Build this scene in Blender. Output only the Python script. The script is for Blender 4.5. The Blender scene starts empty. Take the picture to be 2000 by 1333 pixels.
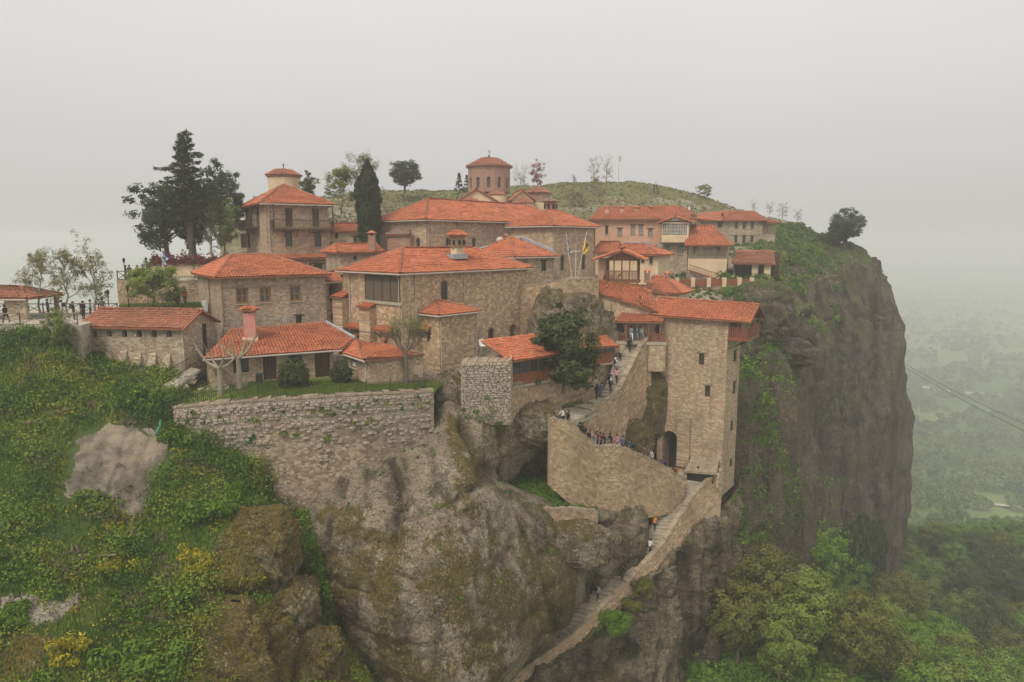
import bpy, math, random
import numpy as np
from mathutils import Vector, Matrix

# ------------------------------------------------------------------ camera, sky, sun, exposure
rng = np.random.default_rng(7)
random.seed(7)
SC = bpy.context.scene
COL = SC.collection
F = 1333.0
PITCH = math.radians(8.3)
CP, SP = math.cos(PITCH), math.sin(PITCH)

cam_data = bpy.data.cameras.new('camera')
cam = bpy.data.objects.new('camera', cam_data)
COL.objects.link(cam)
cam_data.sensor_width = 36.0
cam_data.lens = 36.0 * F / 2000.0
cam_data.clip_start = 0.5
cam_data.clip_end = 12000.0
cam.location = (0, 0, 0)
cam.rotation_euler = (math.radians(90) - PITCH, 0, 0)
SC.camera = cam

SUN_EL, SUN_AZ = math.radians(52), math.radians(215)      # azimuth clockwise from +Y: behind and left of the drone
world = bpy.data.worlds.new('World')
SC.world = world
world.use_nodes = True
wn, wl = world.node_tree.nodes, world.node_tree.links
for n in list(wn):
    wn.remove(n)
w_out = wn.new('ShaderNodeOutputWorld')
w_bg = wn.new('ShaderNodeBackground')
w_sky = wn.new('ShaderNodeTexSky')
w_sky.sky_type = 'NISHITA'
w_sky.sun_disc = False
w_sky.sun_elevation = SUN_EL
w_sky.sun_rotation = SUN_AZ
w_sky.dust_density = 4.0
w_mix = wn.new('ShaderNodeMix'); w_mix.data_type = 'RGBA'
w_mix.inputs[0].default_value = 0.93                       # closed cloud deck hides the blue
w_tc = wn.new('ShaderNodeTexCoord')
w_no = wn.new('ShaderNodeTexNoise'); w_no.inputs['Scale'].default_value = 2.2; w_no.inputs['Detail'].default_value = 5
w_rp = wn.new('ShaderNodeValToRGB')
w_rp.color_ramp.elements[0].position = 0.25; w_rp.color_ramp.elements[0].color = (0.94, 0.912, 0.888, 1)
w_rp.color_ramp.elements[1].position = 0.75; w_rp.color_ramp.elements[1].color = (1.0, 0.972, 0.95, 1)
w_mul = wn.new('ShaderNodeVectorMath'); w_mul.operation = 'SCALE'; # overcast luminance: a cloud deck is brighter overhead than at the horizon
w_sep = wn.new('ShaderNodeSeparateXYZ'); wl.new(w_tc.outputs['Generated'], w_sep.inputs[0])
w_cl = wn.new('ShaderNodeMath'); w_cl.operation = 'MAXIMUM'; w_cl.inputs[1].default_value = 0.0; wl.new(w_sep.outputs[2], w_cl.inputs[0])
w_gr = wn.new('ShaderNodeMath'); w_gr.operation = 'MULTIPLY_ADD'; w_gr.inputs[1].default_value = 5.6; w_gr.inputs[2].default_value = 3.75; wl.new(w_cl.outputs[0], w_gr.inputs[0]); wl.new(w_gr.outputs[0], w_mul.inputs['Scale'])
wl.new(w_tc.outputs['Generated'], w_no.inputs['Vector'])
wl.new(w_no.outputs['Fac'], w_rp.inputs['Fac'])
wl.new(w_rp.outputs['Color'], w_mul.inputs[0])
wl.new(w_sky.outputs['Color'], w_mix.inputs[6])
wl.new(w_mul.outputs['Vector'], w_mix.inputs[7])
wl.new(w_mix.outputs[2], w_bg.inputs['Color'])
w_bg.inputs['Strength'].default_value = 0.1
wl.new(w_bg.outputs['Background'], w_out.inputs['Surface'])

sun_data = bpy.data.lights.new('sun', 'SUN')
sun_data.energy = 1.5
sun_data.angle = math.radians(25)
sun_data.color = (1.0, 0.93, 0.82)
sun = bpy.data.objects.new('sun', sun_data)
COL.objects.link(sun)
_sd = Vector((math.sin(SUN_AZ) * math.cos(SUN_EL), math.cos(SUN_AZ) * math.cos(SUN_EL), math.sin(SUN_EL)))
sun.rotation_euler = _sd.to_track_quat('Z', 'Y').to_euler()
sun.location = (0, 0, 200)

SC.view_settings.view_transform = 'Standard'
SC.view_settings.look = 'None'
SC.view_settings.exposure = 0.64
SC.view_settings.gamma = 1.0
SC.view_settings.use_curve_mapping = False
SC.render.engine = 'CYCLES'
SC.cycles.max_bounces = 6
SC.cycles.diffuse_bounces = 3
SC.cycles.glossy_bounces = 2
SC.cycles.transmission_bounces = 2
SC.cycles.volume_bounces = 2
SC.cycles.use_denoising = True

HAZE_DENSITY = 0.0010

# ------------------------------------------------------------------ layout helpers (survey of the place from the drone's viewpoint)
def ray(u, v):
    a = (u - 1000.0) / F; b = (666.5 - v) / F
    return np.array([a, CP + b * SP, -SP + b * CP])
def at(u, v, Y):
    d = ray(u, v)
    return d * (Y / d[1])
def zat(v, Y):
    d = ray(1000, v)
    return d[2] * Y / d[1]
def xat(u, Y, z):
    return (u - 1000.0) / F * (Y * CP - z * SP)
def proj(P):
    P = np.asarray(P, float)
    dep = P[..., 1] * CP - P[..., 2] * SP
    up = P[..., 1] * SP + P[..., 2] * CP
    return 1000 + F * P[..., 0] / dep, 666.5 - F * up / dep
def inpoly(u, v, poly):
    u = np.asarray(u); v = np.asarray(v)
    r = np.zeros(u.shape, bool); n = len(poly)
    for i in range(n):
        x0, y0 = poly[i]; x1, y1 = poly[(i + 1) % n]
        c = ((y0 > v) != (y1 > v)) & (u < (x1 - x0) * (v - y0) / ((y1 - y0) + 1e-12) + x0)
        r ^= c
    return r

# vectorised gradient noise
_perm = np.random.default_rng(3).permutation(256).astype(np.int64)
_perm = np.concatenate([_perm, _perm, _perm])
_grad = np.random.default_rng(4).normal(size=(256, 3)); _grad /= np.linalg.norm(_grad, axis=1)[:, None]
def pnoise(P):
    P = np.asarray(P, float)
    I = np.floor(P).astype(np.int64); f = P - I; I &= 255
    w = f * f * f * (f * (f * 6 - 15) + 10)
    res = 0
    for dx in (0, 1):
        for dy in (0, 1):
            for dz in (0, 1):
                h = _perm[_perm[_perm[(I[..., 0] + dx) & 255] + ((I[..., 1] + dy) & 255)] + ((I[..., 2] + dz) & 255)]
                g = _grad[h]
                d = (g[..., 0] * (f[..., 0] - dx) + g[..., 1] * (f[..., 1] - dy) + g[..., 2] * (f[..., 2] - dz))
                wt = (w[..., 0] if dx else 1 - w[..., 0]) * (w[..., 1] if dy else 1 - w[..., 1]) * (w[..., 2] if dz else 1 - w[..., 2])
                res = res + d * wt
    return res * 1.6
def fbm(P, octv=4, lac=2.1, gain=0.5):
    P = np.asarray(P, float); a = 1.0; s = 0; t = 0
    for i in range(octv):
        s = s + a * pnoise(P + 17.3 * i); t += a; a *= gain; P = P * lac
    return s / t

# ------------------------------------------------------------------ mesh + object helpers
def mk_mesh(name, V, Q=None, T=None, uv=None, attrs=None, mats=(), midx=None, smooth=False):
    me = bpy.data.meshes.new(name)
    V = np.asarray(V, np.float32)
    me.vertices.add(len(V)); me.vertices.foreach_set('co', V.ravel())
    nq = 0 if Q is None else len(Q); nt = 0 if T is None else len(T)
    li = []
    if nq: li.append(np.asarray(Q, np.int32).ravel())
    if nt: li.append(np.asarray(T, np.int32).ravel())
    li = np.concatenate(li) if li else np.zeros(0, np.int32)
    me.loops.add(len(li)); me.loops.foreach_set('vertex_index', li)
    me.polygons.add(nq + nt)
    st = np.concatenate([np.arange(nq) * 4, nq * 4 + np.arange(nt) * 3]).astype(np.int32)
    me.polygons.foreach_set('loop_start', st)
    if midx is not None: me.polygons.foreach_set('material_index', np.asarray(midx, np.int32))
    me.polygons.foreach_set('use_smooth', np.full(nq + nt, smooth, bool))
    if uv is not None:
        l = me.uv_layers.new(name='UVMap'); l.data.foreach_set('uv', np.asarray(uv, np.float32).ravel())
    for k, a in (attrs or {}).items():
        t = me.attributes.new(k, 'FLOAT', 'POINT'); t.data.foreach_set('value', np.asarray(a, np.float32))
    for m in mats: me.materials.append(m)
    me.update(calc_edges=True)
    return me

def add_obj(name, data, parent=None):
    o = bpy.data.objects.new(name, data); COL.objects.link(o)
    if parent is not None: hang(o, parent)
    return o
WLOC = {}
def hang(o, parent):
    """parent o so that coordinates stay world coordinates"""
    o.parent = parent
    r = parent
    while r.parent is not None: r = r.parent
    if parent.parent is None and parent.type == 'EMPTY':
        o.matrix_parent_inverse = Matrix.Translation(-Vector(parent.location))
    elif parent.type != 'EMPTY' and parent.parent is None:
        o.matrix_parent_inverse = Matrix.Translation(-Vector(parent.location))
def tag(o, label=None, cat=None, group=None, kind=None):
    if label: o['label'] = label
    if cat: o['category'] = cat
    if group: o['group'] = group
    if kind: o['kind'] = kind
    return o
def thing(name, label, cat, loc=(0, 0, 0), group=None):
    o = bpy.data.objects.new(name, None); COL.objects.link(o)
    o.empty_display_size = 0.3
    o.location = [float(c) for c in loc]
    return tag(o, label, cat, group)

class MB:
    """collects faces for one mesh object"""
    def __init__(s): s.v = []; s.f = []; s.uv = []; s.m = []
    def face(s, pts, uv=None, m=0):
        i = len(s.v); s.v.extend([tuple(p) for p in pts]); s.f.append(tuple(range(i, i + len(pts))))
        s.uv.append(uv if uv is not None else [(p[0] + p[1], p[2]) for p in pts]); s.m.append(m)
    def hexa(s, b, t, m=0):
        """b, t: 4 bottom / 4 top points, counter-clockwise seen from above"""
        s.face([b[3], b[2], b[1], b[0]], m=m); s.face(t, m=m)
        for i in range(4):
            j = (i + 1) % 4
            s.face([b[i], b[j], t[j], t[i]], m=m)
    def box(s, c, sx, sy, sz, rz=0.0, m=0):
        ca, sa = math.cos(rz), math.sin(rz)
        def p(x, y, z): return (c[0] + x * ca - y * sa, c[1] + x * sa + y * ca, c[2] + z)
        hx, hy = sx / 2, sy / 2
        pl = [(-hx, -hy), (hx, -hy), (hx, hy), (-hx, hy)]
        s.hexa([p(x, y, 0) for x, y in pl], [p(x, y, sz) for x, y in pl], m)
    def bar(s, p0, p1, r, n=4, r1=None, m=0, cap=True):
        p0 = Vector(p0); p1 = Vector(p1); d = (p1 - p0)
        if d.length < 1e-6: return
        d.normalize()
        a = d.cross(Vector((0, 0, 1)))
        if a.length < 1e-3: a = Vector((1, 0, 0))
        a.normalize(); b = d.cross(a)
        r1 = r if r1 is None else r1
        A = []; B = []
        for k in range(n):
            t = 2 * math.pi * (k + .5) / n
            o = a * math.cos(t) + b * math.sin(t)
            A.append(p0 + o * r); B.append(p1 + o * r1)
        for k in range(n):
            j = (k + 1) % n
            s.face([A[j], A[k], B[k], B[j]], m=m)
        if cap:
            s.face(A, m=m); s.face(B[::-1], m=m)
    def tube(s, pts, r, n=6, m=0):
        for i in range(len(pts) - 1): s.bar(pts[i], pts[i + 1], r, n, m=m)
    def lathe(s, c, prof, n=16, m=0, a0=0.0):
        """prof: list of (radius, z)"""
        for i in range(len(prof) - 1):
            for k in range(n):
                t0 = a0 + 2 * math.pi * k / n; t1 = a0 + 2 * math.pi * (k + 1) / n
                (r0, z0), (r1, z1) = prof[i], prof[i + 1]
                q = [(c[0] + r0 * math.cos(t0), c[1] + r0 * math.sin(t0), c[2] + z0), (c[0] + r0 * math.cos(t1), c[1] + r0 * math.sin(t1), c[2] + z0),
                     (c[0] + r1 * math.cos(t1), c[1] + r1 * math.sin(t1), c[2] + z1), (c[0] + r1 * math.cos(t0), c[1] + r1 * math.sin(t0), c[2] + z1)]
                R = max(r0, r1)
                uv = [(t0 * R, z0), (t1 * R, z0), (t1 * R, z1), (t0 * R, z1)]
                if r1 < 1e-4: q = q[:3]; uv = uv[:3]
                elif r0 < 1e-4: q = [q[0], q[2], q[3]]; uv = [uv[0], uv[2], uv[3]]
                s.face(q, uv, m)
    def mesh(s, name, mats):
        me = bpy.data.meshes.new(name)
        me.from_pydata([tuple(float(c) for c in p) for p in s.v], [], s.f)
        l = me.uv_layers.new(name='UVMap')
        flat = np.array([c for f in s.uv for c in f], np.float32)
        l.data.foreach_set('uv', flat.ravel())
        if not isinstance(mats, (list, tuple)): mats = [mats]
        for m in mats: me.materials.append(m)
        me.polygons.foreach_set('material_index', np.array(s.m, np.int32))
        me.update()
        return me
    def build(s, name, mats, parent=None, stuff=False):
        o = add_obj(name, s.mesh(name, mats), parent)
        if stuff: o['kind'] = 'stuff'
        return o

# ------------------------------------------------------------------ materials
class NT:
    def __init__(s, name):
        s.mat = bpy.data.materials.new(name); s.mat.use_nodes = True
        s.n = s.mat.node_tree.nodes; s.l = s.mat.node_tree.links
        s.b = s.n['Principled BSDF']; s.out = s.n['Material Output']
        s.b.inputs['Roughness'].default_value = 0.85
        s.b.inputs['Specular IOR Level'].default_value = 0.25
    def node(s, t, **kw):
        x = s.n.new(t)
        for k, v in kw.items(): setattr(x, k, v)
        return x
    def link(s, a, b): s.l.new(a, b)
    def coord(s, kind='Object', scale=(1, 1, 1), rot=(0, 0, 0)):
        tc = s.node('ShaderNodeTexCoord'); mp = s.node('ShaderNodeMapping')
        mp.inputs['Scale'].default_value = scale; mp.inputs['Rotation'].default_value = rot
        s.link(tc.outputs[kind], mp.inputs['Vector']); return mp.outputs['Vector']
    def noise(s, vec, scale, detail=4, rough=0.55, dist=0.0):
        x = s.node('ShaderNodeTexNoise'); x.inputs['Scale'].default_value = scale
        x.inputs['Detail'].default_value = detail; x.inputs['Roughness'].default_value = rough
        x.inputs['Distortion'].default_value = dist
        s.link(vec, x.inputs['Vector']); return x.outputs['Fac']
    def voro(s, vec, scale, feature='F1', rand=1.0, dim='3D'):
        x = s.node('ShaderNodeTexVoronoi'); x.feature = feature; x.voronoi_dimensions = dim
        x.inputs['Scale'].default_value = scale; x.inputs['Randomness'].default_value = rand
        s.link(vec, x.inputs['Vector']); return x
    def ramp(s, fac, stops, interp='LINEAR'):
        x = s.node('ShaderNodeValToRGB'); cr = x.color_ramp; cr.interpolation = interp
        while len(cr.elements) < len(stops): cr.elements.new(0.5)
        for e, (p, c) in zip(cr.elements, stops):
            e.position = p
            if not isinstance(c, (tuple, list)): c = (c, c, c)
            e.color = (c[0], c[1], c[2], 1)
        s.link(fac, x.inputs['Fac']); return x.outputs['Color']
    def mix(s, fac, a, b, mode='MIX'):
        x = s.node('ShaderNodeMix'); x.data_type = 'RGBA'; x.blend_type = mode
        for sock, val in ((x.inputs[0], fac), (x.inputs[6], a), (x.inputs[7], b)):
            if hasattr(val, 'links') or isinstance(val, bpy.types.NodeSocket): s.link(val, sock)
            elif isinstance(val, (int, float)): sock.default_value = val if sock is x.inputs[0] else (val, val, val, 1)
            else: sock.default_value = (val[0], val[1], val[2], 1)
        return x.outputs[2]
    def math(s, op, a, b=0.0, c=0.0):
        x = s.node('ShaderNodeMath'); x.operation = op
        for i, val in enumerate((a, b, c)):
            if isinstance(val, bpy.types.NodeSocket): s.link(val, x.inputs[i])
            else: x.inputs[i].default_value = val
        return x.outputs[0]
    def attr(s, name):
        x = s.node('ShaderNodeAttribute'); x.attribute_name = name; return x.outputs['Fac']
    def island(s):
        return s.node('ShaderNodeNewGeometry').outputs['Random Per Island']
    def bump(s, h, strength=0.5, dist=0.05):
        x = s.node('ShaderNodeBump'); x.inputs['Strength'].default_value = strength; x.inputs['Distance'].default_value = dist
        s.link(h, x.inputs['Height']); s.link(x.outputs['Normal'], s.b.inputs['Normal'])
    def color(s, c):
        if isinstance(c, bpy.types.NodeSocket): s.link(c, s.b.inputs['Base Color'])
        else: s.b.inputs['Base Color'].default_value = (*c, 1)

def mat_var(name, c1, c2, scale=1.0, rough=0.85, bump=0.0, bscale=8.0, stretch=(1, 1, 1), spec=0.25, metal=0.0):
    t = NT(name); v = t.coord('Object', stretch)
    n = t.noise(v, scale, 5)
    t.color(t.ramp(n, [(0.3, c1), (0.7, c2)]))
    t.b.inputs['Roughness'].default_value = rough; t.b.inputs['Specular IOR Level'].default_value = spec
    t.b.inputs['Metallic'].default_value = metal
    if bump: t.bump(t.noise(v, bscale, 5), bump, 0.04)
    return t.mat

def mat_stone(name, cols, mortar, sx=3.1, sy=5.2, stain=0.35, bump=0.9, msize=0.05):
    """rubble masonry laid out in facade metres (UV)"""
    t = NT(name); uv = t.coord('UV')
    nz = t.node('ShaderNodeTexNoise'); nz.inputs['Scale'].default_value = 1.3; nz.inputs['Detail'].default_value = 3
    t.link(uv, nz.inputs['Vector'])
    add = t.node('ShaderNodeVectorMath'); add.operation = 'MULTIPLY_ADD'
    t.link(nz.outputs['Color'], add.inputs[0]); add.inputs[1].default_value = (.25, .12, 0); t.link(uv, add.inputs[2])
    mp = t.node('ShaderNodeMapping'); mp.inputs['Scale'].default_value = (sx, sy, 1); t.link(add.outputs[0], mp.inputs['Vector'])
    vo = t.voro(mp.outputs[0], 1.0, 'F1', 0.85, '2D'); ed = t.voro(mp.outputs[0], 1.0, 'DISTANCE_TO_EDGE', 0.85, '2D')
    sep = t.node('ShaderNodeSeparateColor'); t.link(vo.outputs['Color'], sep.inputs[0])
    k = len(cols)
    sc = t.ramp(sep.outputs[0], [(i / k, c) for i, c in enumerate(cols)], 'CONSTANT')
    sc = t.mix(t.math('MULTIPLY', sep.outputs[1], 0.28), sc, (0.10, 0.085, 0.07))
    fine = t.noise(mp.outputs[0], 6.0, 4)
    sc = t.mix(t.math('MULTIPLY', fine, 0.35), sc, (0.22, 0.19, 0.15))
    mm = t.math('LESS_THAN', ed.outputs['Distance'], msize)
    sc = t.mix(t.math('MULTIPLY', mm, 0.85), sc, mortar)
    big = t.noise(t.coord('Object'), 0.23, 6, 0.6)
    sc = t.mix(t.ramp(big, [(0.42, 0.0), (0.7, stain)]), sc, (0.12, 0.10, 0.075))
    strk = t.noise(t.coord('Object', (1.1, 1.1, 0.09)), 1.0, 4)
    sc = t.mix(t.ramp(strk, [(0.55, 0.0), (0.75, stain)]), sc, (0.085, 0.075, 0.06))
    t.color(sc)
    h = t.math('ADD', t.math('MULTIPLY', t.ramp(ed.outputs['Distance'], [(0.0, 0.0), (0.14, 1.0)]), 0.8), t.math('MULTIPLY', fine, 0.4))
    t.bump(h, bump, 0.05)
    t.b.inputs['Roughness'].default_value = 0.92
    return t.mat

def mat_island(name, cols, noise_scale=2.0, dark=(0.08, 0.07, 0.05), dk=0.4, rough=0.9, bump=0.4):
    """separate pieces (stones, tiles): each island its own tone"""
    t = NT(name); v = t.coord('Object')
    r = t.math('FRACT', t.math('ADD', t.island(), t.node('ShaderNodeObjectInfo').outputs['Random']))
    k = len(cols)
    c = t.ramp(r, [(i / max(1, k - 1), q) for i, q in enumerate(cols)])
    n = t.noise(v, noise_scale, 5)
    c = t.mix(t.ramp(n, [(0.45, 0.0), (0.75, dk)]), c, dark)
    big = t.noise(v, 0.35, 4)
    c = t.mix(t.ramp(big, [(0.4, 0.0), (0.72, dk * 0.8)]), c, dark)
    t.color(c); t.b.inputs['Roughness'].default_value = rough
    if bump: t.bump(t.noise(v, 9.0, 4), bump, 0.03)
    return t.mat

def mat_leaf(name, stops, rough=0.7):
    t = NT(name)
    a = t.attr('tint'); r = t.island()
    f = t.math('ADD', t.math('MULTIPLY', a, 0.72), t.math('MULTIPLY', r, 0.28))
    k = len(stops)
    t.color(t.ramp(f, [(i / (k - 1), c) for i, c in enumerate(stops)]))
    t.b.inputs['Roughness'].default_value = rough
    t.b.inputs['Specular IOR Level'].default_value = 0.15
    # thin leaves let some light through
    tr = t.node('ShaderNodeBsdfTranslucent'); mx = t.node('ShaderNodeMixShader'); mx.inputs[0].default_value = 0.10
    src = t.b.inputs['Base Color'].links[0].from_socket
    t.link(src, tr.inputs['Color']); t.link(t.b.outputs[0], mx.inputs[1]); t.link(tr.outputs[0], mx.inputs[2])
    t.link(mx.outputs[0], t.out.inputs['Surface'])
    return t.mat

def mat_rock(name, base1, base2, dark, moss1, moss2, mosslevel=0.0, streak=0.7, green=(0.07, 0.10, 0.02)):
    t = NT(name); v = t.coord('Object')
    wob = t.node('ShaderNodeTexNoise'); wob.inputs['Scale'].default_value = 0.35; wob.inputs['Detail'].default_value = 4
    t.link(v, wob.inputs['Vector'])
    va = t.node('ShaderNodeVectorMath'); va.operation = 'MULTIPLY_ADD'; t.link(wob.outputs['Color'], va.inputs[0]); va.inputs[1].default_value = (1.6, 1.6, 1.6); t.link(v, va.inputs[2])
    vw = va.outputs[0]
    big = t.noise(vw, 0.16, 8, 0.62)
    c = t.ramp(big, [(0.3, base1), (0.52, base2), (0.72, base1)])
    peb = t.voro(v, 2.6, 'F1'); sp = t.node('ShaderNodeSeparateColor'); t.link(peb.outputs['Color'], sp.inputs[0])
    pm = t.math('MULTIPLY', t.math('LESS_THAN', peb.outputs['Distance'], 0.32), t.math('GREATER_THAN', sp.outputs[0], 0.72))
    c = t.mix(t.math('MULTIPLY', pm, 0.45), c, t.ramp(sp.outputs[1], [(0.0, (0.11, 0.09, 0.07)), (0.5, (0.26, 0.19, 0.13)), (1.0, (0.36, 0.33, 0.28))]))
    med = t.noise(v, 1.7, 8, 0.7)
    c = t.mix(t.ramp(med, [(0.45, 0.0), (0.68, 0.6)]), c, dark)
    # water stains running down the face
    mp = t.node('ShaderNodeMapping'); mp.inputs['Scale'].default_value = (0.55, 0.55, 0.035); t.link(vw, mp.inputs['Vector'])
    st = t.noise(mp.outputs[0], 1.0, 6, 0.6)
    c = t.mix(t.ramp(st, [(0.52, 0.0), (0.62, streak), (0.75, streak)]), c, dark)
    pale = t.ramp(st, [(0.28, 0.5), (0.37, 0.0)])
    c = t.mix(pale, c, (0.36, 0.32, 0.25))
    c = t.mix(t.math('MULTIPLY', t.attr('stain'), t.ramp(t.noise(v, 1.4, 6, .7), [(.3, .45), (.6, .95)])), c, (dark[0] * .55, dark[1] * .55, dark[2] * .55))
    # moss cushions and lichen crusts
    mo = t.attr('moss')
    mn = t.math('ADD', t.math('MULTIPLY', t.noise(v, 0.42, 9, 0.74), 0.7), t.math('MULTIPLY', t.noise(v, 2.6, 5, 0.7), 0.3))
    mf = t.math('ADD', t.math('ADD', mn, t.math('MULTIPLY', mo, 0.42)), mosslevel)
    mcol = t.mix(t.noise(v, 0.9, 5), moss1, moss2)
    mcol = t.mix(t.ramp(t.noise(v, 4.5, 4), [(0.35, 0.75), (0.6, 0.0)]), mcol, (0.035, 0.030, 0.012))
    c = t.mix(t.ramp(mf, [(0.55, 0.0), (0.60, 0.92)]), c, mcol)
    li = t.math('ADD', t.math('MULTIPLY', t.noise(v, 5.5, 6, 0.75), 0.75), t.math('MULTIPLY', t.noise(v, 0.8, 3), 0.25))
    lm = t.ramp(li, [(0.555, 0.0), (0.605, 0.62)])
    cl = t.math('SUBTRACT', 1.0, t.attr('clean'))
    c = t.mix(t.math('MULTIPLY', t.attr('clean'), 0.7), c, t.mix(t.ramp(st, [(.4, 0.0), (.56, 1.0)]), (0.23, 0.175, 0.115), (0.10, 0.08, 0.06)))
    c = t.mix(t.math('MULTIPLY', lm, cl), c, (0.40, 0.37, 0.29))
    dk = t.noise(v, 6.5, 6, 0.8)
    c = t.mix(t.math('MULTIPLY', t.ramp(dk, [(0.50, 0.0), (0.57, 0.8)]), cl), c, (0.034, 0.026, 0.013))
    # grass and weeds where soil gathers
    ve = t.attr('veg')
    gf = t.math('ADD', ve, t.math('MULTIPLY', t.math('SUBTRACT', t.noise(v, 1.1, 6), 0.5), 0.9))
    c = t.mix(t.ramp(gf, [(0.45, 0.0), (0.6, 1.0)]), c, t.mix(t.noise(v, 1.6, 5), (green[0] * .6, green[1] * .6, green[2] * .6), green))
    t.color(c)
    h = t.math('ADD', t.math('MULTIPLY', med, 1.0), t.math('ADD', t.math('MULTIPLY', t.noise(v, 6.0, 6, .7), 0.5), t.math('MULTIPLY', t.ramp(peb.outputs['Distance'], [(0.0, 1.0), (0.4, 0.0)]), 0.3)))
    t.bump(h, 1.0, 0.16)
    t.b.inputs['Roughness'].default_value = 0.95
    return t.mat

TILE = mat_island('roof_tile_clay', [(0.37, 0.112, 0.050), (0.52, 0.150, 0.064), (0.45, 0.128, 0.053), (0.55, 0.185, 0.088), (0.41, 0.128, 0.062)], 1.6, (0.20, 0.09, 0.05), 0.42, 0.8, 0.2)
TILE_OLD = mat_island('old_tile_clay', [(0.34, 0.115, 0.06), (0.44, 0.16, 0.085), (0.30, 0.13, 0.08), (0.48, 0.20, 0.12)], 2.2, (0.12, 0.075, 0.05), 0.6, 0.85, 0.3)
TILE_GREY = mat_island('weathered_grey_tile', [(0.22, 0.16, 0.12), (0.30, 0.24, 0.18), (0.36, 0.22, 0.15)], 2.0, (0.09, 0.08, 0.07), 0.5, 0.9, 0.3)
DECK = mat_var('roof_deck', (0.20, 0.075, 0.04), (0.28, 0.10, 0.055), 2.0)
MORTAR = mat_var('ridge_mortar', (0.30, 0.19, 0.14), (0.42, 0.27, 0.20), 3.0, bump=0.4)
ST_WARM = mat_stone('rubble_warm', [(0.537, 0.365, 0.218), (0.659, 0.476, 0.299), (0.448, 0.302, 0.185), (0.748, 0.561, 0.372), (0.568, 0.379, 0.243)], (0.598, 0.456, 0.299))
ST_REF = mat_stone('rubble_hall', [(0.537, 0.351, 0.204), (0.687, 0.476, 0.288), (0.435, 0.281, 0.166), (0.778, 0.575, 0.358), (0.553, 0.329, 0.198)], (0.628, 0.448, 0.275), 2.9, 4.6, 0.25)
ST_GREY = mat_stone('rubble_grey', [(0.464, 0.351, 0.230), (0.584, 0.462, 0.319), (0.359, 0.267, 0.179), (0.673, 0.548, 0.395), (0.494, 0.351, 0.230)], (0.524, 0.414, 0.288), 3.3, 6.0, 0.4)
ST_TOWER = mat_stone('rubble_tower', [(0.524, 0.357, 0.223), (0.643, 0.470, 0.308), (0.419, 0.281, 0.179), (0.719, 0.548, 0.372), (0.537, 0.336, 0.223)], (0.568, 0.421, 0.282), 3.6, 6.6, 0.4)
ST_PINK = mat_var('pink_plaster', (0.453, 0.255, 0.165), (0.579, 0.344, 0.233), 0.8, bump=0.3)
ST_ORANGE = mat_stone('orange_rubble', [(0.38, 0.26, 0.16), (0.54, 0.42, 0.29), (0.27, 0.175, 0.11), (0.60, 0.49, 0.37), (0.42, 0.285, 0.18)], (0.30, 0.22, 0.145), 3.4, 5.6, 0.5)
BRICK = mat_stone('brickwork', [(0.40, 0.19, 0.12), (0.47, 0.24, 0.16), (0.34, 0.16, 0.10)], (0.42, 0.32, 0.24), 4.0, 12.0, 0.25, 0.5, 0.07)
PLASTER = mat_var('old_plaster', (0.526, 0.398, 0.252), (0.678, 0.538, 0.362), 0.7, bump=0.25)
CORE = mat_var('mortar_core', (0.309, 0.234, 0.151), (0.451, 0.344, 0.221), 1.2, bump=0.5)
STONES = mat_island('wall_stones', [(0.312, 0.211, 0.125), (0.519, 0.365, 0.229), (0.415, 0.274, 0.165), (0.610, 0.468, 0.329), (0.466, 0.314, 0.200)], 1.8, (0.130, 0.097, 0.060), 0.5)
STONES_PALE = mat_island('pale_wall_stones', [(0.27, 0.215, 0.16), (0.50, 0.42, 0.335), (0.38, 0.295, 0.22), (0.56, 0.49, 0.41), (0.33, 0.25, 0.185)], 1.8, (0.13, 0.10, 0.075), 0.5)
COPE = mat_island('coping_stone', [(0.25, 0.19, 0.13), (0.37, 0.29, 0.205), (0.30, 0.23, 0.155)], 2.0, (0.11, 0.09, 0.06), 0.5)
STEP = mat_island('step_stone', [(0.30, 0.25, 0.18), (0.44, 0.38, 0.29), (0.36, 0.30, 0.22)], 3.0, (0.13, 0.11, 0.08), 0.45)
WOOD = mat_var('brown_wood', (0.13, 0.055, 0.025), (0.21, 0.095, 0.045), 3.0, 0.7, 0.3, 14, (1, 1, 0.25))
WOOD_RED = mat_var('red_brown_wood', (0.19, 0.060, 0.030), (0.27, 0.095, 0.048), 3.0, 0.65, 0.3, 14, (1, 1, 0.25))
WOOD_DARK = mat_var('dark_wood', (0.055, 0.032, 0.02), (0.10, 0.06, 0.038), 3.0, 0.75, 0.3, 14, (1, 1, 0.25))
WOOD_OLD = mat_var('weathered_wood', (0.17, 0.13, 0.09), (0.27, 0.215, 0.155), 3.0, 0.85, 0.3, 14, (1, 1, 0.25))
WOOD_YEL = mat_var('ochre_wood', (0.24, 0.13, 0.045), (0.33, 0.185, 0.075), 3.0, 0.7, 0.3, 14, (1, 1, 0.25))
GLASS = mat_var('window_glass', (0.035, 0.04, 0.04), (0.07, 0.075, 0.075), 0.6, 0.12, spec=0.6)
CURTAIN = mat_var('pane_with_curtain', (0.30, 0.29, 0.26), (0.42, 0.41, 0.38), 1.5, 0.3, spec=0.5)
SHADE = mat_var('shade_black', (0.02, 0.017, 0.014), (0.035, 0.03, 0.025), 1.0, 0.95)  # near-black that paints the shade inside openings; also the flag emblem
IRON = mat_var('dark_iron', (0.03, 0.027, 0.024), (0.06, 0.05, 0.042), 4.0, 0.6, metal=0.4)
GUTTER = mat_var('gutter_metal', (0.38, 0.33, 0.28), (0.48, 0.43, 0.37), 1.0, 0.5, spec=0.4)
PIPE_BR = mat_var('brown_pipe', (0.20, 0.105, 0.06), (0.27, 0.15, 0.09), 1.0, 0.5)
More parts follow.
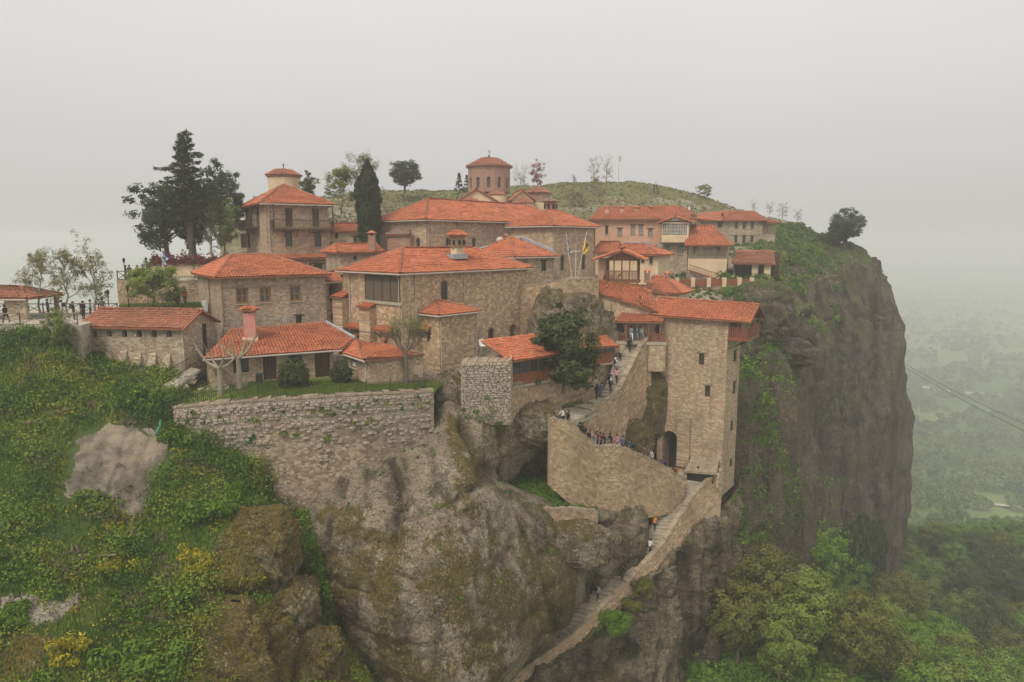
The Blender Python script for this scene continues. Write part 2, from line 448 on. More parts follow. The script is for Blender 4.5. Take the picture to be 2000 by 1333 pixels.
WHITE = mat_var('white_paint', (0.66, 0.65, 0.61), (0.78, 0.77, 0.74), 2.0, 0.6)
LEAD = mat_var('lead_flashing', (0.26, 0.28, 0.30), (0.36, 0.375, 0.39), 2.0, 0.5)
PAVE = mat_var('worn_paving', (0.30, 0.26, 0.20), (0.42, 0.37, 0.295), 1.4, 0.9, 0.4, 5)
LAWN = mat_var('lawn_soil', (0.09, 0.135, 0.022), (0.16, 0.18, 0.045), 1.1, 0.95, 0.6, 12)
BARK = mat_var('bark', (0.10, 0.080, 0.058), (0.19, 0.155, 0.115), 3.0, 0.9, 0.5, 9, (1, 1, 0.3))
BARK_PALE = mat_var('pale_bark', (0.21, 0.18, 0.125), (0.34, 0.295, 0.215), 2.0, 0.9, 0.4, 9, (1, 1, 0.3))
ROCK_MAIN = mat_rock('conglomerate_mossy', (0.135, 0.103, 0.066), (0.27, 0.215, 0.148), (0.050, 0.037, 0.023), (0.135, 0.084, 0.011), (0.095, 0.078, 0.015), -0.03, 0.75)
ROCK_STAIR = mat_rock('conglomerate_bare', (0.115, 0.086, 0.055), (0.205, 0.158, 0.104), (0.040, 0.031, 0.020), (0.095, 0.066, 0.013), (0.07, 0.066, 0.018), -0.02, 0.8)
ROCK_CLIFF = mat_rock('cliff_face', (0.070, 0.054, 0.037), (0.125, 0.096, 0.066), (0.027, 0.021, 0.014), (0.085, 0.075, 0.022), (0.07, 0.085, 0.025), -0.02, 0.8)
ROCK_HILL = mat_rock('hill_turf', (0.24, 0.195, 0.14), (0.36, 0.31, 0.23), (0.075, 0.06, 0.045), (0.17, 0.115, 0.025), (0.12, 0.105, 0.03), 0.0, 0.4, (0.14, 0.145, 0.045))
ROCK_SLOPE = mat_rock('slope_soil', (0.24, 0.195, 0.14), (0.38, 0.33, 0.25), (0.075, 0.06, 0.045), (0.17, 0.115, 0.025), (0.12, 0.105, 0.03), 0.0, 0.75)
LEAF_SLOPE = mat_leaf('slope_leaves', [(0.026, 0.048, 0.009), (0.052, 0.102, 0.012), (0.095, 0.172, 0.018), (0.17, 0.225, 0.028), (0.27, 0.255, 0.04)])
LEAF_YEL = mat_leaf('broom_blossom', [(0.12, 0.13, 0.02), (0.32, 0.27, 0.02), (0.52, 0.42, 0.03)])
LEAF_DRY = mat_leaf('dry_twigs', [(0.09, 0.075, 0.045), (0.15, 0.125, 0.075), (0.21, 0.18, 0.11)])
LEAF_PINE = mat_leaf('pine_needles', [(0.022, 0.034, 0.016), (0.038, 0.055, 0.024), (0.06, 0.078, 0.034)])
LEAF_DARK = mat_leaf('dark_leaves', [(0.020, 0.034, 0.010), (0.038, 0.058, 0.016), (0.075, 0.092, 0.026), (0.13, 0.125, 0.035)])
LEAF_FRESH = mat_leaf('fresh_leaves', [(0.10, 0.14, 0.022), (0.15, 0.20, 0.035), (0.21, 0.25, 0.05)])
LEAF_LIME = mat_leaf('lime_leaves', [(0.065, 0.125, 0.014), (0.115, 0.20, 0.022), (0.17, 0.25, 0.035)])
LEAF_OLIVE = mat_leaf('olive_leaves', [(0.07, 0.085, 0.016), (0.115, 0.125, 0.024), (0.165, 0.16, 0.035)])
LEAF_BUD = mat_leaf('opening_buds', [(0.14, 0.13, 0.05), (0.20, 0.19, 0.075), (0.26, 0.245, 0.10)])
LEAF_PINK = mat_leaf('pink_blossom', [(0.28, 0.10, 0.16), (0.38, 0.16, 0.24), (0.46, 0.24, 0.30)])
LEAF_RED = mat_leaf('red_hedge_leaves', [(0.11, 0.022, 0.018), (0.18, 0.035, 0.03), (0.15, 0.07, 0.03)])
GRASS = mat_leaf('grass_blades', [(0.075, 0.125, 0.016), (0.12, 0.175, 0.025), (0.18, 0.20, 0.05)])
# ------------------------------------------------------------------ terrain and rock masses
def cr_axis(A, n, axis):
    """Catmull-Rom resample of a control array along one axis"""
    A = np.moveaxis(A, axis, 0); k = len(A)
    t = np.linspace(0, k - 1 - 1e-9, n); i = t.astype(int); f = (t - i).reshape(-1, *([1] * (A.ndim - 1)))
    g = lambda j: A[np.clip(j, 0, k - 1)]
    p0, p1, p2, p3 = g(i - 1), g(i), g(i + 1), g(i + 2)
    p0 = np.where((i == 0).reshape(f.shape), 2 * p1 - p2, p0)
    p3 = np.where((i >= k - 2).reshape(f.shape), 2 * p2 - p1, p3)
    r = 0.5 * ((2 * p1) + (-p0 + p2) * f + (2 * p0 - 5 * p1 + 4 * p2 - p3) * f ** 2 + (-p0 + 3 * p1 - 3 * p2 + p3) * f ** 3)
    return np.moveaxis(r, 0, axis)
def grid_normals(G):
    du = np.gradient(G, axis=1); dv = np.gradient(G, axis=0)
    n = np.cross(dv, du); n /= np.linalg.norm(n, axis=2)[..., None] + 1e-9
    return n
def grid_quads(nv, nu):
    a = np.arange(nv * nu).reshape(nv, nu)
    return np.stack([a[:-1, :-1], a[1:, :-1], a[1:, 1:], a[:-1, 1:]], -1).reshape(-1, 4)
class Patch: pass
def patch(name, rows, nv, nu, mat, disp=(), flute=(0, 1), strata=(0, 1), moss=None, veg=None, world=False, label=None, pin=1.0, kind='structure', clefts=(), calm=(), cracks=(), stains=()):
    A = np.array([[(p if world else at(*p)) for p in r] for r in rows], float)
    G = cr_axis(cr_axis(A, nv, 0), nu, 1)
    N = grid_normals(G)
    c = G.reshape(-1, 3).mean(0)
    if np.sum(N * (-G)) < 0: N = -N; flip = True
    else: flip = False
    u, v = proj(G)
    d = np.zeros(G.shape[:2])
    for amp, sc, oc in disp:
        d += amp * fbm(G / sc, oc)
    if flute[0]:
        d += flute[0] * fbm(G * np.array([1, 1, 0.12]) / flute[1], 3)
    if strata[0]:
        W = G + 2.0 * fbm(G / 9.0, 2)[..., None]
        s = fbm(np.stack([W[..., 0] * .06, W[..., 1] * .06, W[..., 2] / strata[1]], -1), 3)
        d += strata[0] * s
    for amp, sc in cracks:
        W = G * np.array([1, 1, 1.5]); n_ = fbm(W / sc + 7, 4); d -= amp * np.exp(-(n_ / .035) ** 2) * smooth(-.1, .25, fbm(G / sc / 1.3 + 31, 2))
    if calm: d *= 1 - .75 * smooth(0, 1, soft(calm, u, v, G, 6) * 1.0)
    for line, wid, dep in clefts:              # cracks and gullies along surveyed lines
        L = np.array(line, float); best = np.full(u.shape, 1e9)
        for i in range(len(L) - 1):
            a, b = L[i], L[i + 1]; ab = b - a
            t = np.clip(((u - a[0]) * ab[0] + (v - a[1]) * ab[1]) / (ab @ ab), 0, 1)
            best = np.minimum(best, np.hypot(u - a[0] - t * ab[0], v - a[1] - t * ab[1]))
        wv = wid * (1 + 0.5 * pnoise(G / 1.5))
        d -= dep * np.exp(-(best / wv) ** 2)
    G = G + N * (d * pin)[..., None]
    N = grid_normals(G)
    if flip: N = -N
    u, v = proj(G)
    at_ = {}
    at_['moss'] = (moss(u, v, G, N) if moss else np.zeros(u.shape)).ravel()
    at_['veg'] = (veg(u, v, G, N) if veg else np.zeros(u.shape)).ravel()
    Q = grid_quads(nv, nu)
    if flip: Q = Q[:, ::-1]
    if calm: at_['clean'] = (soft(calm, u, v, G, 6) * .85).ravel()
    st = np.zeros(u.shape)
    for line, wid, a_ in stains:
        L = np.array(line, float); best = np.full(u.shape, 1e9)
        for i in range(len(L) - 1):
            p, q = L[i], L[i + 1]; e = q - p; t = np.clip(((u - p[0]) * e[0] + (v - p[1]) * e[1]) / (e @ e), 0, 1); best = np.minimum(best, np.hypot(u - p[0] - t * e[0] + 5 * pnoise(G / 1.3), v - p[1] - t * e[1]))
        st = np.maximum(st, a_ * np.exp(-(best / wid) ** 2))
    at_['stain'] = st.ravel()
    me = mk_mesh(name, G.reshape(-1, 3), Q, attrs=at_, mats=[mat], smooth=True)
    o = add_obj(name, me)
    o['kind'] = kind
    if label: o['label'] = label
    P = Patch(); P.G = G; P.N = N; P.u = u; P.v = v; P.o = o
    e1 = np.linalg.norm(G[1:, :-1] - G[:-1, :-1], axis=2); e2 = np.linalg.norm(G[:-1, 1:] - G[:-1, :-1], axis=2)
    P.area = e1 * e2
    return P
def scatter(P, n, mask=None, seed=1):
    """n random points on a patch, weighted by area and a mask(u,v,G,N)->0..1"""
    r = np.random.default_rng(seed)
    w = P.area.copy()
    if mask is not None: w = w * np.clip(mask(P.u, P.v, P.G, P.N), 0, None)[:-1, :-1]
    w = w.ravel(); w = w / w.sum()
    idx = r.choice(len(w), n, p=w)
    nv, nu = P.area.shape; i, j = idx // nu, idx % nu
    a, b = r.random(n)[:, None], r.random(n)[:, None]
    G = P.G
    pts = (G[i, j] * (1 - a) + G[i + 1, j] * a) * (1 - b) + (G[i, j + 1] * (1 - a) + G[i + 1, j + 1] * a) * b
    return pts, P.N[i, j]

def leaf_quads(C, Nrm, size, r, stretch=1.5, up=None):
    """one small kite-shaped face per leaf clump"""
    n = len(C)
    rnd = r.normal(size=(n, 3))
    t = np.cross(Nrm, rnd) if up is None else np.asarray(up) + 0.25 * rnd
    t /= np.linalg.norm(t, axis=1)[:, None] + 1e-9
    b = np.cross(Nrm, t); b /= np.linalg.norm(b, axis=1)[:, None] + 1e-9
    s = (size * (0.6 + 0.8 * r.random(n)))[:, None] if np.isscalar(size) else (size * (0.6 + 0.8 * r.random(n)))[:, None]
    l = s * stretch * .5; w = s * .5 / stretch ** .5
    cup = Nrm * s * 0.12
    V = np.stack([C - t * l, C + b * w - t * l * .1 + cup, C + t * l, C - b * w - t * l * .1 + cup], 1).reshape(-1, 3)
    Q = np.arange(n * 4).reshape(-1, 4)
    return V, Q
def leaf_obj(name, C, Nrm, size, tint, mat, parent=None, r=None, stretch=1.5, up=None, stuff=False):
    r = r or np.random.default_rng(5)
    V, Q = leaf_quads(C, Nrm, size, r, stretch, up)
    me = mk_mesh(name, V, Q, attrs={'tint': np.repeat(np.clip(tint, 0, 1), 4)}, mats=[mat])
    o = add_obj(name, me, parent)
    if stuff: o['kind'] = 'stuff'
    return o
def dome_leaves(cent, rad, per, r, squash=0.75, up=np.array([0, 0, 1.0])):
    """leaf positions + normals over bushy domes; cent (n,3), rad (n,)"""
    n = len(cent); idx = np.repeat(np.arange(n), per)
    d = r.normal(size=(len(idx), 3)); d /= np.linalg.norm(d, axis=1)[:, None]
    d[:, 2] = np.abs(d[:, 2]) * 1.1 - 0.25
    k = (0.62 + 0.42 * r.random(len(idx)) ** 0.6)
    lump = 1 + 0.35 * pnoise(d * 2.1 + cent[idx] * 1.7)
    C = cent[idx] + d * (rad[idx] * k * lump)[:, None] * np.array([1, 1, squash])
    Nn = d + 0.55 * r.normal(size=d.shape); Nn /= np.linalg.norm(Nn, axis=1)[:, None]
    return C, Nn, idx
def smooth(a, b, x): 
    t = np.clip((x - a) / (b - a), 0, 1); return t * t * (3 - 2 * t)

# ---- valley: one ground sheet out to where the haze swallows it
def ground_z(x, y):
    r = np.hypot(x, y)
    z = np.interp(r, [0, 75, 110, 140, 195, 280, 390, 537, 730, 9000], [-48, -54, -63, -72, -89, -110, -131, -145, -150, -158])
    P = np.stack([x, y, np.zeros_like(x)], -1)
    z = z + 7.0 * fbm(P / 70.0, 3) * smooth(60, 160, r) * (1 - 0.55 * smooth(350, 900, r)) + 2.0 * fbm(P / 18.0, 3)
    z = z + 15.0 * np.exp(-(((x - 122) / 26) ** 2 + ((y - 158) / 22) ** 2))
    tl = np.full(np.shape(x), -999.0)                       # scree fan at the foot of the cliff
    LN_ = [(14, 60, -50), (26, 73.5, -42.5), (39.8, 90, -51.5), (56.7, 112, -64), (79.9, 138, -77), (98, 165, -92)]
    for (x0, y0, z0), (x1, y1, z1) in zip(LN_[:-1], LN_[1:]):
        dx, dy = x1 - x0, y1 - y0; t = np.clip(((x - x0) * dx + (y - y0) * dy) / (dx * dx + dy * dy), 0, 1)
        tl = np.maximum(tl, z0 + (z1 - z0) * t - .50 * np.hypot(x - x0 - t * dx, y - y0 - t * dy))
    z = np.maximum(z, tl + 1.2 * fbm(P / 9.0, 3))
    z = z + 40 * smooth(1800, 4200, r)
    return z
rr = np.concatenate([[0.01], np.geomspace(18, 4800, 170)]); aa = np.linspace(0, 2 * math.pi, 261)
RR, AA = np.meshgrid(rr, aa, indexing='ij')
GX, GY = RR * np.sin(AA), RR * np.cos(AA)
GZ = ground_z(GX, GY)
def mat_valley():
    t = NT('valley_ground'); v = t.coord('Object')
    big = t.noise(v, 0.009, 5, 0.6, 0.6); med = t.noise(v, 0.06, 6, 0.65)
    fld = t.voro(v, 0.011, 'F1', 1.0, '2D'); sp = t.node('ShaderNodeSeparateColor'); t.link(fld.outputs['Color'], sp.inputs[0])
    c = t.ramp(med, [(0.3, (0.055, 0.10, 0.02)), (0.7, (0.105, 0.155, 0.036))])
    c = t.mix(t.ramp(sp.outputs[0], [(0.45, 0.0), (0.6, 0.8)]), c, t.mix(sp.outputs[1], (0.16, 0.215, 0.06), (0.21, 0.23, 0.085)))
    c = t.mix(t.ramp(big, [(0.5, 0.0), (0.66, 0.55)]), c, (0.05, 0.085, 0.02))
    t.color(c); t.bump(t.noise(v, 0.25, 5), 0.6, 1.0); t.b.inputs['Roughness'].default_value = 0.95
    return t.mat
ground = add_obj('ground', mk_mesh('ground', np.stack([GX, GY, GZ], -1).reshape(-1, 3), grid_quads(*RR.shape)[:, ::-1], mats=[mat_valley()], smooth=True))
tag(ground, kind='structure')

# pale farm track in the valley
def ribbon_xy(name, pts, wid, mat, lift=0.25):
    P = cr_axis(np.array(pts, float), 80, 0)
    d = np.gradient(P, axis=0); d /= np.linalg.norm(d, axis=1)[:, None]; n = np.stack([-d[:, 1], d[:, 0]], 1)
    V = []
    for s in (-1, -.33, .33, 1):
        q = P + n * wid * s * .5
        V.append(np.stack([q[:, 0], q[:, 1], ground_z(q[:, 0], q[:, 1]) + lift], 1))
    V = np.stack(V, 1)
    o = add_obj(name, mk_mesh(name, V.reshape(-1, 3), grid_quads(80, 4), mats=[mat], smooth=True)); o['kind'] = 'structure'; return o
TRACK = mat_var('dirt_track', (0.36, 0.32, 0.25), (0.46, 0.42, 0.34), 0.2)
road = ribbon_xy('road', [(300, 310), (262, 322), (228, 342), (205, 372), (192, 420), (200, 480), (240, 560)], 8.0, TRACK, .8)
path_far = ribbon_xy('track', [(520, 640), (430, 690), (360, 760), (330, 860), (400, 1000)], 7.0, TRACK, 0.4)

# ---- left slope
BARE1 = [(150, 858), (215, 828), (262, 836), (325, 850), (332, 885), (305, 915), (290, 965), (268, 1006), (228, 1002), (212, 962), (185, 955), (135, 975), (132, 940), (148, 905)]
BARE1X = [(238 + (x - 238) * 1.17, 912 + (y - 912) * 1.14) for x, y in BARE1]
OUTCROP = [(455, 1005), (500, 985), (545, 1010), (580, 1060), (585, 1110), (530, 1140), (490, 1160), (440, 1165), (412, 1130), (420, 1075)]
OUT2 = [(525, 1160), (570, 1130), (605, 1115), (612, 1160), (660, 1230), (720, 1340), (560, 1340), (540, 1260), (490, 1220)]
MOSSR = [(400, 1140), (500, 1165), (560, 1250), (600, 1340), (340, 1345), (395, 1280), (420, 1210)]
BARE3 = [(0, 1165), (50, 1160), (120, 1178), (160, 1150), (150, 1180), (110, 1215), (60, 1215), (0, 1195)]
BARE4 = [(0, 1245), (55, 1235), (100, 1245), (80, 1300), (20, 1340), (0, 1340)]
def pm(polys, u, v): 
    m = np.zeros(np.shape(u), bool)
    for p in polys: m |= inpoly(u, v, p)
    return m
def soft(polys, u, v, G, amp=14):
    du = amp * pnoise(G / 1.1); dv = amp * pnoise(G / 1.1 + 40)
    return pm(polys, u + du, v + dv)
SL = [
 [(-300, 640, 59), (-60, 640, 58.3), (0, 642, 58.0), (110, 648, 58.4), (165, 692, 60.8), (255, 714, 59.8), (330, 728, 59), (372, 800, 54), (420, 845, 53.6), (490, 870, 53.6), (560, 900, 54), (600, 920, 56)],
 [(-300, 720, 56.5), (-60, 720, 55.8), (0, 722, 55.5), (110, 728, 55.8), (180, 750, 57.2), (250, 765, 56.6), (310, 790, 54.5), (350, 832, 51.6), (420, 876, 51.6), (490, 908, 51.7), (560, 985, 53), (615, 985, 56)],
 [(-300, 820, 54), (-60, 820, 52.5), (0, 822, 52), (120, 830, 51.3), (205, 842, 51), (270, 848, 50.8), (320, 865, 50.6), (370, 890, 50.3), (430, 930, 50), (500, 965, 50.2), (572, 1012, 52), (625, 1020, 55.5)],
 [(-300, 950, 48), (-60, 950, 46.3), (0, 950, 46), (120, 955, 46), (200, 965, 46.8), (270, 975, 47.2), (340, 985, 46.8), (410, 1000, 46.6), (470, 1015, 46.6), (530, 1040, 47.6), (585, 1062, 50.5), (625, 1080, 55)],
 [(-300, 1100, 43), (-60, 1100, 41.5), (0, 1100, 41), (120, 1105, 41.3), (200, 1112, 42), (285, 1120, 42.6), (360, 1122, 42.6), (430, 1128, 42.8), (495, 1138, 43.6), (560, 1135, 46), (607, 1130, 49.3), (645, 1140, 54)],
 [(-300, 1240, 39), (-60, 1240, 37.2), (0, 1240, 37), (120, 1250, 37.3), (210, 1256, 38), (290, 1260, 38.8), (370, 1268, 39.2), (450, 1275, 40), (530, 1275, 41.8), (600, 1255, 44.5), (655, 1235, 48), (690, 1230, 53)],
 [(-300, 1420, 35), (-60, 1420, 33.2), (0, 1420, 33), (120, 1425, 33.4), (210, 1425, 34), (290, 1425, 34.8), (370, 1425, 35.5), (470, 1425, 36.6), (570, 1410, 38.8), (660, 1390, 41.5), (735, 1345, 46.5), (770, 1345, 52)],
 [(-300, 1750, 29), (-60, 1750, 27), (0, 1750, 27), (120, 1750, 27.4), (210, 1750, 28), (290, 1750, 28.8), (370, 1750, 29.5), (470, 1750, 30.5), (570, 1700, 33), (680, 1600, 37), (800, 1500, 44), (840, 1480, 50)],
]
def sl_moss(u, v, G, N):
    m = 0.2 + 0.8 * soft([MOSSR, BARE4], u, v, G) + 0.45 * soft([OUTCROP, OUT2], u, v, G)
    return m - 0.9 * soft([BARE1, BARE3], u, v, G, 8)
def sl_veg(u, v, G, N):
    return 0.95 - 1.2 * soft([BARE1, BARE3, BARE4, OUTCROP, OUT2, MOSSR], u, v, G, 12)
left_slope = patch('hillside', SL, 200, 240, ROCK_SLOPE, [(1.3, 9, 3), (0.45, 2.2, 4)], moss=sl_moss, veg=sl_veg, pin=1.0,
                   clefts=[([(412, 1150), (500, 1166), (585, 1116), (612, 1108)], 11, 1.6), ([(505, 1165), (560, 1250), (580, 1345)], 8, 0.9), ([(205, 845), (178, 900), (160, 960)], 7, .14), ([(250, 835), (228, 920), (205, 985)], 4, .2), ([(300, 842), (262, 930), (240, 1005)], 9, .16)], calm=[BARE1], stains=[([(208, 850), (172, 950)], 7, .5), ([(262, 850), (240, 920), (222, 985)], 5, .7), ([(288, 860), (268, 920), (246, 1000)], 4, .6), ([(318, 850), (326, 900)], 12, .6), ([(232, 940), (228, 990)], 5, .6)])

# ---- main rock under the garden wall
MR = [
 [(560, 960, 56), (640, 930, 56), (720, 890, 56.5), (800, 860, 58), (846, 830, 59.5), (872, 790, 61), (905, 800, 61.5), (945, 812, 61.5), (985, 815, 61.8), (1010, 830, 62.5), (1040, 850, 63.5), (1075, 870, 65)],
 [(572, 1003, 53.4), (640, 972, 53.2), (715, 924, 54), (795, 886, 55.4), (848, 858, 57), (880, 838, 58), (905, 836, 58.8), (935, 845, 59.2), (960, 865, 59.8), (975, 890, 60.5), (990, 905, 62), (1010, 920, 64)],
 [(590, 1050, 51.6), (650, 1030, 50.8), (730, 1000, 50.8), (805, 970, 51.3), (860, 945, 52), (900, 925, 53), (928, 918, 54.5), (946, 922, 56), (958, 930, 57.5), (968, 940, 59), (990, 950, 61.5), (1015, 960, 64)],
 [(603, 1100, 50.2), (670, 1085, 49), (745, 1065, 48.6), (815, 1040, 48.7), (875, 1010, 49.4), (920, 985, 50.6), (960, 975, 53), (1000, 1000, 56), (1045, 1028, 58.5), (1090, 1030, 60.3), (1150, 1015, 62.3), (1215, 1000, 65.5)],
 [(625, 1150, 49.5), (695, 1140, 47.8), (765, 1125, 47), (830, 1100, 46.9), (890, 1075, 47.3), (940, 1055, 48.4), (990, 1050, 50.5), (1035, 1060, 53.6), (1075, 1068, 57), (1120, 1062, 60.8), (1185, 1045, 64.5), (1268, 1035, 69.3)],
 [(650, 1200, 49), (720, 1195, 47), (785, 1185, 46), (845, 1165, 45.8), (900, 1145, 46), (950, 1130, 46.8), (1000, 1125, 48.5), (1045, 1125, 51.5), (1085, 1125, 55.5), (1125, 1120, 59.6), (1180, 1110, 63.6), (1228, 1108, 65.6)],
 [(685, 1265, 48.8), (750, 1262, 46.6), (810, 1255, 45.5), (865, 1240, 45.2), (915, 1225, 45.4), (965, 1210, 46.3), (1010, 1200, 48), (1045, 1195, 50.8), (1075, 1190, 54.5), (1100, 1185, 58.3), (1128, 1178, 61.6), (1148, 1176, 63)],
 [(730, 1345, 48.8), (790, 1345, 46.4), (840, 1340, 45.2), (890, 1325, 44.9), (935, 1305, 45.2), (975, 1290, 46.2), (1005, 1280, 48), (1028, 1272, 50.6), (1048, 1264, 54), (1066, 1256, 57.5), (1084, 1250, 60.2), (1098, 1240, 61.4)],
 [(790, 1460, 48), (840, 1450, 46), (885, 1440, 44.8), (920, 1425, 44.6), (945, 1400, 45), (962, 1380, 46.2), (974, 1366, 48), (982, 1356, 50.4), (988, 1348, 53), (994, 1340, 56), (1002, 1330, 58.2), (1012, 1318, 59.3)],
 [(900, 1750, 46), (930, 1700, 44.5), (950, 1650, 43.5), (960, 1600, 43.5), (965, 1560, 44), (968, 1530, 45.5), (966, 1500, 47.5), (962, 1470, 50), (958, 1450, 52.5), (955, 1430, 55), (950, 1405, 56), (945, 1390, 57)],
]
for k in range(3, 9):
    r0_ = MR[k]
    MR[k] = [(p[0], p[1], p[2] if i < 3 else r0_[3][2] + (r0_[11][2] - r0_[3][2]) * ((i - 3) / 8) ** 1.4) for i, p in enumerate(r0_)]
def mr_moss(u, v, G, N):
    m = -0.08 + 0.34 * smooth(900, 1080, v) + 0.95 * fbm(G * np.array([1, 1, .55]) / 2.8, 4)
    m = m + 0.45 * inpoly(u, v, [(1060, 1060), (1130, 1075), (1120, 1240), (1030, 1240), (1050, 1140)])
    m = m + 0.55 * inpoly(u, v, [(860, 790), (905, 830), (945, 940), (920, 960), (880, 900)])
    return m - 0.75 * smooth(1115, 1150, u) - 0.5 * smooth(1010, 940, v + 30 * fbm(G / 3.0, 3)) * smooth(900, 840, u)
main_rock = patch('rock_mass', MR, 210, 250, ROCK_MAIN, [(0.55, 8, 3), (0.22, 2.6, 4), (0.10, 0.6, 3)], flute=(0.45, 1.8), strata=(0.45, 2.2), moss=mr_moss,
                  clefts=[([(768, 905), (785, 960), (778, 1010), (772, 1060)], 9, .8), ([(590, 1105), (700, 1060), (790, 1010), (870, 985), (940, 945)], 7, 0.3),
                          ([(905, 830), (930, 880), (950, 930)], 10, 1.5), ([(1060, 1085), (1075, 1180), (1090, 1240)], 9, 0.7), ([(1158, 1030), (1165, 1100), (1160, 1160)], 12, 1.2), ([(1218, 1010), (1225, 1070)], 10, 0.9)], cracks=[(.22, 7), (.14, 2.6)], stains=[([(765, 905), (780, 950), (776, 1010), (770, 1065)], 11, .95), ([(790, 900), (795, 945)], 8, .7), ([(1158, 1030), (1166, 1100), (1160, 1165)], 14, .95), ([(1216, 1010), (1224, 1075)], 12, .8), ([(905, 830), (930, 885), (955, 940)], 11, .85), ([(1064, 1050), (1080, 1150), (1088, 1240)], 9, .6), ([(600, 1108), (700, 1066), (790, 1014)], 9, .6), ([(1120, 1020), (1128, 1090)], 8, .6), ([(930, 950), (880, 985), (800, 1015)], 8, .55), ([(985, 1110), (995, 1240)], 9, .6), ([(860, 1160), (850, 1300)], 10, .6), ([(690, 1090), (700, 1200)], 8, .6), ([(930, 1060), (936, 1200)], 7, .5), ([(640, 980), (645, 1060)], 8, .7), ([(1030, 1080), (1040, 1200)], 7, .6), ([(770, 1150), (790, 1330)], 8, .5), ([(715, 925), (720, 985)], 7, .6), ([(845, 880), (850, 950)], 7, .6)])

# ---- rock below the lower stair and the tower
TR = [
 [(880, 1400, 57.1), (985, 1338, 59.2), (1050, 1290, 60.8), (1110, 1250, 62.2), (1160, 1205, 63.6), (1200, 1168, 64.8), (1245, 1120, 66.6), (1290, 1078, 68.1), (1325, 1035, 70.1), (1362, 1000, 71.9), (1412, 985, 72.8), (1440, 960, 75.6), (1452, 940, 79.6), (1470, 930, 85.6)],
 [(880, 1424, 54.2), (985, 1366, 56.2), (1050, 1320, 57.8), (1110, 1278, 59.2), (1160, 1234, 60.4), (1200, 1199, 61.5), (1245, 1156, 63.2), (1290, 1114, 64.7), (1325, 1074, 66.7), (1362, 1044, 68.5), (1405, 1034, 69.8), (1436, 1004, 73.2), (1456, 994, 78.2), (1480, 989, 84.2)],
 [(900, 1470, 53.5), (1000, 1410, 56.5), (1062, 1365, 58.5), (1125, 1325, 60.5), (1175, 1285, 62), (1215, 1255, 63), (1255, 1215, 64), (1295, 1175, 65), (1325, 1140, 66.5), (1358, 1110, 68.3), (1395, 1100, 70), (1425, 1080, 73.5), (1450, 1075, 79), (1480, 1075, 85)],
 [(950, 1540, 52), (1020, 1480, 55), (1085, 1440, 58), (1145, 1395, 60.5), (1190, 1350, 62), (1225, 1320, 62.6), (1262, 1285, 63), (1297, 1245, 63.8), (1325, 1215, 65.4), (1352, 1190, 67.5), (1382, 1180, 70), (1408, 1165, 73.5), (1436, 1160, 79), (1470, 1160, 85)],
 [(1000, 1650, 50), (1060, 1600, 53), (1120, 1550, 56.5), (1170, 1500, 59.5), (1205, 1450, 61), (1238, 1415, 61.6), (1270, 1380, 62), (1300, 1345, 62.8), (1325, 1320, 64.5), (1346, 1300, 67), (1370, 1290, 70), (1392, 1280, 74), (1420, 1275, 80), (1450, 1275, 86)],
 [(1080, 2000, 46), (1130, 1900, 50), (1170, 1820, 53), (1210, 1740, 56), (1235, 1660, 58.5), (1262, 1600, 60), (1288, 1560, 61), (1310, 1530, 62), (1325, 1500, 64), (1345, 1480, 67), (1366, 1460, 70), (1384, 1440, 74), (1410, 1430, 80), (1440, 1430, 86)],
]
stair_rock = patch('crag', TR, 190, 240, ROCK_STAIR, [(1.5, 6.5, 3), (0.6, 2.0, 4), (0.16, 0.55, 3)], flute=(1.1, 1.7), strata=(0.3, 3),
                   moss=lambda u, v, G, N: -0.05 + 0.5 * fbm(G / 3.5, 3) + 0.25 * smooth(0.35, 0.7, N[..., 2]),
                   veg=lambda u, v, G, N: -0.1 + 0.75 * inpoly(u, v, [(1150, 1220), (1200, 1180), (1225, 1200), (1210, 1240), (1160, 1250)]) + 0.9 * smooth(1430, 1462, u),
                   clefts=[([(1150, 1330), (1200, 1300), (1240, 1275)], 13, 1.8), ([(1080, 1420), (1130, 1375), (1170, 1350)], 12, 1.5), ([(1330, 1050), (1352, 1140), (1350, 1330)], 10, 1.8), ([(1290, 1130), (1300, 1240), (1285, 1340)], 8, 1.0)], cracks=[(.4, 5), (.2, 2)], stains=[([(1330, 1060), (1350, 1150), (1350, 1333)], 10, .9), ([(1372, 1100), (1366, 1330)], 7, .7), ([(1130, 1290), (1180, 1262), (1215, 1240)], 16, .6), ([(1300, 1150), (1306, 1330)], 6, .6), ([(1250, 1250), (1240, 1333)], 9, .5)])

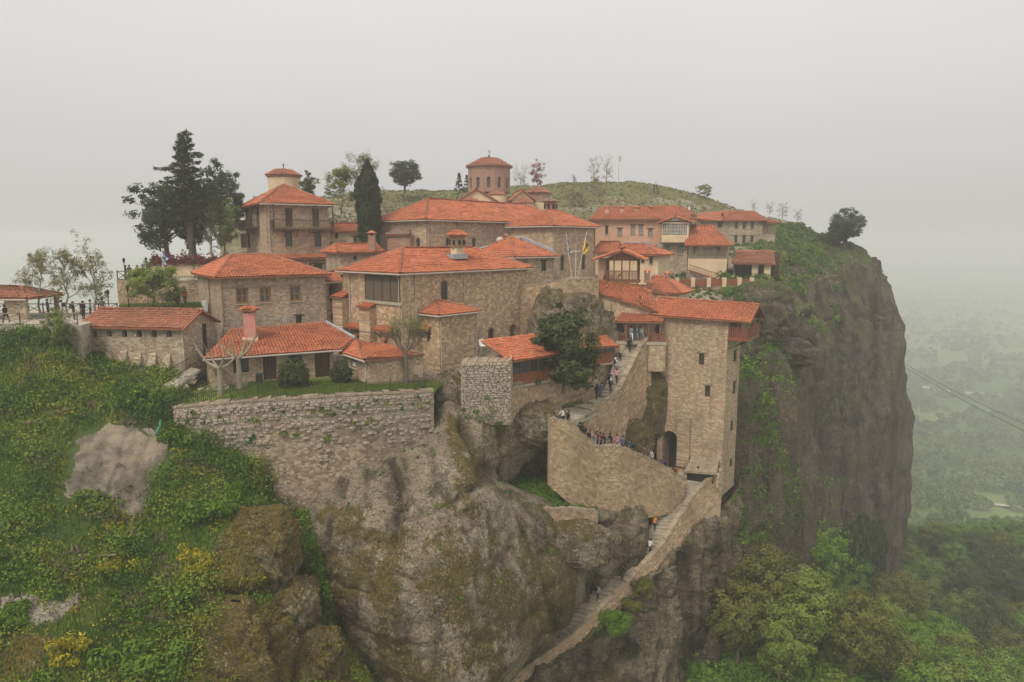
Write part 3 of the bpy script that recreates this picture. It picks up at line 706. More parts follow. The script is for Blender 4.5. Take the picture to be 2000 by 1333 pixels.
# ---- the great cliff on the right
CR = [
 [(1390, 446, 152), (1440, 436, 152), (1490, 430, 152), (1530, 430, 152), (1560, 438, 150), (1600, 450, 147), (1640, 462, 145), (1670, 474, 143.5), (1692, 486, 143), (1708, 500, 145), (1716, 512, 150), (1690, 500, 170)],
 [(1400, 492, 128), (1445, 488, 130), (1495, 482, 131), (1535, 482, 132), (1570, 488, 133), (1610, 505, 135), (1650, 520, 137), (1682, 532, 139), (1706, 545, 141.5), (1722, 556, 145), (1728, 566, 151), (1700, 560, 172)],
 [(1410, 560, 98), (1455, 565, 99), (1500, 560, 104), (1540, 560, 111), (1575, 565, 118), (1615, 578, 125), (1655, 590, 131), (1690, 600, 136), (1718, 608, 141), (1738, 614, 146), (1744, 624, 152), (1715, 615, 173)],
 [(1415, 640, 88), (1465, 650, 90), (1510, 645, 96), (1550, 648, 104), (1590, 655, 112), (1625, 662, 120), (1665, 670, 127.5), (1702, 676, 134), (1732, 682, 140), (1755, 686, 146), (1762, 694, 152), (1730, 690, 174)],
 [(1412, 760, 83), (1465, 770, 85), (1512, 770, 91), (1555, 772, 99.5), (1595, 778, 109), (1632, 782, 118), (1672, 788, 126), (1712, 792, 133), (1745, 795, 139.5), (1770, 797, 145.5), (1777, 803, 152), (1745, 800, 174)],
 [(1405, 880, 79), (1460, 890, 81), (1510, 895, 87), (1555, 900, 96), (1598, 905, 106), (1636, 908, 115.5), (1676, 910, 124.5), (1716, 912, 132), (1748, 913, 139), (1772, 914, 145.5), (1778, 918, 152), (1748, 915, 174)],
 [(1395, 1000, 75), (1455, 1010, 77.5), (1508, 1020, 83.5), (1555, 1025, 93), (1598, 1030, 103.5), (1636, 1032, 113.5), (1676, 1034, 123), (1712, 1035, 131), (1742, 1036, 138.5), (1762, 1036, 145.5), (1767, 1040, 152), (1740, 1040, 174)],
 [(1380, 1160, 70), (1445, 1170, 73.5), (1500, 1180, 80), (1550, 1180, 90), (1592, 1180, 101), (1630, 1178, 112), (1668, 1175, 122), (1698, 1170, 130.5), (1722, 1166, 138), (1738, 1162, 145), (1742, 1160, 152), (1720, 1160, 174)],
 [(1350, 1420, 66), (1430, 1430, 70), (1490, 1420, 77), (1540, 1400, 88), (1582, 1390, 99), (1618, 1370, 110), (1652, 1350, 120.5), (1680, 1330, 130), (1700, 1310, 138), (1712, 1290, 145), (1715, 1280, 152), (1700, 1280, 174)],
]
def cf_veg(u, v, G, N):
    m = -0.2 + 1.0 * smooth(0.42, 0.70, N[..., 2]) + 0.35 * fbm(G / 5.0, 3)
    m = m + 0.55 * inpoly(u, v, [(1450, 700), (1500, 690), (1560, 740), (1520, 800), (1560, 950), (1560, 1040), (1440, 1100), (1440, 900)])
    m = m + 0.6 * inpoly(u, v, [(1480, 430), (1580, 430), (1640, 470), (1600, 520), (1530, 500)])
    return m
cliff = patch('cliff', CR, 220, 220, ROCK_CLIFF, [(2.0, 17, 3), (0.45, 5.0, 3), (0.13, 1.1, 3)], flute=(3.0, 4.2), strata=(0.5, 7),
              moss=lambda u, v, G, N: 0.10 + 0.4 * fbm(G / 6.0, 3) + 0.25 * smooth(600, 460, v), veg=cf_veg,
              clefts=[([(1570, 620), (1578, 690), (1600, 760), (1618, 830), (1622, 900), (1612, 990)], 7, 1.6), ([(1520, 655), (1545, 672), (1570, 680)], 13, 3.5), ([(1690, 620), (1705, 760), (1700, 900), (1715, 1040)], 10, 1.5), ([(1640, 640), (1650, 780), (1655, 930)], 9, 1.3)], cracks=[(.5, 15)], stains=[([(1700, 560), (1712, 700), (1706, 860), (1716, 1060)], 9, .9), ([(1670, 560), (1668, 720), (1676, 900), (1672, 1000)], 8, .8), ([(1638, 600), (1645, 780), (1650, 960)], 8, .75), ([(1735, 640), (1745, 800), (1738, 1000)], 8, .8), ([(1590, 760), (1604, 860), (1600, 960)], 9, .8), ([(1545, 860), (1550, 960)], 8, .6), ([(1660, 500), (1655, 560)], 9, .5), ([(1535, 672), (1580, 668)], 10, .8)])
cliff.o['label'] = 'sheer mossy brown cliff falling to the valley'

# ---- summit hill behind the monastery
HL = [
 [(430, 520, 96), (560, 480, 100), (660, 472, 104), (760, 462, 108), (880, 455, 118), (1000, 452, 124), (1100, 455, 126), (1180, 470, 124), (1260, 475, 126), (1340, 470, 130), (1410, 470, 138), (1480, 462, 146), (1560, 452, 152)],
 [(430, 490, 112), (560, 440, 118), (660, 428, 122), (760, 416, 126), (880, 404, 134), (1000, 402, 140), (1100, 408, 140), (1180, 415, 140), (1260, 420, 142), (1340, 422, 144), (1410, 432, 148), (1480, 438, 152), (1560, 442, 156)],
 [(430, 470, 130), (560, 410, 135), (660, 396, 140), (760, 386, 144), (880, 382, 150), (1000, 380, 154), (1100, 382, 156), (1180, 384, 156), (1260, 390, 156), (1340, 400, 156), (1410, 416, 157), (1480, 430, 157), (1560, 440, 159)],
 [(430, 462, 150), (560, 402, 154), (660, 385, 158), (760, 375, 162), (880, 373, 166), (1000, 366, 170), (1100, 361, 172), (1180, 356, 173), (1255, 360, 172), (1330, 372, 170), (1405, 399, 167), (1480, 421, 164), (1560, 438, 162)],
 [(430, 480, 185), (560, 425, 190), (660, 412, 192), (760, 404, 194), (880, 400, 196), (1000, 396, 200), (1100, 394, 202), (1180, 392, 203), (1255, 394, 202), (1330, 402, 200), (1405, 424, 196), (1480, 442, 190), (1560, 460, 182)],
]
hill = patch('hill', HL, 120, 220, ROCK_HILL, [(1.2, 12, 3), (0.35, 2.5, 4)], moss=lambda u, v, G, N: 0.15 + 0.2 * fbm(G / 6., 3),
             veg=lambda u, v, G, N: 0.55 + 0.5 * fbm(G / 7.0, 3) + 0.3 * smooth(0, 30, 400 - v))
# ---- plateau the buildings stand on (terraced ground, mostly hidden by the houses)
PL = [[(300, 0, 72.5, -11.0), (480, 0, 73, -10.0), (640, 0, 74, -9.2), (800, 0, 77, -12.5), (930, 0, 80, -13.5), (1050, 0, 79, -13.5), (1150, 0, 80, -11.6), (1260, 0, 83, -8.3), (1340, 0, 88, -8.6), (1430, 0, 94, -8.4), (1490, 0, 97, -8.6)],
      [(300, 0, 79, -5.2), (480, 0, 80, -5.0), (640, 0, 81, -4.9), (800, 0, 84, -4.8), (930, 0, 86, -4.8), (1050, 0, 86, -5.0), (1150, 0, 87, -5.6), (1260, 0, 90, -6.4), (1340, 0, 96, -6.7), (1430, 0, 101, -6.6), (1500, 0, 104, -6.8)],
      [(300, 0, 86, -3.4), (480, 0, 88, -3.6), (640, 0, 90, -2.6), (800, 0, 93, -2.4), (930, 0, 94, -3.2), (1050, 0, 96, -4.4), (1150, 0, 99, -5.4), (1260, 0, 103, -6.2), (1340, 0, 106, -6.3), (1430, 0, 110, -5.6), (1510, 0, 114, -5.4)],
      [(300, 0, 100, -3.6), (480, 0, 102, -3.2), (640, 0, 104, 0.0), (800, 0, 108, 0.8), (930, 0, 112, 0.6), (1050, 0, 114, 0), (1150, 0, 114, -2.4), (1260, 0, 115, -3.2), (1340, 0, 120, -3.0), (1430, 0, 128, -1.0), (1520, 0, 136, -1)]]
PLW = [[np.array([xat(u, Y, z), Y, z]) for (u, _, Y, z) in r] for r in PL]
plateau = patch('plateau', PLW, 90, 160, mat_rock('plateau_ground', (0.26, 0.21, 0.14), (0.36, 0.30, 0.22), (0.10, 0.08, 0.06), (0.12, 0.10, 0.03), (0.10, 0.11, 0.03), 0.0, 0.3), [(0.3, 4, 3)], veg=lambda u, v, G, N: 0.25 + 0.5 * fbm(G / 6.0, 3), world=True)

FW = [[np.array([xat(u, Y, z), Y, z]) for u in np.linspace(a, b, 6)] for Y, z, a, b in ((60.5, -13.3, 375, 835), (66, -12.9, 350, 940), (71, -12.1, 345, 1050), (76, -11.6, 340, 1060))]
patch('yard', FW, 24, 50, ROCK_SLOPE, [(.15, 3, 2)], veg=lambda u, v, G, N: .3 + 0 * u, world=True)
# ---- separate boulders
def boulder(name, c, rad, seed, mat, label=None, amp=0.28, sub=72, moss=0.2, shape=2.4, vegtop=0.0):
    th = np.linspace(0.02, math.pi - 0.02, sub); ph = np.linspace(0, 2 * math.pi, sub * 2 + 1)
    T, Ph = np.meshgrid(th, ph, indexing='ij')
    d = np.stack([np.sin(T) * np.cos(Ph), np.sin(T) * np.sin(Ph), np.cos(T)], -1)
    e = 2.0 / shape
    s = np.sign(d) * np.abs(d) ** e
    P = s * np.array(rad)
    nse = fbm(d * 1.7 + seed * 3.1, 4) * amp + fbm(d * 6 + seed, 4) * amp * 0.32
    nse = nse - .07 * np.exp(-(fbm(d * 1.5 + seed * 1.7, 4) / .035) ** 2) + .02 * fbm(d * 22 + seed, 3)
    P = P * (1 + nse)[..., None] + np.array(c)
    P[:, -1] = P[:, 0]
    N = grid_normals(P)
    V = P.reshape(-1, 3)
    me = mk_mesh(name, V, grid_quads(*T.shape), attrs={'moss': np.full(len(V), moss) + 0.25 * d[..., 2].ravel(), 'veg': (vegtop * smooth(0.3, .9, d[..., 2]) + 0.25 * fbm(P / 1.5, 3) * (vegtop > 0)).ravel()}, mats=[mat], smooth=True)
    o = add_obj(name, me); o['kind'] = 'structure'
    if label: o['label'] = label
    p = Patch(); p.G = P; p.N = -N if np.sum(N * d) < 0 else N; p.u, p.v = proj(P); p.area = np.linalg.norm(P[1:, :-1] - P[:-1, :-1], axis=2) * np.linalg.norm(P[:-1, 1:] - P[:-1, :-1], axis=2); BPATCH[o.name] = p
    return o
BPATCH = {}
b_knob = boulder('boulder', at(1108, 640, 77) + np.array([0, 1.2, 0]), (4.3, 4.0, 5.0), 1, ROCK_MAIN, moss=0.12, amp=0.2, vegtop=0.35)
b_knob2 = boulder('boulder', at(1165, 668, 79), (3.4, 3.2, 4.2), 9, ROCK_STAIR, moss=0.05, amp=0.25)
b_tri = boulder('boulder', at(1266, 784, 77.8), (3.2, 2.4, 5.2), 3, ROCK_MAIN, moss=0.3, amp=0.24)
b_tri2 = boulder('boulder', at(1232, 868, 73.5), (2.4, 2.2, 3.0), 13, ROCK_MAIN, moss=0.35, amp=0.3)
b_over = boulder('boulder', at(1042, 826, 65.0), (3.2, 3.0, 2.2), 5, ROCK_MAIN, moss=0.1, amp=0.22)
b_over2 = boulder('boulder', at(945, 845, 64.4), (2.4, 3.0, 2.2), 6, ROCK_MAIN, moss=0.0, amp=0.2)
b_back = boulder('boulder', at(1010, 935, 72.0), (6.0, 3.6, 5.4), 7, ROCK_STAIR, moss=-0.3, amp=0.15)
b_fill = boulder('boulder', at(873, 803, 63.8), (2.3, 2.2, 3.9), 8, ROCK_MAIN, moss=0.0, amp=0.15)
b_inner = boulder('boulder', at(1176, 1046, 67.2), (4.6, 3.0, 4.6), 10, ROCK_STAIR, moss=0.0, amp=0.2)
b_in2 = boulder('boulder', at(1170, 1140, 69.0), (4.2, 3.2, 4.5), 15, ROCK_STAIR, moss=0.0, amp=.2)
b_in3 = boulder('boulder', at(1278, 860, 84.5), (4.4, 2.6, 8.0), 16, ROCK_STAIR, moss=-.1, amp=.15)
b_in4 = boulder('boulder', at(1258, 1034, 72.5), (2.8, 1.8, 4.4), 17, ROCK_STAIR, moss=0, amp=.2)
b_in5 = boulder('boulder', at(1118, 1066, 60.6), (3.6, 1.5, 2.35), 18, ROCK_MAIN, moss=.1, amp=.18, shape=2.8)
b_ledge = boulder('boulder', at(1530, 690, 101), (4.6, 3.2, 2.4), 11, ROCK_CLIFF, moss=-0.3, amp=0.25)
b_step = boulder('boulder', at(1480, 610, 97), (4.8, 3.6, 4.6), 12, ROCK_CLIFF, moss=0.1, amp=0.25, vegtop=0.6)
b_m1 = boulder('boulder', at(505, 1078, 47.0), (2.9, 2.6, 3.0), 21, ROCK_MAIN, 'big rounded boulder furred with ochre moss, by the yellow broom', amp=.27, moss=.3, shape=2.7)
b_m2 = boulder('boulder', at(570, 1192, 46.0), (1.75, 2.2, 2.2), 22, ROCK_MAIN, 'smaller boulder with grey cap right below the mossy one', amp=.33, moss=.12, shape=2.8)
b_m3 = boulder('boulder', at(470, 1318, 41.5), (3.3, 2.6, 4.6), 23, ROCK_MAIN, 'steep ochre rock face at the bottom of the slope', amp=.32, moss=.5, shape=3.2)
b_m4 = boulder('boulder', at(610, 1300, 44.5), (2.2, 2.2, 2.6), 24, ROCK_MAIN, 'dark mossy rock at the bottom beside the ivy strip', amp=.32, moss=.35, shape=2.8)
for o, l in ((b_knob, 'grey lichen covered boulder below the crossed flagpoles'), (b_tri, 'mossy rock knob wedged between stair wall and tower'), (b_over, 'rounded rock overhanging the dark cave'), (b_ledge, 'pale undercut ledge high on the cliff')):
    o['label'] = l
# ------------------------------------------------------------------ building kit
class Fr:
    """a vertical facade plane from p0 to p1 (left to right seen from outside)"""
    def __init__(s, p0, p1):
        s.o = np.array(p0[:2], float); e = np.array(p1[:2], float) - s.o
        s.L = float(np.hypot(*e)); s.d = e / s.L; s.n = np.array([s.d[1], -s.d[0]])
    def pt(s, a, z, t=0.0):
        q = s.o + s.d * a + s.n * t
        return (q[0], q[1], z)
    def px(s, u, v):
        r = ray(u, v); k = (s.o @ s.n) / (r[:2] @ s.n)
        return float((k * r[:2] - s.o) @ s.d), float(k * r[2])
    def rect(s, u0, v0, u1, v1):
        um, vm = (u0 + u1) / 2, (v0 + v1) / 2
        a0, a1 = s.px(u0, vm)[0], s.px(u1, vm)[0]; z1, z0 = s.px(um, v0)[1], s.px(um, v1)[1]
        return a0, a1, z0, z1
    def box(s, mb, a0, a1, z0, z1, t0, t1, m=0):
        b = [s.pt(a0, z0, t1), s.pt(a1, z0, t1), s.pt(a1, z0, t0), s.pt(a0, z0, t0)]
        t = [s.pt(a0, z1, t1), s.pt(a1, z1, t1), s.pt(a1, z1, t0), s.pt(a0, z1, t0)]
        mb.hexa(b, t, m)

def facade(mb, fr, L, z0, z1, ops, m=0):
    """ops: (a0,a1,b0,b1,depth,arch)"""
    ss = sorted({0.0, L} | {min(max(x, 0.0), L) for o in ops for x in (o[0], o[1])})
    zz = sorted({z0, z1} | {min(max(x, z0), z1) for o in ops for x in (o[2], o[3])})
    for i in range(len(ss) - 1):
        for j in range(len(zz) - 1):
            cs, cz = (ss[i] + ss[i + 1]) / 2, (zz[j] + zz[j + 1]) / 2
            if ss[i + 1] - ss[i] < 1e-4 or zz[j + 1] - zz[j] < 1e-4: continue
            if any(o[0] < cs < o[1] and o[2] < cz < o[3] for o in ops): continue
            mb.face([fr.pt(ss[i], zz[j]), fr.pt(ss[i + 1], zz[j]), fr.pt(ss[i + 1], zz[j + 1]), fr.pt(ss[i], zz[j + 1])],
                    [(ss[i], zz[j]), (ss[i + 1], zz[j]), (ss[i + 1], zz[j + 1]), (ss[i], zz[j + 1])], m)
    for a0, a1, b0, b1, dep, arch in ops:
        def q(p, r, uvs=None): mb.face([p[0], p[1], r[1], r[0]], m=m)
        r = min((a1 - a0) / 2, (b1 - b0) * .8) if arch else 0
        bt = b1 - r
        for aa in (a0, a1):
            P = [fr.pt(aa, b0, 0), fr.pt(aa, b0, -dep), fr.pt(aa, bt, -dep), fr.pt(aa, bt, 0)]
            mb.face(P if aa == a0 else P[::-1], [(0, b0), (dep, b0), (dep, bt), (0, bt)], m)
        mb.face([fr.pt(a0, b0, 0), fr.pt(a1, b0, 0), fr.pt(a1, b0, -dep), fr.pt(a0, b0, -dep)], [(a0, 0), (a1, 0), (a1, dep), (a0, dep)], m)
        if not arch:
            mb.face([fr.pt(a0, b1, -dep), fr.pt(a1, b1, -dep), fr.pt(a1, b1, 0), fr.pt(a0, b1, 0)], [(a0, 0), (a1, 0), (a1, dep), (a0, dep)], m)
        else:
            c = (a0 + a1) / 2; hw = (a1 - a0) / 2; n = 8
            arc = [(c - hw * math.cos(math.pi * k / n), bt + r * math.sin(math.pi * k / n)) for k in range(n + 1)]
            for k in range(n):
                p, w = arc[k], arc[k + 1]
                mb.face([fr.pt(*p), fr.pt(*w), fr.pt(w[0], b1), fr.pt(p[0], b1)], [p, w, (w[0], b1), (p[0], b1)], m)
                mb.face([fr.pt(*p, -dep), fr.pt(*w, -dep), fr.pt(*w, 0), fr.pt(*p, 0)], [(p[0], 0), (w[0], 0), (w[0], dep), (p[0], dep)], m)

def tile_template(w, l, h=0.10):
    xs = np.array([-.5, -.34, 0, .34, .5]) * w * .88; zs = np.array([-.1, .7, 1.0, .7, -.1]) * h
    lo = np.stack([xs, np.zeros(5), zs + 0.055], 1); hi = np.stack([xs * .9, np.full(5, l * 1.12), zs + 0.005], 1)
    V = np.concatenate([lo, hi]); q = [[i, i + 1, i + 6, i + 5] for i in range(4)]
    return V, np.array(q)
class Tiles:
    def __init__(s): s.V = []; s.Q = []; s.n = 0; s.r = np.random.default_rng(11)
    def add(s, O, X, Y, Z, T):
        """O (n,3) origins; X,Y,Z axes (3,)"""
        V, q = T; n = len(O)
        if n == 0: return
        jit = s.r.normal(scale=.012, size=(n, 3))
        P = (O + jit)[:, None, :] + V[None, :, 0:1] * X + V[None, :, 1:2] * Y + V[None, :, 2:3] * Z
        s.V.append(P.reshape(-1, 3)); s.Q.append((q[None] + (s.n + np.arange(n) * len(V))[:, None, None]).reshape(-1, 4)); s.n += n * len(V)
    def plane(s, poly, w=.28, l=.38):
        P = [np.array(p, float) for p in poly]
        nn = sum(np.cross(P[i], P[(i + 1) % len(P)]) for i in range(len(P))); nn /= np.linalg.norm(nn); cen = sum(P) / len(P)
        P = [p - nn * ((p - cen) @ nn) for p in P]; e = P[1] - P[0]; e /= np.linalg.norm(e)
        if nn[2] < 0: nn = -nn
        up = np.cross(nn, e)
        q = np.array([[(p - P[0]) @ e, (p - P[0]) @ up] for p in P])
        T = tile_template(w, l); k = len(q); H = q[:, 1].max(); O = []
        for r_ in range(int(math.ceil(H / l))):
            y = r_ * l + 0.02; yc = min(y + l * .5, H - 1e-3); xs = []
            for i in range(k):
                a, b = q[i], q[(i + 1) % k]
                if (a[1] > yc) != (b[1] > yc): xs.append(a[0] + (yc - a[1]) / (b[1] - a[1]) * (b[0] - a[0]))
            if len(xs) < 2: continue
            x0, x1 = min(xs), max(xs)
            g = np.arange(math.ceil((x0 + w * .3) / w), math.floor((x1 - w * .3) / w) + 1) * w
            for x in g: O.append(P[0] + e * x + up * y)
        if O: O = np.array(O); s.add(O + nn * (.07 * pnoise(O / 1.5))[:, None], e, up, nn, T)
    def ridge(s, a, b, w=.34, l=.45):
        a = np.array(a, float); b = np.array(b, float); d = b - a; L = np.linalg.norm(d); d /= L
        x = np.cross(d, [0, 0, 1.0]); x /= np.linalg.norm(x); z = np.cross(x, d)
        n = max(1, int(L / l)); O = a + d * (np.arange(n) * L / n)[:, None] + z * 0.05
        s.add(O, x, d, z, tile_template(w, L / n, .12))
    def build(s, name, mat, parent):
        if not s.V: return None
        o = add_obj(name, mk_mesh(name, np.concatenate(s.V), np.concatenate(s.Q), mats=[mat]), parent); o['kind'] = 'stuff'; return o

def deck(mb, poly, th=.12):
    P = [Vector(p) for p in poly]; B = [p - Vector((0, 0, th)) for p in P]
    mb.face(P); mb.face(B[::-1])
    for i in range(len(P)):
        j = (i + 1) % len(P); mb.face([P[i], B[i], B[j], P[j]])
def roof(root, planes, ridges=(), gutters=(), mat=None, name='roof', w=.28, l=.38, ridge_mat=None, deckmat=None):
    mb = MB()
    for p in planes: deck(mb, p)
    r = mb.build(name, deckmat or DECK, root)
    t = Tiles()
    for p in planes: t.plane([tuple(q) for q in p], w, l)
    t.build('roof_tiles', mat or TILE, r)
    if ridges:
        t = Tiles()
        for a, b in ridges: t.ridge(a, b)
        t.build('ridge_tiles', ridge_mat or TILE_OLD, r)
    if gutters:
        g = MB()
        for a, b in gutters: g.bar(Vector(a) - Vector((0, 0, .10)), Vector(b) - Vector((0, 0, .10)), .075, 6)
        g.build('gutter', GUTTER, r)
    return r

def V3(p, z): return (float(p[0]), float(p[1]), float(z))
def hip(C, ze, zr, i0, i1, ov=.5):
    """C: 4 plan corners A,B,B',A'; returns planes, ridges, front/side eaves, ridge ends"""
    C = [np.array(c[:2], float) for c in C]
    d = (C[1] - C[0]) / np.linalg.norm(C[1] - C[0]); p = (C[3] - C[0]) / np.linalg.norm(C[3] - C[0])
    E = [C[0] - d * ov - p * ov, C[1] + d * ov - p * ov, C[2] + d * ov + p * ov, C[3] - d * ov + p * ov]
    r0 = (E[0] + E[3]) / 2 + d * i0; r1 = (E[1] + E[2]) / 2 - d * i1
    e = [V3(q, ze) for q in E]; R0, R1 = V3(r0, zr), V3(r1, zr)
    pl = []
    if np.linalg.norm(r1 - r0) < .2 or (r1 - r0) @ d < 0:
        R0 = R1 = V3((r0 + r1) / 2, zr)
        pl = [[e[0], e[1], R0], [e[1], e[2], R0], [e[2], e[3], R0], [e[3], e[0], R0]]
        rd = [(e[k], R0) for k in range(4)]
    else:
        pl = [[e[0], e[1], R1, R0], [e[2], e[3], R0, R1]]
        rd = [(R0, R1)]
        if i1 > .05: pl.append([e[1], e[2], R1]); rd += [(e[1], R1), (e[2], R1)]
        if i0 > .05: pl.append([e[3], e[0], R0]); rd += [(e[0], R0), (e[3], R0)]
    return pl, rd, e, (R0, R1)

def window(root, fr, a0, a1, b0, b1, frame=WOOD, pane=GLASS, nx=2, ny=3, rec=.27, lintel=None, sill=None, shutters=False, arch=False, name='window', fw=.07):
    m = MB(); t0, t1 = -rec, -rec + .09
    fr.box(m, a0, a0 + fw, b0, b1, t0, t1); fr.box(m, a1 - fw, a1, b0, b1, t0, t1)
    fr.box(m, a0 + fw, a1 - fw, b0, b0 + fw, t0, t1); fr.box(m, a0 + fw, a1 - fw, b1 - fw, b1, t0, t1)
    for k in range(1, nx):
        c = a0 + (a1 - a0) * k / nx; fr.box(m, c - fw * .4, c + fw * .4, b0 + fw, b1 - fw, t0, t1 - .015)
    for k in range(1, ny):
        c = b0 + (b1 - b0) * k / ny; fr.box(m, a0 + fw, a1 - fw, c - fw * .25, c + fw * .25, t0, t1 - .03)
    w = m.build(name, frame, root)
    p = MB(); fr.box(p, a0 + .01, a1 - .01, b0 + .01, b1 - .01, t0 - .03, t0 + .02); p.build('pane', pane, w)
    if lintel:
        p = MB(); e = .25; fr.box(p, a0 - e, a1 + e, b1 + .01, b1 + .13, -.1, .07); p.build('lintel', lintel, w)
    if sill:
        p = MB(); fr.box(p, a0 - .08, a1 + .08, b0 - .1, b0 - .005, -.1, .09); p.build('sill', sill, w)
    return w
def door(root, fr, a0, a1, b0, b1, mat=WOOD_DARK, rec=.22, planks=5):
    m = MB(); w = (a1 - a0) / planks
    for k in range(planks): fr.box(m, a0 + k * w + .008, a0 + (k + 1) * w - .008, b0, b1, -rec, -rec + .05 + .012 * (k % 2))
    d = m.build('door', mat, root)
    h = MB(); fr.box(h, a1 - .2, a1 - .12, b0 + .95, b0 + 1.1, -rec + .05, -rec + .1); h.build('handle', IRON, d)
    return d
def dark_back(root, fr, a0, a1, b0, b1, dep, name='opening_backing', mat=SHADE):  # panel whose near-black colour paints the opening's inner shade, unless mat differs
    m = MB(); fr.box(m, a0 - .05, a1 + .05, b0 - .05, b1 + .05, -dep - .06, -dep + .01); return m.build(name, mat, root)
def arch_ring(root, fr, a0, a1, b0, b1, mat=BRICK, wd=.16, straight=True):
    c = (a0 + a1) / 2; hw = (a1 - a0) / 2; r = min(hw, (b1 - b0) * .8); bt = b1 - r; n = 11; m = MB()
    def p(k, e, t): 
        th = math.pi * k / n
        return fr.pt(c - (hw + e) * math.cos(th), bt + (r + e) * math.sin(th), t)
    for k in range(n):
        k1 = k + .9
        b = [p(k, .005, .04), p(k1, .005, .04), p(k1, .005, -.02), p(k, .005, -.02)]
        t = [p(k, wd, .04), p(k1, wd, .04), p(k1, wd, -.02), p(k, wd, -.02)]
        m.hexa(b, t)
    return m.build('arch_bricks', mat, root, stuff=True)
def pipe(root, fr, a, z0, z1, mat=GUTTER, t=.09, kink=.45):
    m = MB(); pts = [fr.pt(a, z1, kink), fr.pt(a, z1 - .12, kink), fr.pt(a, z1 - .5, t), fr.pt(a, z0, t)]
    m.tube(pts, .055, 6); return m.build('drainpipe', mat, root)
def hood(root, fr, a0, a1, zt, pr=.7, rise=.35):
    """little tiled canopy on wooden brackets"""
    z0 = zt - rise
    pl = [[fr.pt(a0, z0, pr), fr.pt(a1, z0, pr), fr.pt(a1, zt, 0), fr.pt(a0, zt, 0)]]
    r = roof(root, pl, name='canopy', w=.24, l=.34)
    for a in (a0 + .12, a1 - .12):
        m = MB(); m.tube([fr.pt(a, z0 - .1, 0), fr.pt(a, z0 - .1, pr * .85), fr.pt(a, z0 - .75, .03)], .05, 4); m.build('bracket', WOOD_DARK, r)
def do_ops(root, fr, specs):
    """turn surveyed openings into holes; return hole list, then dress them"""
    holes = []; todo = []
    for sp in specs:
        kind, u0, v0, u1, v1 = sp[:5]; kw = sp[5] if len(sp) > 5 else {}
        a0, a1, b0, b1 = fr.rect(u0, v0, u1, v1)
        arch = kind in ('arch', 'archwin', 'niche', 'archdoor')
        dep = kw.get('dep', {'arch': .8, 'niche': .35, 'hole': .8}.get(kind, .3))
        holes.append((a0, a1, b0, b1, dep + (.06 if kind not in ('hole', 'arch', 'niche') else 0), arch)); todo.append((kind, a0, a1, b0, b1, dep, kw))
    def dress():
        for kind, a0, a1, b0, b1, dep, kw in todo:
            k2 = {k: v for k, v in kw.items() if k not in ('dep', 'ring')}
            if kind in ('win', 'archwin'): window(root, fr, a0, a1, b0, b1, **k2)
            elif kind in ('door', 'archdoor'): door(root, fr, a0, a1, b0, b1, **k2)
            elif kind in ('arch', 'niche', 'hole'): dark_back(root, fr, a0, a1, b0, b1, dep, kw.get('name', 'opening_backing'), kw.get('mat', SHADE))
            if kw.get('ring'): arch_ring(root, fr, a0, a1, b0, b1)
    return holes, dress
def block(root, C, z0, z1, wall=ST_WARM, ops={}, gables=(), zr=None, roofspec=None, wname='wall', faces=(0, 1, 2, 3), zbot=None):
    """walls of a rectangular block with openings; C: A,B,B',A'"""
    mb = MB(); dr = []; frs = []
    for k in range(4):
        fr = Fr(C[k], C[(k + 1) % 4]); frs.append(fr)
        if k not in faces: continue
        h, d = do_ops(root, fr, ops.get(k, []))
        facade(mb, fr, fr.L, z0, z1, h); dr.append(d)
        if k in gables:
            q = [fr.pt(0, z1), fr.pt(fr.L, z1), fr.pt(fr.L / 2, zr)]
            mb.face(q, [(0, z1), (fr.L, z1), (fr.L / 2, zr)])
    mb.build(wname, wall, root)
    for d in dr: d()
    return frs
def plan(uA, YA, uB, YB, depth, z, side=1):
    A = np.array([xat(uA, YA, z), YA]); B = np.array([xat(uB, YB, z), YB])
    d = (B - A) / np.linalg.norm(B - A); p = np.array([-d[1], d[0]])
    return [A, B, B + p * depth, A + p * depth]
def house(name, label, cat, C, z0, z1, zr, i0, i1, ov=.5, wall=ST_WARM, ops={}, group=None, tile=None, gutters=(0, 3), tw=.28, tl=.38, ze=None):
    c = sum(C) / 4
    root = thing(name, label, cat, V3(c, z0), group)
    ze = z1 - .12 if ze is None else ze
    g = []
    if i1 <= .05: g.append(1)
    if i0 <= .05: g.append(3)
    frs = block(root, C, z0, z1, wall, ops, g, zr - .12)
    pl, rd, e, R = hip(C, ze, zr, i0, i1, ov)
    gl = [(e[k], e[(k + 1) % 4]) for k in gutters if not ((k == 1 and i1 <= .05) or (k == 3 and i0 <= .05))]
    roof(root, pl, rd, gl, tile, w=tw, l=tl)
    return root, frs
def chimney(root, c, s, h, mat=BRICK, cap=True, name='chimney', capmat=TILE_OLD, vents=True):
    m = MB(); m.box(c, s, s, h); ch = m.build(name, mat, root)
    if cap:
        m = MB(); z = c[2] + h
        for dx in (-1, 1):
            for dy in (-1, 1): m.box((c[0] + dx * s * .4, c[1] + dy * s * .4, z), s * .16, s * .16, .3)
        hx = s * .72
        q = [(c[0] - hx, c[1] - hx, z + .3), (c[0] + hx, c[1] - hx, z + .3), (c[0] + hx, c[1] + hx, z + .3), (c[0] - hx, c[1] + hx, z + .3)]
        m.face(q[::-1]); ap = (c[0], c[1], z + .62)
        for k in range(4): m.face([q[k], q[(k + 1) % 4], ap])
        m.build('chimney_cap', capmat, ch)
    return ch
def cross(root, p, h, mat=IRON, name='cross', r=.035):
    m = MB(); p = Vector(p)
    m.bar(p, p + Vector((0, 0, h)), r); m.bar(p + Vector((-h * .28, 0, h * .68)), p + Vector((h * .28, 0, h * .68)), r)
    return m.build(name, mat, root)
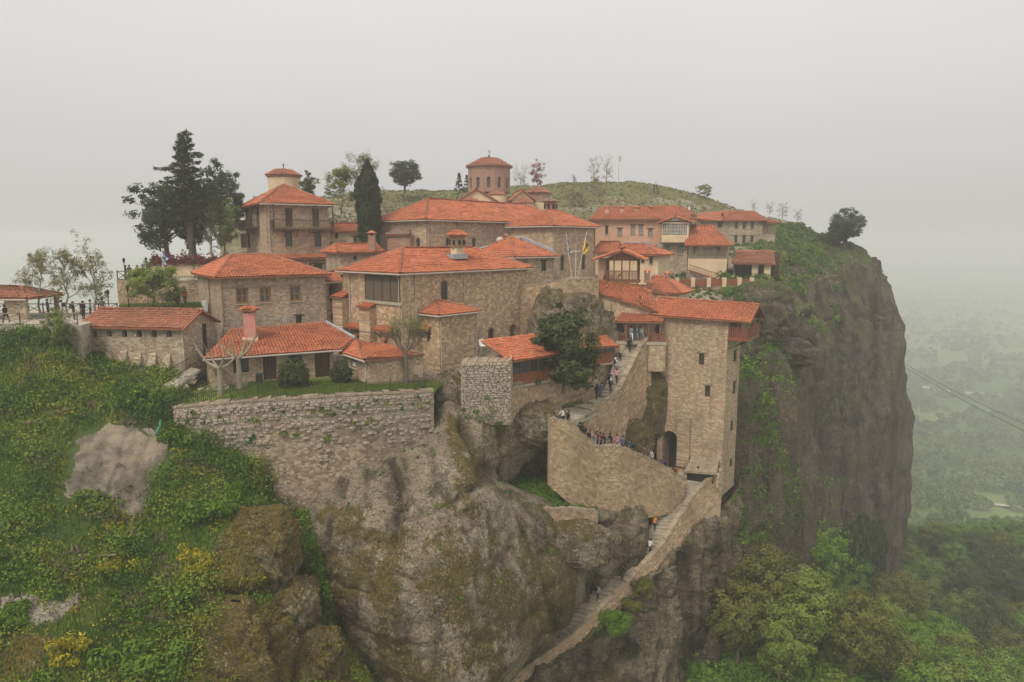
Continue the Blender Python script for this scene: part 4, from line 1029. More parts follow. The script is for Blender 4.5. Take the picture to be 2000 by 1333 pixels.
def railing(m, pts, h=1.0, gap=.16, r=.022, top=.05):
    """balusters and rails along a 3D polyline"""
    for i in range(len(pts) - 1):
        a, b = Vector(pts[i]), Vector(pts[i + 1]); L = (b - a).length; n = max(1, int(L / gap))
        for z in (.08, h): m.bar(a + Vector((0, 0, z)), b + Vector((0, 0, z)), top)
        for k in range(n + 1):
            q = a.lerp(b, k / n); m.bar(q + Vector((0, 0, .08)), q + Vector((0, 0, h)), r, 4, cap=False)
def balcony(root, fr, a0, a1, z, pr, h=1.0, mat=WOOD_OLD, posts=None, name='balcony'):
    m = MB(); fr.box(m, a0, a1, z - .14, z, 0, pr)
    b = m.build(name, mat, root)
    m = MB(); railing(m, [fr.pt(a0, z, .03), fr.pt(a0, z, pr - .05), fr.pt(a1, z, pr - .05), fr.pt(a1, z, .03)], h, .17, .025, .05); m.build('railing', mat, b)
    m = MB(); n = max(2, int((a1 - a0) / 1.3))
    for k in range(n + 1):
        a = a0 + .08 + (a1 - a0 - .16) * k / n
        m.bar(fr.pt(a, z - .18, pr - .1), fr.pt(a, z - .18, 0), .06); m.bar(fr.pt(a, z - .2, pr * .8), fr.pt(a, z - .9, .02), .05)
    m.build('bracket', mat, b)
    if posts:
        for a in posts:
            m = MB(); fr.box(m, a - .06, a + .06, z, posts[a], pr - .14, pr - .02); m.build('post', mat, b)
    return b

# ---- free-standing rubble walls along a surveyed line: a solid core faced with real stones
def path_eval(P, n):
    """P (k,4): x,y,ztop,zbot -> densely resampled, with arclength"""
    P = np.asarray(P, float); t = np.linspace(0, 1, n)
    Q = cr_axis(P, n, 0); s = np.concatenate([[0], np.cumsum(np.hypot(*np.diff(Q[:, :2], axis=0).T))])
    return Q, s
STONE_UNIT = []
def unit_stones():
    if STONE_UNIT: return STONE_UNIT
    r = np.random.default_rng(21)
    for k in range(12):
        j = lambda: r.uniform(-.07, .07)
        m = MB()
        b = [(-.5 + j(), -.5, -.5 + j()), (.5 + j(), -.5, -.5 + j()), (.5, .5, -.5), (-.5, .5, -.5)]
        t = [(-.5 + j(), -.5, .5 + j()), (.5 + j(), -.5, .5 + j()), (.5, .5, .5), (-.5, .5, .5)]
        f = [(b[0][0] * .8, -.85, b[0][2] * .8), (b[1][0] * .8, -.85, b[1][2] * .8), (t[1][0] * .8, -.85, t[1][2] * .8), (t[0][0] * .8, -.85, t[0][2] * .8)]
        fr_ = [b[0], b[1], t[1], t[0]]
        m.face(f)
        for q in range(4): m.face([fr_[q], fr_[(q + 1) % 4], f[(q + 1) % 4], f[q]])
        m.face([b[0], b[3], b[2], b[1]]); m.face([t[0], t[1], t[2], t[3]]); m.face([b[0], t[0], t[3], b[3]]); m.face([b[1], b[2], t[2], t[1]])
        STONE_UNIT.append(m.mesh('stone', STONES_PALE))
    return STONE_UNIT
def rubble_wall(name, label, cat, P, thick=.5, core=CORE, smat=None, ch=.24, sl=.36, maxdep=99, parts=0, cope=True, seed=1, outward=1, group=None, parent=None, proud=.06, kind=None, ragged=0):
    Q, s = path_eval(P, max(20, len(P) * 14)); r = np.random.default_rng(seed); smat = smat or STONES
    d = np.gradient(Q[:, :2], axis=0); d /= np.linalg.norm(d, axis=1)[:, None]
    n = np.stack([d[:, 1], -d[:, 0]], 1) * outward
    o = Q[:, :2]; b = o - n * thick
    V = np.concatenate([np.c_[o, Q[:, 3]], np.c_[o, Q[:, 2]], np.c_[b, Q[:, 2]], np.c_[b, Q[:, 3]]]); N = len(Q)
    Qd = []
    for i in range(N - 1):
        for a, c in ((0, 1), (1, 2), (2, 3)):
            f = [a * N + i, a * N + i + 1, c * N + i + 1, c * N + i]; Qd.append(f if outward > 0 else f[::-1])
    Qd += [[0, N, 2 * N, 3 * N], [N - 1, 4 * N - 1, 3 * N - 1, 2 * N - 1]]
    uvv = np.concatenate([np.c_[s, Q[:, 3]], np.c_[s, Q[:, 2]], np.c_[s, Q[:, 2] + thick], np.c_[s, Q[:, 3]]])
    Qd = np.array(Qd)
    me = mk_mesh(name, V, Qd, uv=uvv[Qd.ravel()], mats=[core])
    root = add_obj(name, me, parent)
    tag(root, label, cat, group, kind)
    S = s[-1]
    f = lambda x, k: np.interp(x, s, Q[:, k]); fn = lambda x, k: np.interp(x, s, n[:, k])
    # stones on the face
    cs, cd, cw, chh = [], [], [], []
    dep = 0.0; mx = min(maxdep, float((Q[:, 2] - Q[:, 3]).max()))
    while dep < mx:
        h = ch * r.uniform(.7, 1.35); x = -r.random() * sl
        while x < S:
            w = sl * r.uniform(.5, 1.7)
            c = x + w / 2
            if 0 < c < S and dep + h < f(c, 2) - f(c, 3): cs.append(c); cd.append(dep + h / 2); cw.append(min(w, 2 * min(c, S - c))); chh.append(h)
            x += w
        dep += h
    cs, cd, cw, chh = map(np.array, (cs, cd, cw, chh))
    if ragged: kp = r.random(len(cs)) < 1 - smooth(.55, 1.7, cd / (ragged * (1 + .8 * pnoise(np.stack([cs / 2.2, cs * 0 + .3, cs * 0 + seed], 1))))); cs, cd, cw, chh = cs[kp], cd[kp], cw[kp], chh[kp]
    big = np.argsort(-(cw * chh))[:parts] if parts else np.zeros(0, int)
    isb = np.zeros(len(cs), bool); isb[big] = True
    US = unit_stones()
    for i in big:
        x = cs[i]; nx, ny = fn(x, 0), fn(x, 1)
        so = bpy.data.objects.new('stone', US[i % 12]); COL.objects.link(so); hang(so, root)
        so.location = (f(x, 0) + nx * .01, f(x, 1) + ny * .01, f(x, 2) - cd[i])
        so.rotation_euler = (0, 0, math.atan2(nx, -ny)); so.scale = (cw[i] * .93, .16 + .1 * r.random(), chh[i] * .90)
    m = ~isb; cs, cd, cw, chh = cs[m], cd[m], cw[m], chh[m]; k = len(cs)
    if k:
        pr = proud * (.4 + r.random(k)); W = []
        for lay, sh in ((0, .95), (1, .74)):
            for sx, sz in ((-1, -1), (1, -1), (1, 1), (-1, 1)):
                x = cs + sx * cw * .5 * sh + r.uniform(-.03, .03, k); t = (pr * lay) - .02 * (1 - lay)
                W.append(np.stack([f(x, 0) + fn(x, 0) * t, f(x, 1) + fn(x, 1) * t, f(cs, 2) + (f(x, 2) - f(cs, 2)) - cd + sz * chh * .46 * sh + r.uniform(-.02, .02, k)], 1))
        W = np.stack(W, 1).reshape(-1, 3); base = np.arange(k)[:, None] * 8
        qs = np.concatenate([base + np.array(q) for q in ([4, 5, 6, 7], [0, 1, 5, 4], [1, 2, 6, 5], [2, 3, 7, 6], [3, 0, 4, 7])])
        if outward < 0: qs = qs[:, ::-1]
        so = add_obj('masonry', mk_mesh('masonry', W, qs, mats=[smat]), root); so['kind'] = 'stuff'
    if cope:
        x = 0.0; mb = MB()
        while x < S:
            w = r.uniform(.3, .62); c = min(x + w / 2, S); t0, t1 = .07 + .03 * r.random(), -thick - .05 - .03 * r.random(); h = r.uniform(.05, .22)
            def p(xx, t, z): return (f(xx, 0) + fn(xx, 0) * t, f(xx, 1) + fn(xx, 1) * t, f(xx, 2) + z)
            x0, x1 = max(0, c - w * .47), min(S, c + w * .47)
            q = [p(x0, t0, -.03), p(x1, t0, -.03), p(x1, t1, -.03), p(x0, t1, -.03)]; u_ = [p(x0, t0 - .03, h), p(x1, t0 - .03, h), p(x1, t1 + .03, h), p(x0, t1 + .03, h)]
            if outward < 0: q = q[::-1]; u_ = u_[::-1]
            mb.hexa(q, u_); x += w
        mb.build('coping', COPE, root, stuff=True)
    return root
def pw(u, v, Y, vb):
    """wall station: top pixel, distance, bottom pixel row"""
    a = at(u, v, Y); return (a[0], a[1], a[2], zat(vb, Y))
def steps(name, label, cat, Lp, Rp, rise=.19, mat=STEP, group=None, under=.5, straight=True):
    L = np.array([at(*p) for p in Lp]); R = np.array([at(*p) for p in Rp])
    n0 = 200; L = cr_axis(L, n0, 0); R = cr_axis(R, n0, 0)
    z = (L[:, 2] + R[:, 2]) / 2
    if z[0] > z[-1]: L, R, z = L[::-1], R[::-1], z[::-1]
    z = np.maximum.accumulate(z)
    N = max(2, int((z[-1] - z[0]) / rise)); lev = np.linspace(z[0], z[-1], N + 1)
    root = thing(name, label, cat, (*((L[0] + R[0]) / 2)[:2], z[0]), group)
    ti = [int(np.searchsorted(z, l - 1e-6)) for l in lev]; ti[-1] = n0 - 1
    for k in range(N):
        i, j = ti[k], max(ti[k + 1], ti[k] + 1); j = min(j + 1, n0 - 1)
        if j <= i: continue
        q = [L[i][:2], R[i][:2], R[j][:2], L[j][:2]]
        ar = (q[1] - q[0])[0] * (q[3] - q[0])[1] - (q[1] - q[0])[1] * (q[3] - q[0])[0]
        if ar < 0: q = q[::-1]
        m = MB(); zt = lev[k + 1]
        m.hexa([V3(p, zt - under) for p in q], [V3(p, zt) for p in q]); m.build('step', mat, root)
    return root, L, R
# ------------------------------------------------------------------ the monastery buildings
WIN_BR = dict(frame=WOOD_YEL, pane=GLASS, nx=2, ny=2, lintel=WOOD_OLD, sill=PAVE, fw=.17)
WIN_DK = dict(frame=WOOD_DARK, pane=GLASS, nx=2, ny=3, lintel=WOOD_DARK, sill=PAVE)
WIN_LT = dict(frame=WOOD_DARK, pane=CURTAIN, nx=2, ny=3, lintel=WOOD_DARK, sill=PAVE)

# --- large hall in the centre (two visible faces, big lattice window)
zt = zat(532, 66); C = plan(783, 66, 1030, 80, 9.6, zt)
hall, fr = house('stone_hall', 'big stone hall with lattice window and half tower, behind the garden', 'building', C, zat(765, 66), zt, zat(485.5, 72.6), 4.8, 4.9, .55, ST_REF, {
    0: [('win', 861, 549, 874.5, 586.5, dict(nx=2, ny=5, dep=.3, ring=1, frame=WOOD_DARK)) if False else ('archwin', 861, 549, 874.5, 586.5, dict(nx=2, ny=4, dep=.3, ring=1, frame=WOOD_DARK)),
        ('archdoor', 953.5, 641, 965, 669, dict(ring=1)), ('arch', 995.5, 635, 1008, 664, dict(dep=.7, ring=1, mat=BRICK))],
    3: []}, gutters=(0, 3))
f3 = fr[3]
a0, a1, b0, b1 = f3.rect(715, 538.5, 781, 588)
m = MB()
for k in range(5):
    a = a0 + (a1 - a0) * k / 4; f3.box(m, a - .06, a + .06, b0, b1, .015, .12)
f3.box(m, a0, a1, b1 - .1, b1, .02, .11); f3.box(m, a0, a1, b0, b0 + .08, .02, .11)
lw = m.build('lattice_window', WOOD_DARK, hall)
m = MB(); f3.box(m, a0, a1, b0, b1, .008, .03); m.build('pane', GLASS, lw)
m = MB()
for k in range(1, 28):
    a = a0 + (a1 - a0) * k / 28; m.bar(f3.pt(a, b0, .07), f3.pt(a, b1, .07), .024, 4, cap=False)
for k in range(1, 16):
    z = b0 + (b1 - b0) * .78 * k / 16; m.bar(f3.pt(a0, z, .075), f3.pt(a1, z, .075), .024, 4, cap=False)
m.build('lattice', WOOD_OLD, lw, stuff=True)
m = MB(); f3.box(m, a0 - .3, a1 + .3, b0 - .32, b0 - .02, .01, .16); m.build('sill', PAVE, lw)
for (u0, v0, u1, v1) in ((714, 600, 735, 672), (662.5, 581, 681, 656)):
    a0, a1, b0, b1 = f3.rect(u0, v0, u1, v1); m = MB(); f3.box(m, a0, a1, b0 - 2.5, b1, .004, .8); bt = m.build('buttress', ST_REF, hall)
    roof(bt, [[f3.pt(a0 - .15, b1 + .05, 1.0), f3.pt(a1 + .15, b1 + .05, 1.0), f3.pt(a1 + .15, b1 + .45, -.02), f3.pt(a0 - .15, b1 + .45, -.02)]], name='buttress_cap', w=.24, l=.34)
for (u0, u1, v) in ((684, 711, 633), (739, 769, 638.5)):
    a0, a1, b0, b1 = f3.rect(u0, v, u1, v + 10); hood(hall, f3, a0, a1, b1)
    m = MB(); c = (a0 + a1) / 2; m.tube([f3.pt(c, b0 - .6, .05), f3.pt(c, b0 - .9, .4), f3.pt(c + .1, b0 - 1.3, .5), f3.pt(c + .1, b0 - 2.2, .5)], .26, 8); m.build('clay_flue', TILE_OLD, hall)
for u, v, f, zb in ((683, 540, f3, zat(655, 71)), (810, 540, fr[0], zat(735, 67)), (905.5, 535, fr[0], zat(592, 72))):
    a, z = f.px(u, v); pipe(hall, f, a, zb, zt - .1)
pipe(hall, f3, f3.L - .25, zat(690, 66), zt - .1)
# half tower leaning on the hall
O0 = np.array(C[0]); d0, n0 = fr[0].d, fr[0].n
Lp = O0 + d0 * (fr[0].L * .1315); zh = zat(614, 66); CT = [Lp + n0 * 2.64, Lp + n0 * 2.64 + d0 * 5.14, Lp + d0 * 5.14, Lp]
fs = block(hall, CT, zat(790, 64), zh, ST_REF, {3: [('win', 833, 652, 839.5, 668, dict(nx=1, ny=2, lintel=WOOD_DARK))]}, wname='half_tower', faces=(0, 1, 3))
ap = V3(Lp + d0 * 2.2, zat(588, 68.5)); ov = .45
e = [V3(CT[0] + (n0 - d0) * ov, zh - .1), V3(CT[1] + (n0 + d0) * ov, zh - .1), V3(CT[2] + d0 * ov, zh - .1), V3(CT[3] - d0 * ov, zh - .1)]
roof(hall, [[e[0], e[1], ap], [e[1], e[2], ap], [e[3], e[0], ap]], [(e[0], ap), (e[1], ap)], [(e[0], e[1]), (e[3], e[0])], name='half_tower_roof', w=.27, l=.38)
a0, a1, b0, b1 = fs[3].rect(826, 637, 842, 647); hood(hall, fs[3], a0, a1, b1, .55, .4)
pipe(hall, fs[0], .12, zat(775, 64), zh - .1, kink=.35); pipe(hall, fs[0], fs[0].L - .1, zat(712, 66), zh - .1, kink=.35)
# chimney lantern with tiled cap and cross on the hall roof
p = at(893, 492, 74.5); m = MB(); m.box((p[0], p[1], p[2] - .5), 1.0, 1.0, 1.35, .75); ch = m.build('chimney', PLASTER, hall)
m = MB(); m.lathe((p[0], p[1], p[2] + .5), [(.78, 0), (.82, .12), (.82, 1.05), (.98, 1.2)], 8); m.build('lantern', BRICK, ch)
for k in range(8):
    t = 2 * math.pi * (k + .5) / 8; m = MB(); c = (p[0] + .80 * math.cos(t), p[1] + .80 * math.sin(t), p[2] + .75); m.box(c, .2, .26, .5, t); m.build('vent', SHADE, ch)
t = Tiles(); m = MB(); zc = p[2] + 1.7
for k in range(8):
    q = [(p[0] + 1.2 * math.cos(2 * math.pi * (k + s) / 8), p[1] + 1.2 * math.sin(2 * math.pi * (k + s) / 8), zc) for s in (0, 1)]; q = [q[0], q[1], (p[0], p[1], zc + .75)]
    m.face(q); t.plane(q, .2, .3)
lr = m.build('lantern_roof', DECK, ch); t.build('lantern_tiles', TILE, ch); cross(ch, (p[0], p[1], zc + .75), .8)
m = MB(); m.box((p[0], p[1], p[2] - .75), 1.9, 1.3, .5, .75); m.build('flashing', LEAD, ch)

# --- house to the left of the hall
zt = zat(540, 66); C = plan(429, 66, 635, 72, 11, zt)
lhouse, fr = house('stone_house', 'stone house with three ochre shuttered windows, left of the big hall', 'building', C, zat(720, 66), zt, zat(498, 74), 3.0, 4.7, .55, ST_GREY, {
    0: [('win', 461, 563, 485, 594, WIN_BR), ('win', 506.5, 561, 529.5, 591, WIN_BR), ('win', 566, 559, 587.5, 589, WIN_BR), ('win', 578, 616, 590, 633, WIN_DK)], 3: []}, tile=TILE, gutters=())
pipe(lhouse, fr[3], 6.2, zat(640, 70), zt - .1, PIPE_BR); pipe(lhouse, fr[0], .15, zat(640, 66), zt - .1, PIPE_BR)
a0, a1, b0, b1 = fr[3].rect(407, 590, 424, 610)
m = MB(); fr[3].box(m, a0, a0 + .95, b0, b1, .25, .6); ac = m.build('air_conditioner', WHITE, lhouse)
m = MB(); c = fr[3].pt(a0 + .42, (b0 + b1) / 2, .61); m.lathe((c[0], c[1], c[2]), [(.02, 0), (.02, .02)], 8)
for k in range(3): m.bar(fr[3].pt(a0 + .2, b0 + .2 + k * .2, .605), fr[3].pt(a0 + .7, b0 + .2 + k * .2, .605), .03)
m.build('fan_grille', IRON, ac)
m = MB(); a0, a1, b0, b1 = fr[0].rect(551, 617, 561, 633); fr[0].box(m, a0, a1, b0, b1, -.02, .05); m.build('meter_box', GUTTER, lhouse)

# --- little gate wing between them with two brick arches
zt = zat(549, 72.5); C = plan(634, 72.6, 667, 74.2, 3.0, zt)
gate, fr = house('gate_wing', 'narrow stone wing with two brick arches between house and hall', 'building', C, zat(672, 70), zt, zat(532, 74.5), .02, .02, .35, ST_REF, {
    0: [('arch', 642.5, 551, 661.5, 591, dict(dep=1.2, ring=1)), ('arch', 647, 609, 661.5, 626, dict(dep=.6, ring=1))]}, gutters=(0,))
f = fr[0]; a0, a1, b0, b1 = f.rect(642.5, 551, 661.5, 591)
m = MB(); railing(m, [f.pt(a0, b0, -.12), f.pt(a1, b0, -.12)], .95, .13, .03, .05); m.build('railing', WOOD_RED, gate)

# --- long low store with six niches
zt = zat(638, 60.4); C = plan(161, 61.4, 356, 60, 5.0, zt)
ni = [('niche', u - 5.2, v0, u + 5.2, v1, dict(dep=.4, ring=0)) for u, v0, v1 in ((183.5, 644, 659.5), (213, 644, 658), (243, 644.5, 659), (271.5, 645, 659), (301, 645.5, 659), (330.5, 646, 659))]
store, fr = house('stone_store', 'long low stone store with six small arched niches, on the green slope', 'building', C, zat(735, 60), zt, zat(606, 62.8), .02, .02, .45, ST_GREY, {0: ni, 1: []}, tile=TILE_OLD, gutters=())
m = MB(); f = fr[1]
a0, a1, b0, b1 = f.rect(396, 632, 402, 690); f.box(m, a0, a0 + .6, b0, b1, .006, .02); m.build('slit_door', SHADE, store)
for k, (u, v) in enumerate(((183, 688), (214, 690), (243, 690), (271, 693), (300, 695), (328, 697))):
    a, z = fr[0].px(u, v); m = MB()
    m.hexa([fr[0].pt(a - .4, z - .9, .5), fr[0].pt(a + .4, z - .9, .5), fr[0].pt(a + .4, z - .9, -.1), fr[0].pt(a - .4, z - .9, -.1)],
           [fr[0].pt(a - .3, z + .25, .08), fr[0].pt(a + .3, z + .25, .08), fr[0].pt(a + .3, z + .25, -.1), fr[0].pt(a - .3, z + .25, -.1)])
    m.build('footing', ST_GREY, store)

# --- garden building (lean-to roof, pink chimney) and its annex
zt = -9.85; C = plan(407, 58.2, 650, 63, 6.0, zt)
gb = thing('garden_house', 'low stone garden house with red lean-to roof and pink chimney', 'building', V3(sum(C) / 4, -12.6))
gfr = block(gb, C, -13.2, zt, ST_WARM, {0: [('win', 455, 697, 486, 729, dict(WIN_DK, nx=3, ny=2)), ('door', 514, 692, 540, 742, dict(planks=4)), ('win', 564, 690, 591, 724, dict(WIN_DK, nx=2, ny=2)), ('door', 615, 687, 645, 737, dict(planks=6))]})
d, n = gfr[0].d, gfr[0].n; A, B = C[0], C[1]; ov = .65
eL, eR = V3(A - d * .5 + n * ov, zt - .1), V3(B + d * .7 + n * ov, zt - .1)
tL, tR = at(449, 645.5, 64.6), at(637, 632, 69.3); tR2 = at(694, 668, 65.6)
n_ = np.cross(np.array(eR) - eL, tL - np.array(eL))
for p_ in (tR, tR2): p_[2] = eL[2] - (n_[0] * (p_[0] - eL[0]) + n_[1] * (p_[1] - eL[1])) / n_[2]
roof(gb, [[eL, eR, tuple(tR2), tuple(tR), tuple(tL)]], [(tL, tR)], [(eL, eR)], name='roof')
m = MB(); m.tube([tuple(tR + np.array([0, 0, .12])), tuple(tR2 + np.array([0, 0, .14]))], .16, 5); m.build('flashing', LEAD, gb)
cp = at(489, 652, 63.0); chm = MB(); chm.box((cp[0], cp[1], cp[2] - .6), 1.02, 1.02, 2.55, .3); chn = chm.build('chimney', mat_var('pink_render', (0.46, 0.20, 0.17), (0.56, 0.27, 0.23), 1.0, bump=.2), gb)
m = MB()
for k in range(12):
    t = k / 12 * 2 * math.pi; m.box((cp[0] + .42 * max(-1, min(1, 1.4 * math.cos(t))), cp[1] + .42 * max(-1, min(1, 1.4 * math.sin(t))), cp[2] + 1.95), .12, .12, .32)
m.build('vent_pillar', BRICK, chn)
q = [(cp[0] + sx * .75, cp[1] + sy * .75, cp[2] + 2.27) for sx, sy in ((-1, -1), (1, -1), (1, 1), (-1, 1))]; apx = (cp[0], cp[1], cp[2] + 2.62)
roof(chn, [[q[k], q[(k + 1) % 4], apx] for k in range(4)], name='chimney_cap', w=.22, l=.3)
m = MB(); m.box((cp[0], cp[1], cp[2] - .75), 1.35, 1.35, .42, .3); m.build('chimney_foot', PLASTER, chn)
for k in range(4):
    a = gfr[0].L * (k + .5) / 4; m = MB(); gfr[0].box(m, a - .07, a + .07, -10.05, -9.93, 0, ov); m.build('rafter', WOOD_DARK, gb)
zt = -10.25; A = np.array([xat(717, 59.6, zt), 59.6]); dA = np.array([.80, .60]); pA = np.array([-.60, .80])
C = [A, A + dA * 5.6, A + dA * 5.6 + pA * 5.2, A + pA * 5.2]
an = thing('garden_annex', 'small red roofed annex with a notice board window, right of the garden house', 'building', V3(sum(C) / 4, -12.6))
afr = block(an, C, -13.2, zt, ST_WARM, {3: [('win', 685, 695, 696.5, 719, dict(WIN_DK, nx=2, ny=1))]})
ov = .45; e0, e1, e3 = V3(C[0] - pA * ov - dA * ov, zt - .1), V3(C[1] - pA * ov, zt - .1), V3(C[3] - dA * ov, zt - .1)
top = at(697, 664, 65.8); top2 = at(758, 678, 66.0)
roof(an, [[e3, e0, tuple(top)], [e0, e1, tuple(top2), tuple(top)]], [(e0, tuple(top))], [(e3, e0)], name='roof', w=.28, l=.38)
f = afr[3]; a0, a1, b0, b1 = f.rect(686.5, 707, 692, 716)
for k in range(2): m = MB(); f.box(m, a0 + k * .42, a0 + .36 + k * .42, b0, b1, -.15, -.10); m.build('notice', WHITE, an)
pipe(an, f, f.L - .12, -12.7, zt - .1, kink=.3)

# --- tall house with balconies on the upper left
zt = zat(396, 84); C = plan(517, 84, 641, 88, 13, zt)
bh, fr = house('balcony_house', 'tall stone house with long timber balcony under a hipped roof, right of the cedar', 'building', C, zat(560, 80), zt, zat(359.5, 90), 5.0, 5.0, .8, ST_WARM, {
    0: [('door', 557, 407, 571.5, 443, dict(planks=3)), ('door', 610.5, 408, 623.5, 443, dict(planks=3)), ('win', 557, 454, 571, 482, WIN_DK), ('win', 614, 455, 627.5, 482, WIN_DK)],
    3: [('win', 486, 404, 492, 440, dict(WIN_DK, nx=1)), ('win', 499, 404, 506, 440, dict(WIN_DK, nx=1)), ('win', 470, 458, 476, 484, dict(WIN_DK, nx=1)), ('win', 482, 458, 489, 484, dict(WIN_DK, nx=1)), ('win', 459, 410, 464, 440, dict(WIN_DK, nx=1))]}, gutters=(0,))
f = fr[0]; a0, z = f.px(530, 447); a1 = f.L + .3; balcony(bh, f, a0, a1, z, 1.2, 1.05, WOOD_DARK, {a0 + .1: zt - .2, a1 - .1: zt - .2, (a0 + a1) / 2 + 1.5: zt - .2})
f = fr[3]; a0, z = f.px(480, 447); a1 = f.px(507, 447)[0]; balcony(bh, f, a0, a1, z, 1.1, 1.0, WOOD_DARK, {a0 + .1: zt - .2, a1 - .1: zt - .2})
pipe(bh, fr[0], .35, zat(500, 84), zt - .2, kink=.7)
for u in (604, 617):
    a, z = fr[0].px(u, 420)
    m = MB(); fr[0].box(m, a - .02, a + .02, z, z + .02, 0, .1)
# lean-to below it
A, B = at(520, 505, 83.0), at(641, 503, 86.9); fw = Fr(A, B); zt2 = A[2]
lt = thing('lean_to', 'low tiled lean-to shop along the foot of the balcony house', 'building', V3((A + B) / 2, zt2 - 2.4))
m = MB(); h, dr = do_ops(lt, fw, [('win', 613, 516, 630, 530, WIN_DK)]); facade(m, Fr(fw.pt(0, 0, -.0), fw.pt(fw.L, 0, 0)), fw.L, zt2 - 4.2, zt2, h); m.build('wall', ST_WARM, lt); dr()
roof(lt, [[fw.pt(-.3, zt2 - .05, .7), fw.pt(fw.L + .3, zt2 - .05, .7), fw.pt(fw.L + .3, zt2 + .42, -.7), fw.pt(-.3, zt2 + .42, -.7)]], name='roof')
for u in (580, 605):
    a, z = fw.px(u, 512); m = MB(); m.bar(fw.pt(a, zt2 - .1, .6), fw.pt(a, zt2 - .95, .03), .06); m.build('bracket', WOOD_DARK, lt)

# --- chapel drum behind it
def drum(root, c, r, z0, z1, nw, wall=BRICK, win=None, roof_h=2.0, ov=.5, nseg=12, prof=None, tilemat=None):
    C = [np.array([c[0] + r * math.cos(2 * math.pi * k / nseg - math.pi / nseg - math.pi / 2), c[1] + r * math.sin(2 * math.pi * k / nseg - math.pi / nseg - math.pi / 2)]) for k in range(nseg)]
    mb = MB(); dr = []
    for k in range(nseg):
        f = Fr(C[k], C[(k + 1) % nseg]); h = []
        if win and f.n[1] < .35:
            w, b0, b1 = win; cc = f.L / 2; sp = (cc - w / 2, cc + w / 2, b0, b1)
            h = [(sp[0], sp[1], b0, b1, .28, True)]; dr.append((f, sp))
        facade(mb, f, f.L, z0, z1, h)
    mb.build('drum', wall, root)
    for f, (a0, a1, b0, b1) in dr: window(root, f, a0, a1, b0, b1, frame=WOOD_OLD, pane=GLASS, nx=1, ny=4, rec=.22, fw=.05); arch_ring(root, f, a0, a1, b0, b1, BRICK, .13)
    m = MB(); m.lathe((c[0], c[1], z1), [(r * 1.0, -.25), (r * 1.05, -.12), (r * 1.09, 0), (r * 1.09, .08), (r * .9, .08)], nseg * 2); m.build('cornice', BRICK, root)
    prof = prof or [(1, 0), (.5, .62), (0, 1)]
    pl = []; t = Tiles(); m = MB(); ns = 20; R = r + ov
    for k in range(ns):
        for i in range(len(prof) - 1):
            (r0, h0), (r1, h1) = prof[i], prof[i + 1]
            q = [(c[0] + R * rr_ * math.cos(2 * math.pi * kk / ns), c[1] + R * rr_ * math.sin(2 * math.pi * kk / ns), z1 + .08 + hh * roof_h) for rr_, hh, kk in ((r0, h0, k), (r0, h0, k + 1), (r1, h1, k + 1), (r1, h1, k))]
            if r1 < 1e-6: q = q[:3]
            m.face(q); t.plane(q, .3, .42)
    dm = m.build('dome_roof', DECK, root); t.build('dome_tiles', tilemat or TILE_OLD, dm)
    return z1 + .08 + roof_h
c = at(554.5, 344, 101); ch = thing('chapel', 'domed chapel rising behind the balcony house roof, crowned by a dark cross', 'chapel', V3(c, zat(400, 101)))
zt = drum(ch, c, 2.25, zat(400, 101), zat(345, 101), 8, PLASTER, None, 1.15, .35); cross(ch, (c[0], c[1], zt - .05), .62, r=.06)
m = MB(); m.box((c[0] - .4, c[1] + 1.0, zat(395, 101) - 2.5), 7, 6, 3.2); m.build('wall', ST_WARM, ch)
# --- small house left of the cypress
zt = zat(452, 93); C = plan(640, 93, 697, 93, 5, zt)
sh, fr = house('cottage', 'small cottage with bright orange roof beside the cypress', 'building', C, zat(500, 90), zt, zat(437.5, 96), .02, .02, .35, PLASTER, {0: [('win', 690, 463, 697.5, 476, WIN_DK), ('niche', 654, 455, 660, 466, dict(dep=.2))]}, gutters=())
# --- roof with chimney behind the hall
zt = zat(492, 79); C = plan(664, 79, 745, 82, 4.5, zt)
kt, fr = house('kitchen', 'kitchen hut with brick chimney, left of the large church hall', 'building', C, zat(540, 76), zt, zat(477, 82), .8, .02, .45, ST_GREY, {0: [('hole', 690, 500, 698, 508, dict(dep=.4))]}, gutters=())
cc = at(727, 482, 81.5); chimney(kt, (cc[0], cc[1], cc[2] - .6), .75, 1.9, BRICK)

# --- large church hall with two roofs
zt = zat(428, 88); C = plan(832, 88, 1101, 108.9, 9.8, zt)
W_AR = dict(nx=1, ny=3, frame=WOOD_DARK, ring=1)
big, fr = house('church_hall', 'long stone church hall under a wide red hipped roof, behind the big hall', 'building', C, zat(560, 86), zt, zat(390.5, 96), 5.2, 4.0, .6, ST_WARM, {
    0: [('archwin', 871, 465, 877.5, 482, W_AR), ('archwin', 922, 465, 929, 485, W_AR)],
    3: [('archwin', 757, 466, 763, 483, W_AR), ('archwin', 812.5, 465, 820.5, 483, W_AR)]}, gutters=(0, 3))
f = fr[3]; a0, a1, b0, b1 = f.rect(762, 459, 811, 490)
m = MB(); f.box(m, a0 + .3, a1 - .2, b0 - 1, b1, .004, .7); bo = m.build('oven_bulge', BRICK, big)
roof(bo, [[f.pt(a0, b1 + .02, 1.0), f.pt(a1 + .1, b1 + .02, 1.0), f.pt(a1 - 1.0, b1 + .75, .02), f.pt(a0 + 1.1, b1 + .75, .02)]], name='bulge_roof', mat=TILE_GREY)
pipe(big, fr[0], .25, zat(485, 88), zt - .1); pipe(big, fr[3], .3, zat(500, 93), zt - .1)
zt = zat(440, 90); C = plan(1080, 90, 1162, 97, 7.3, zt)
cf = thing('church_block', 'square stone block with slit windows behind the crossed flagpoles', 'building', V3(sum(C) / 4, zat(548, 90)))
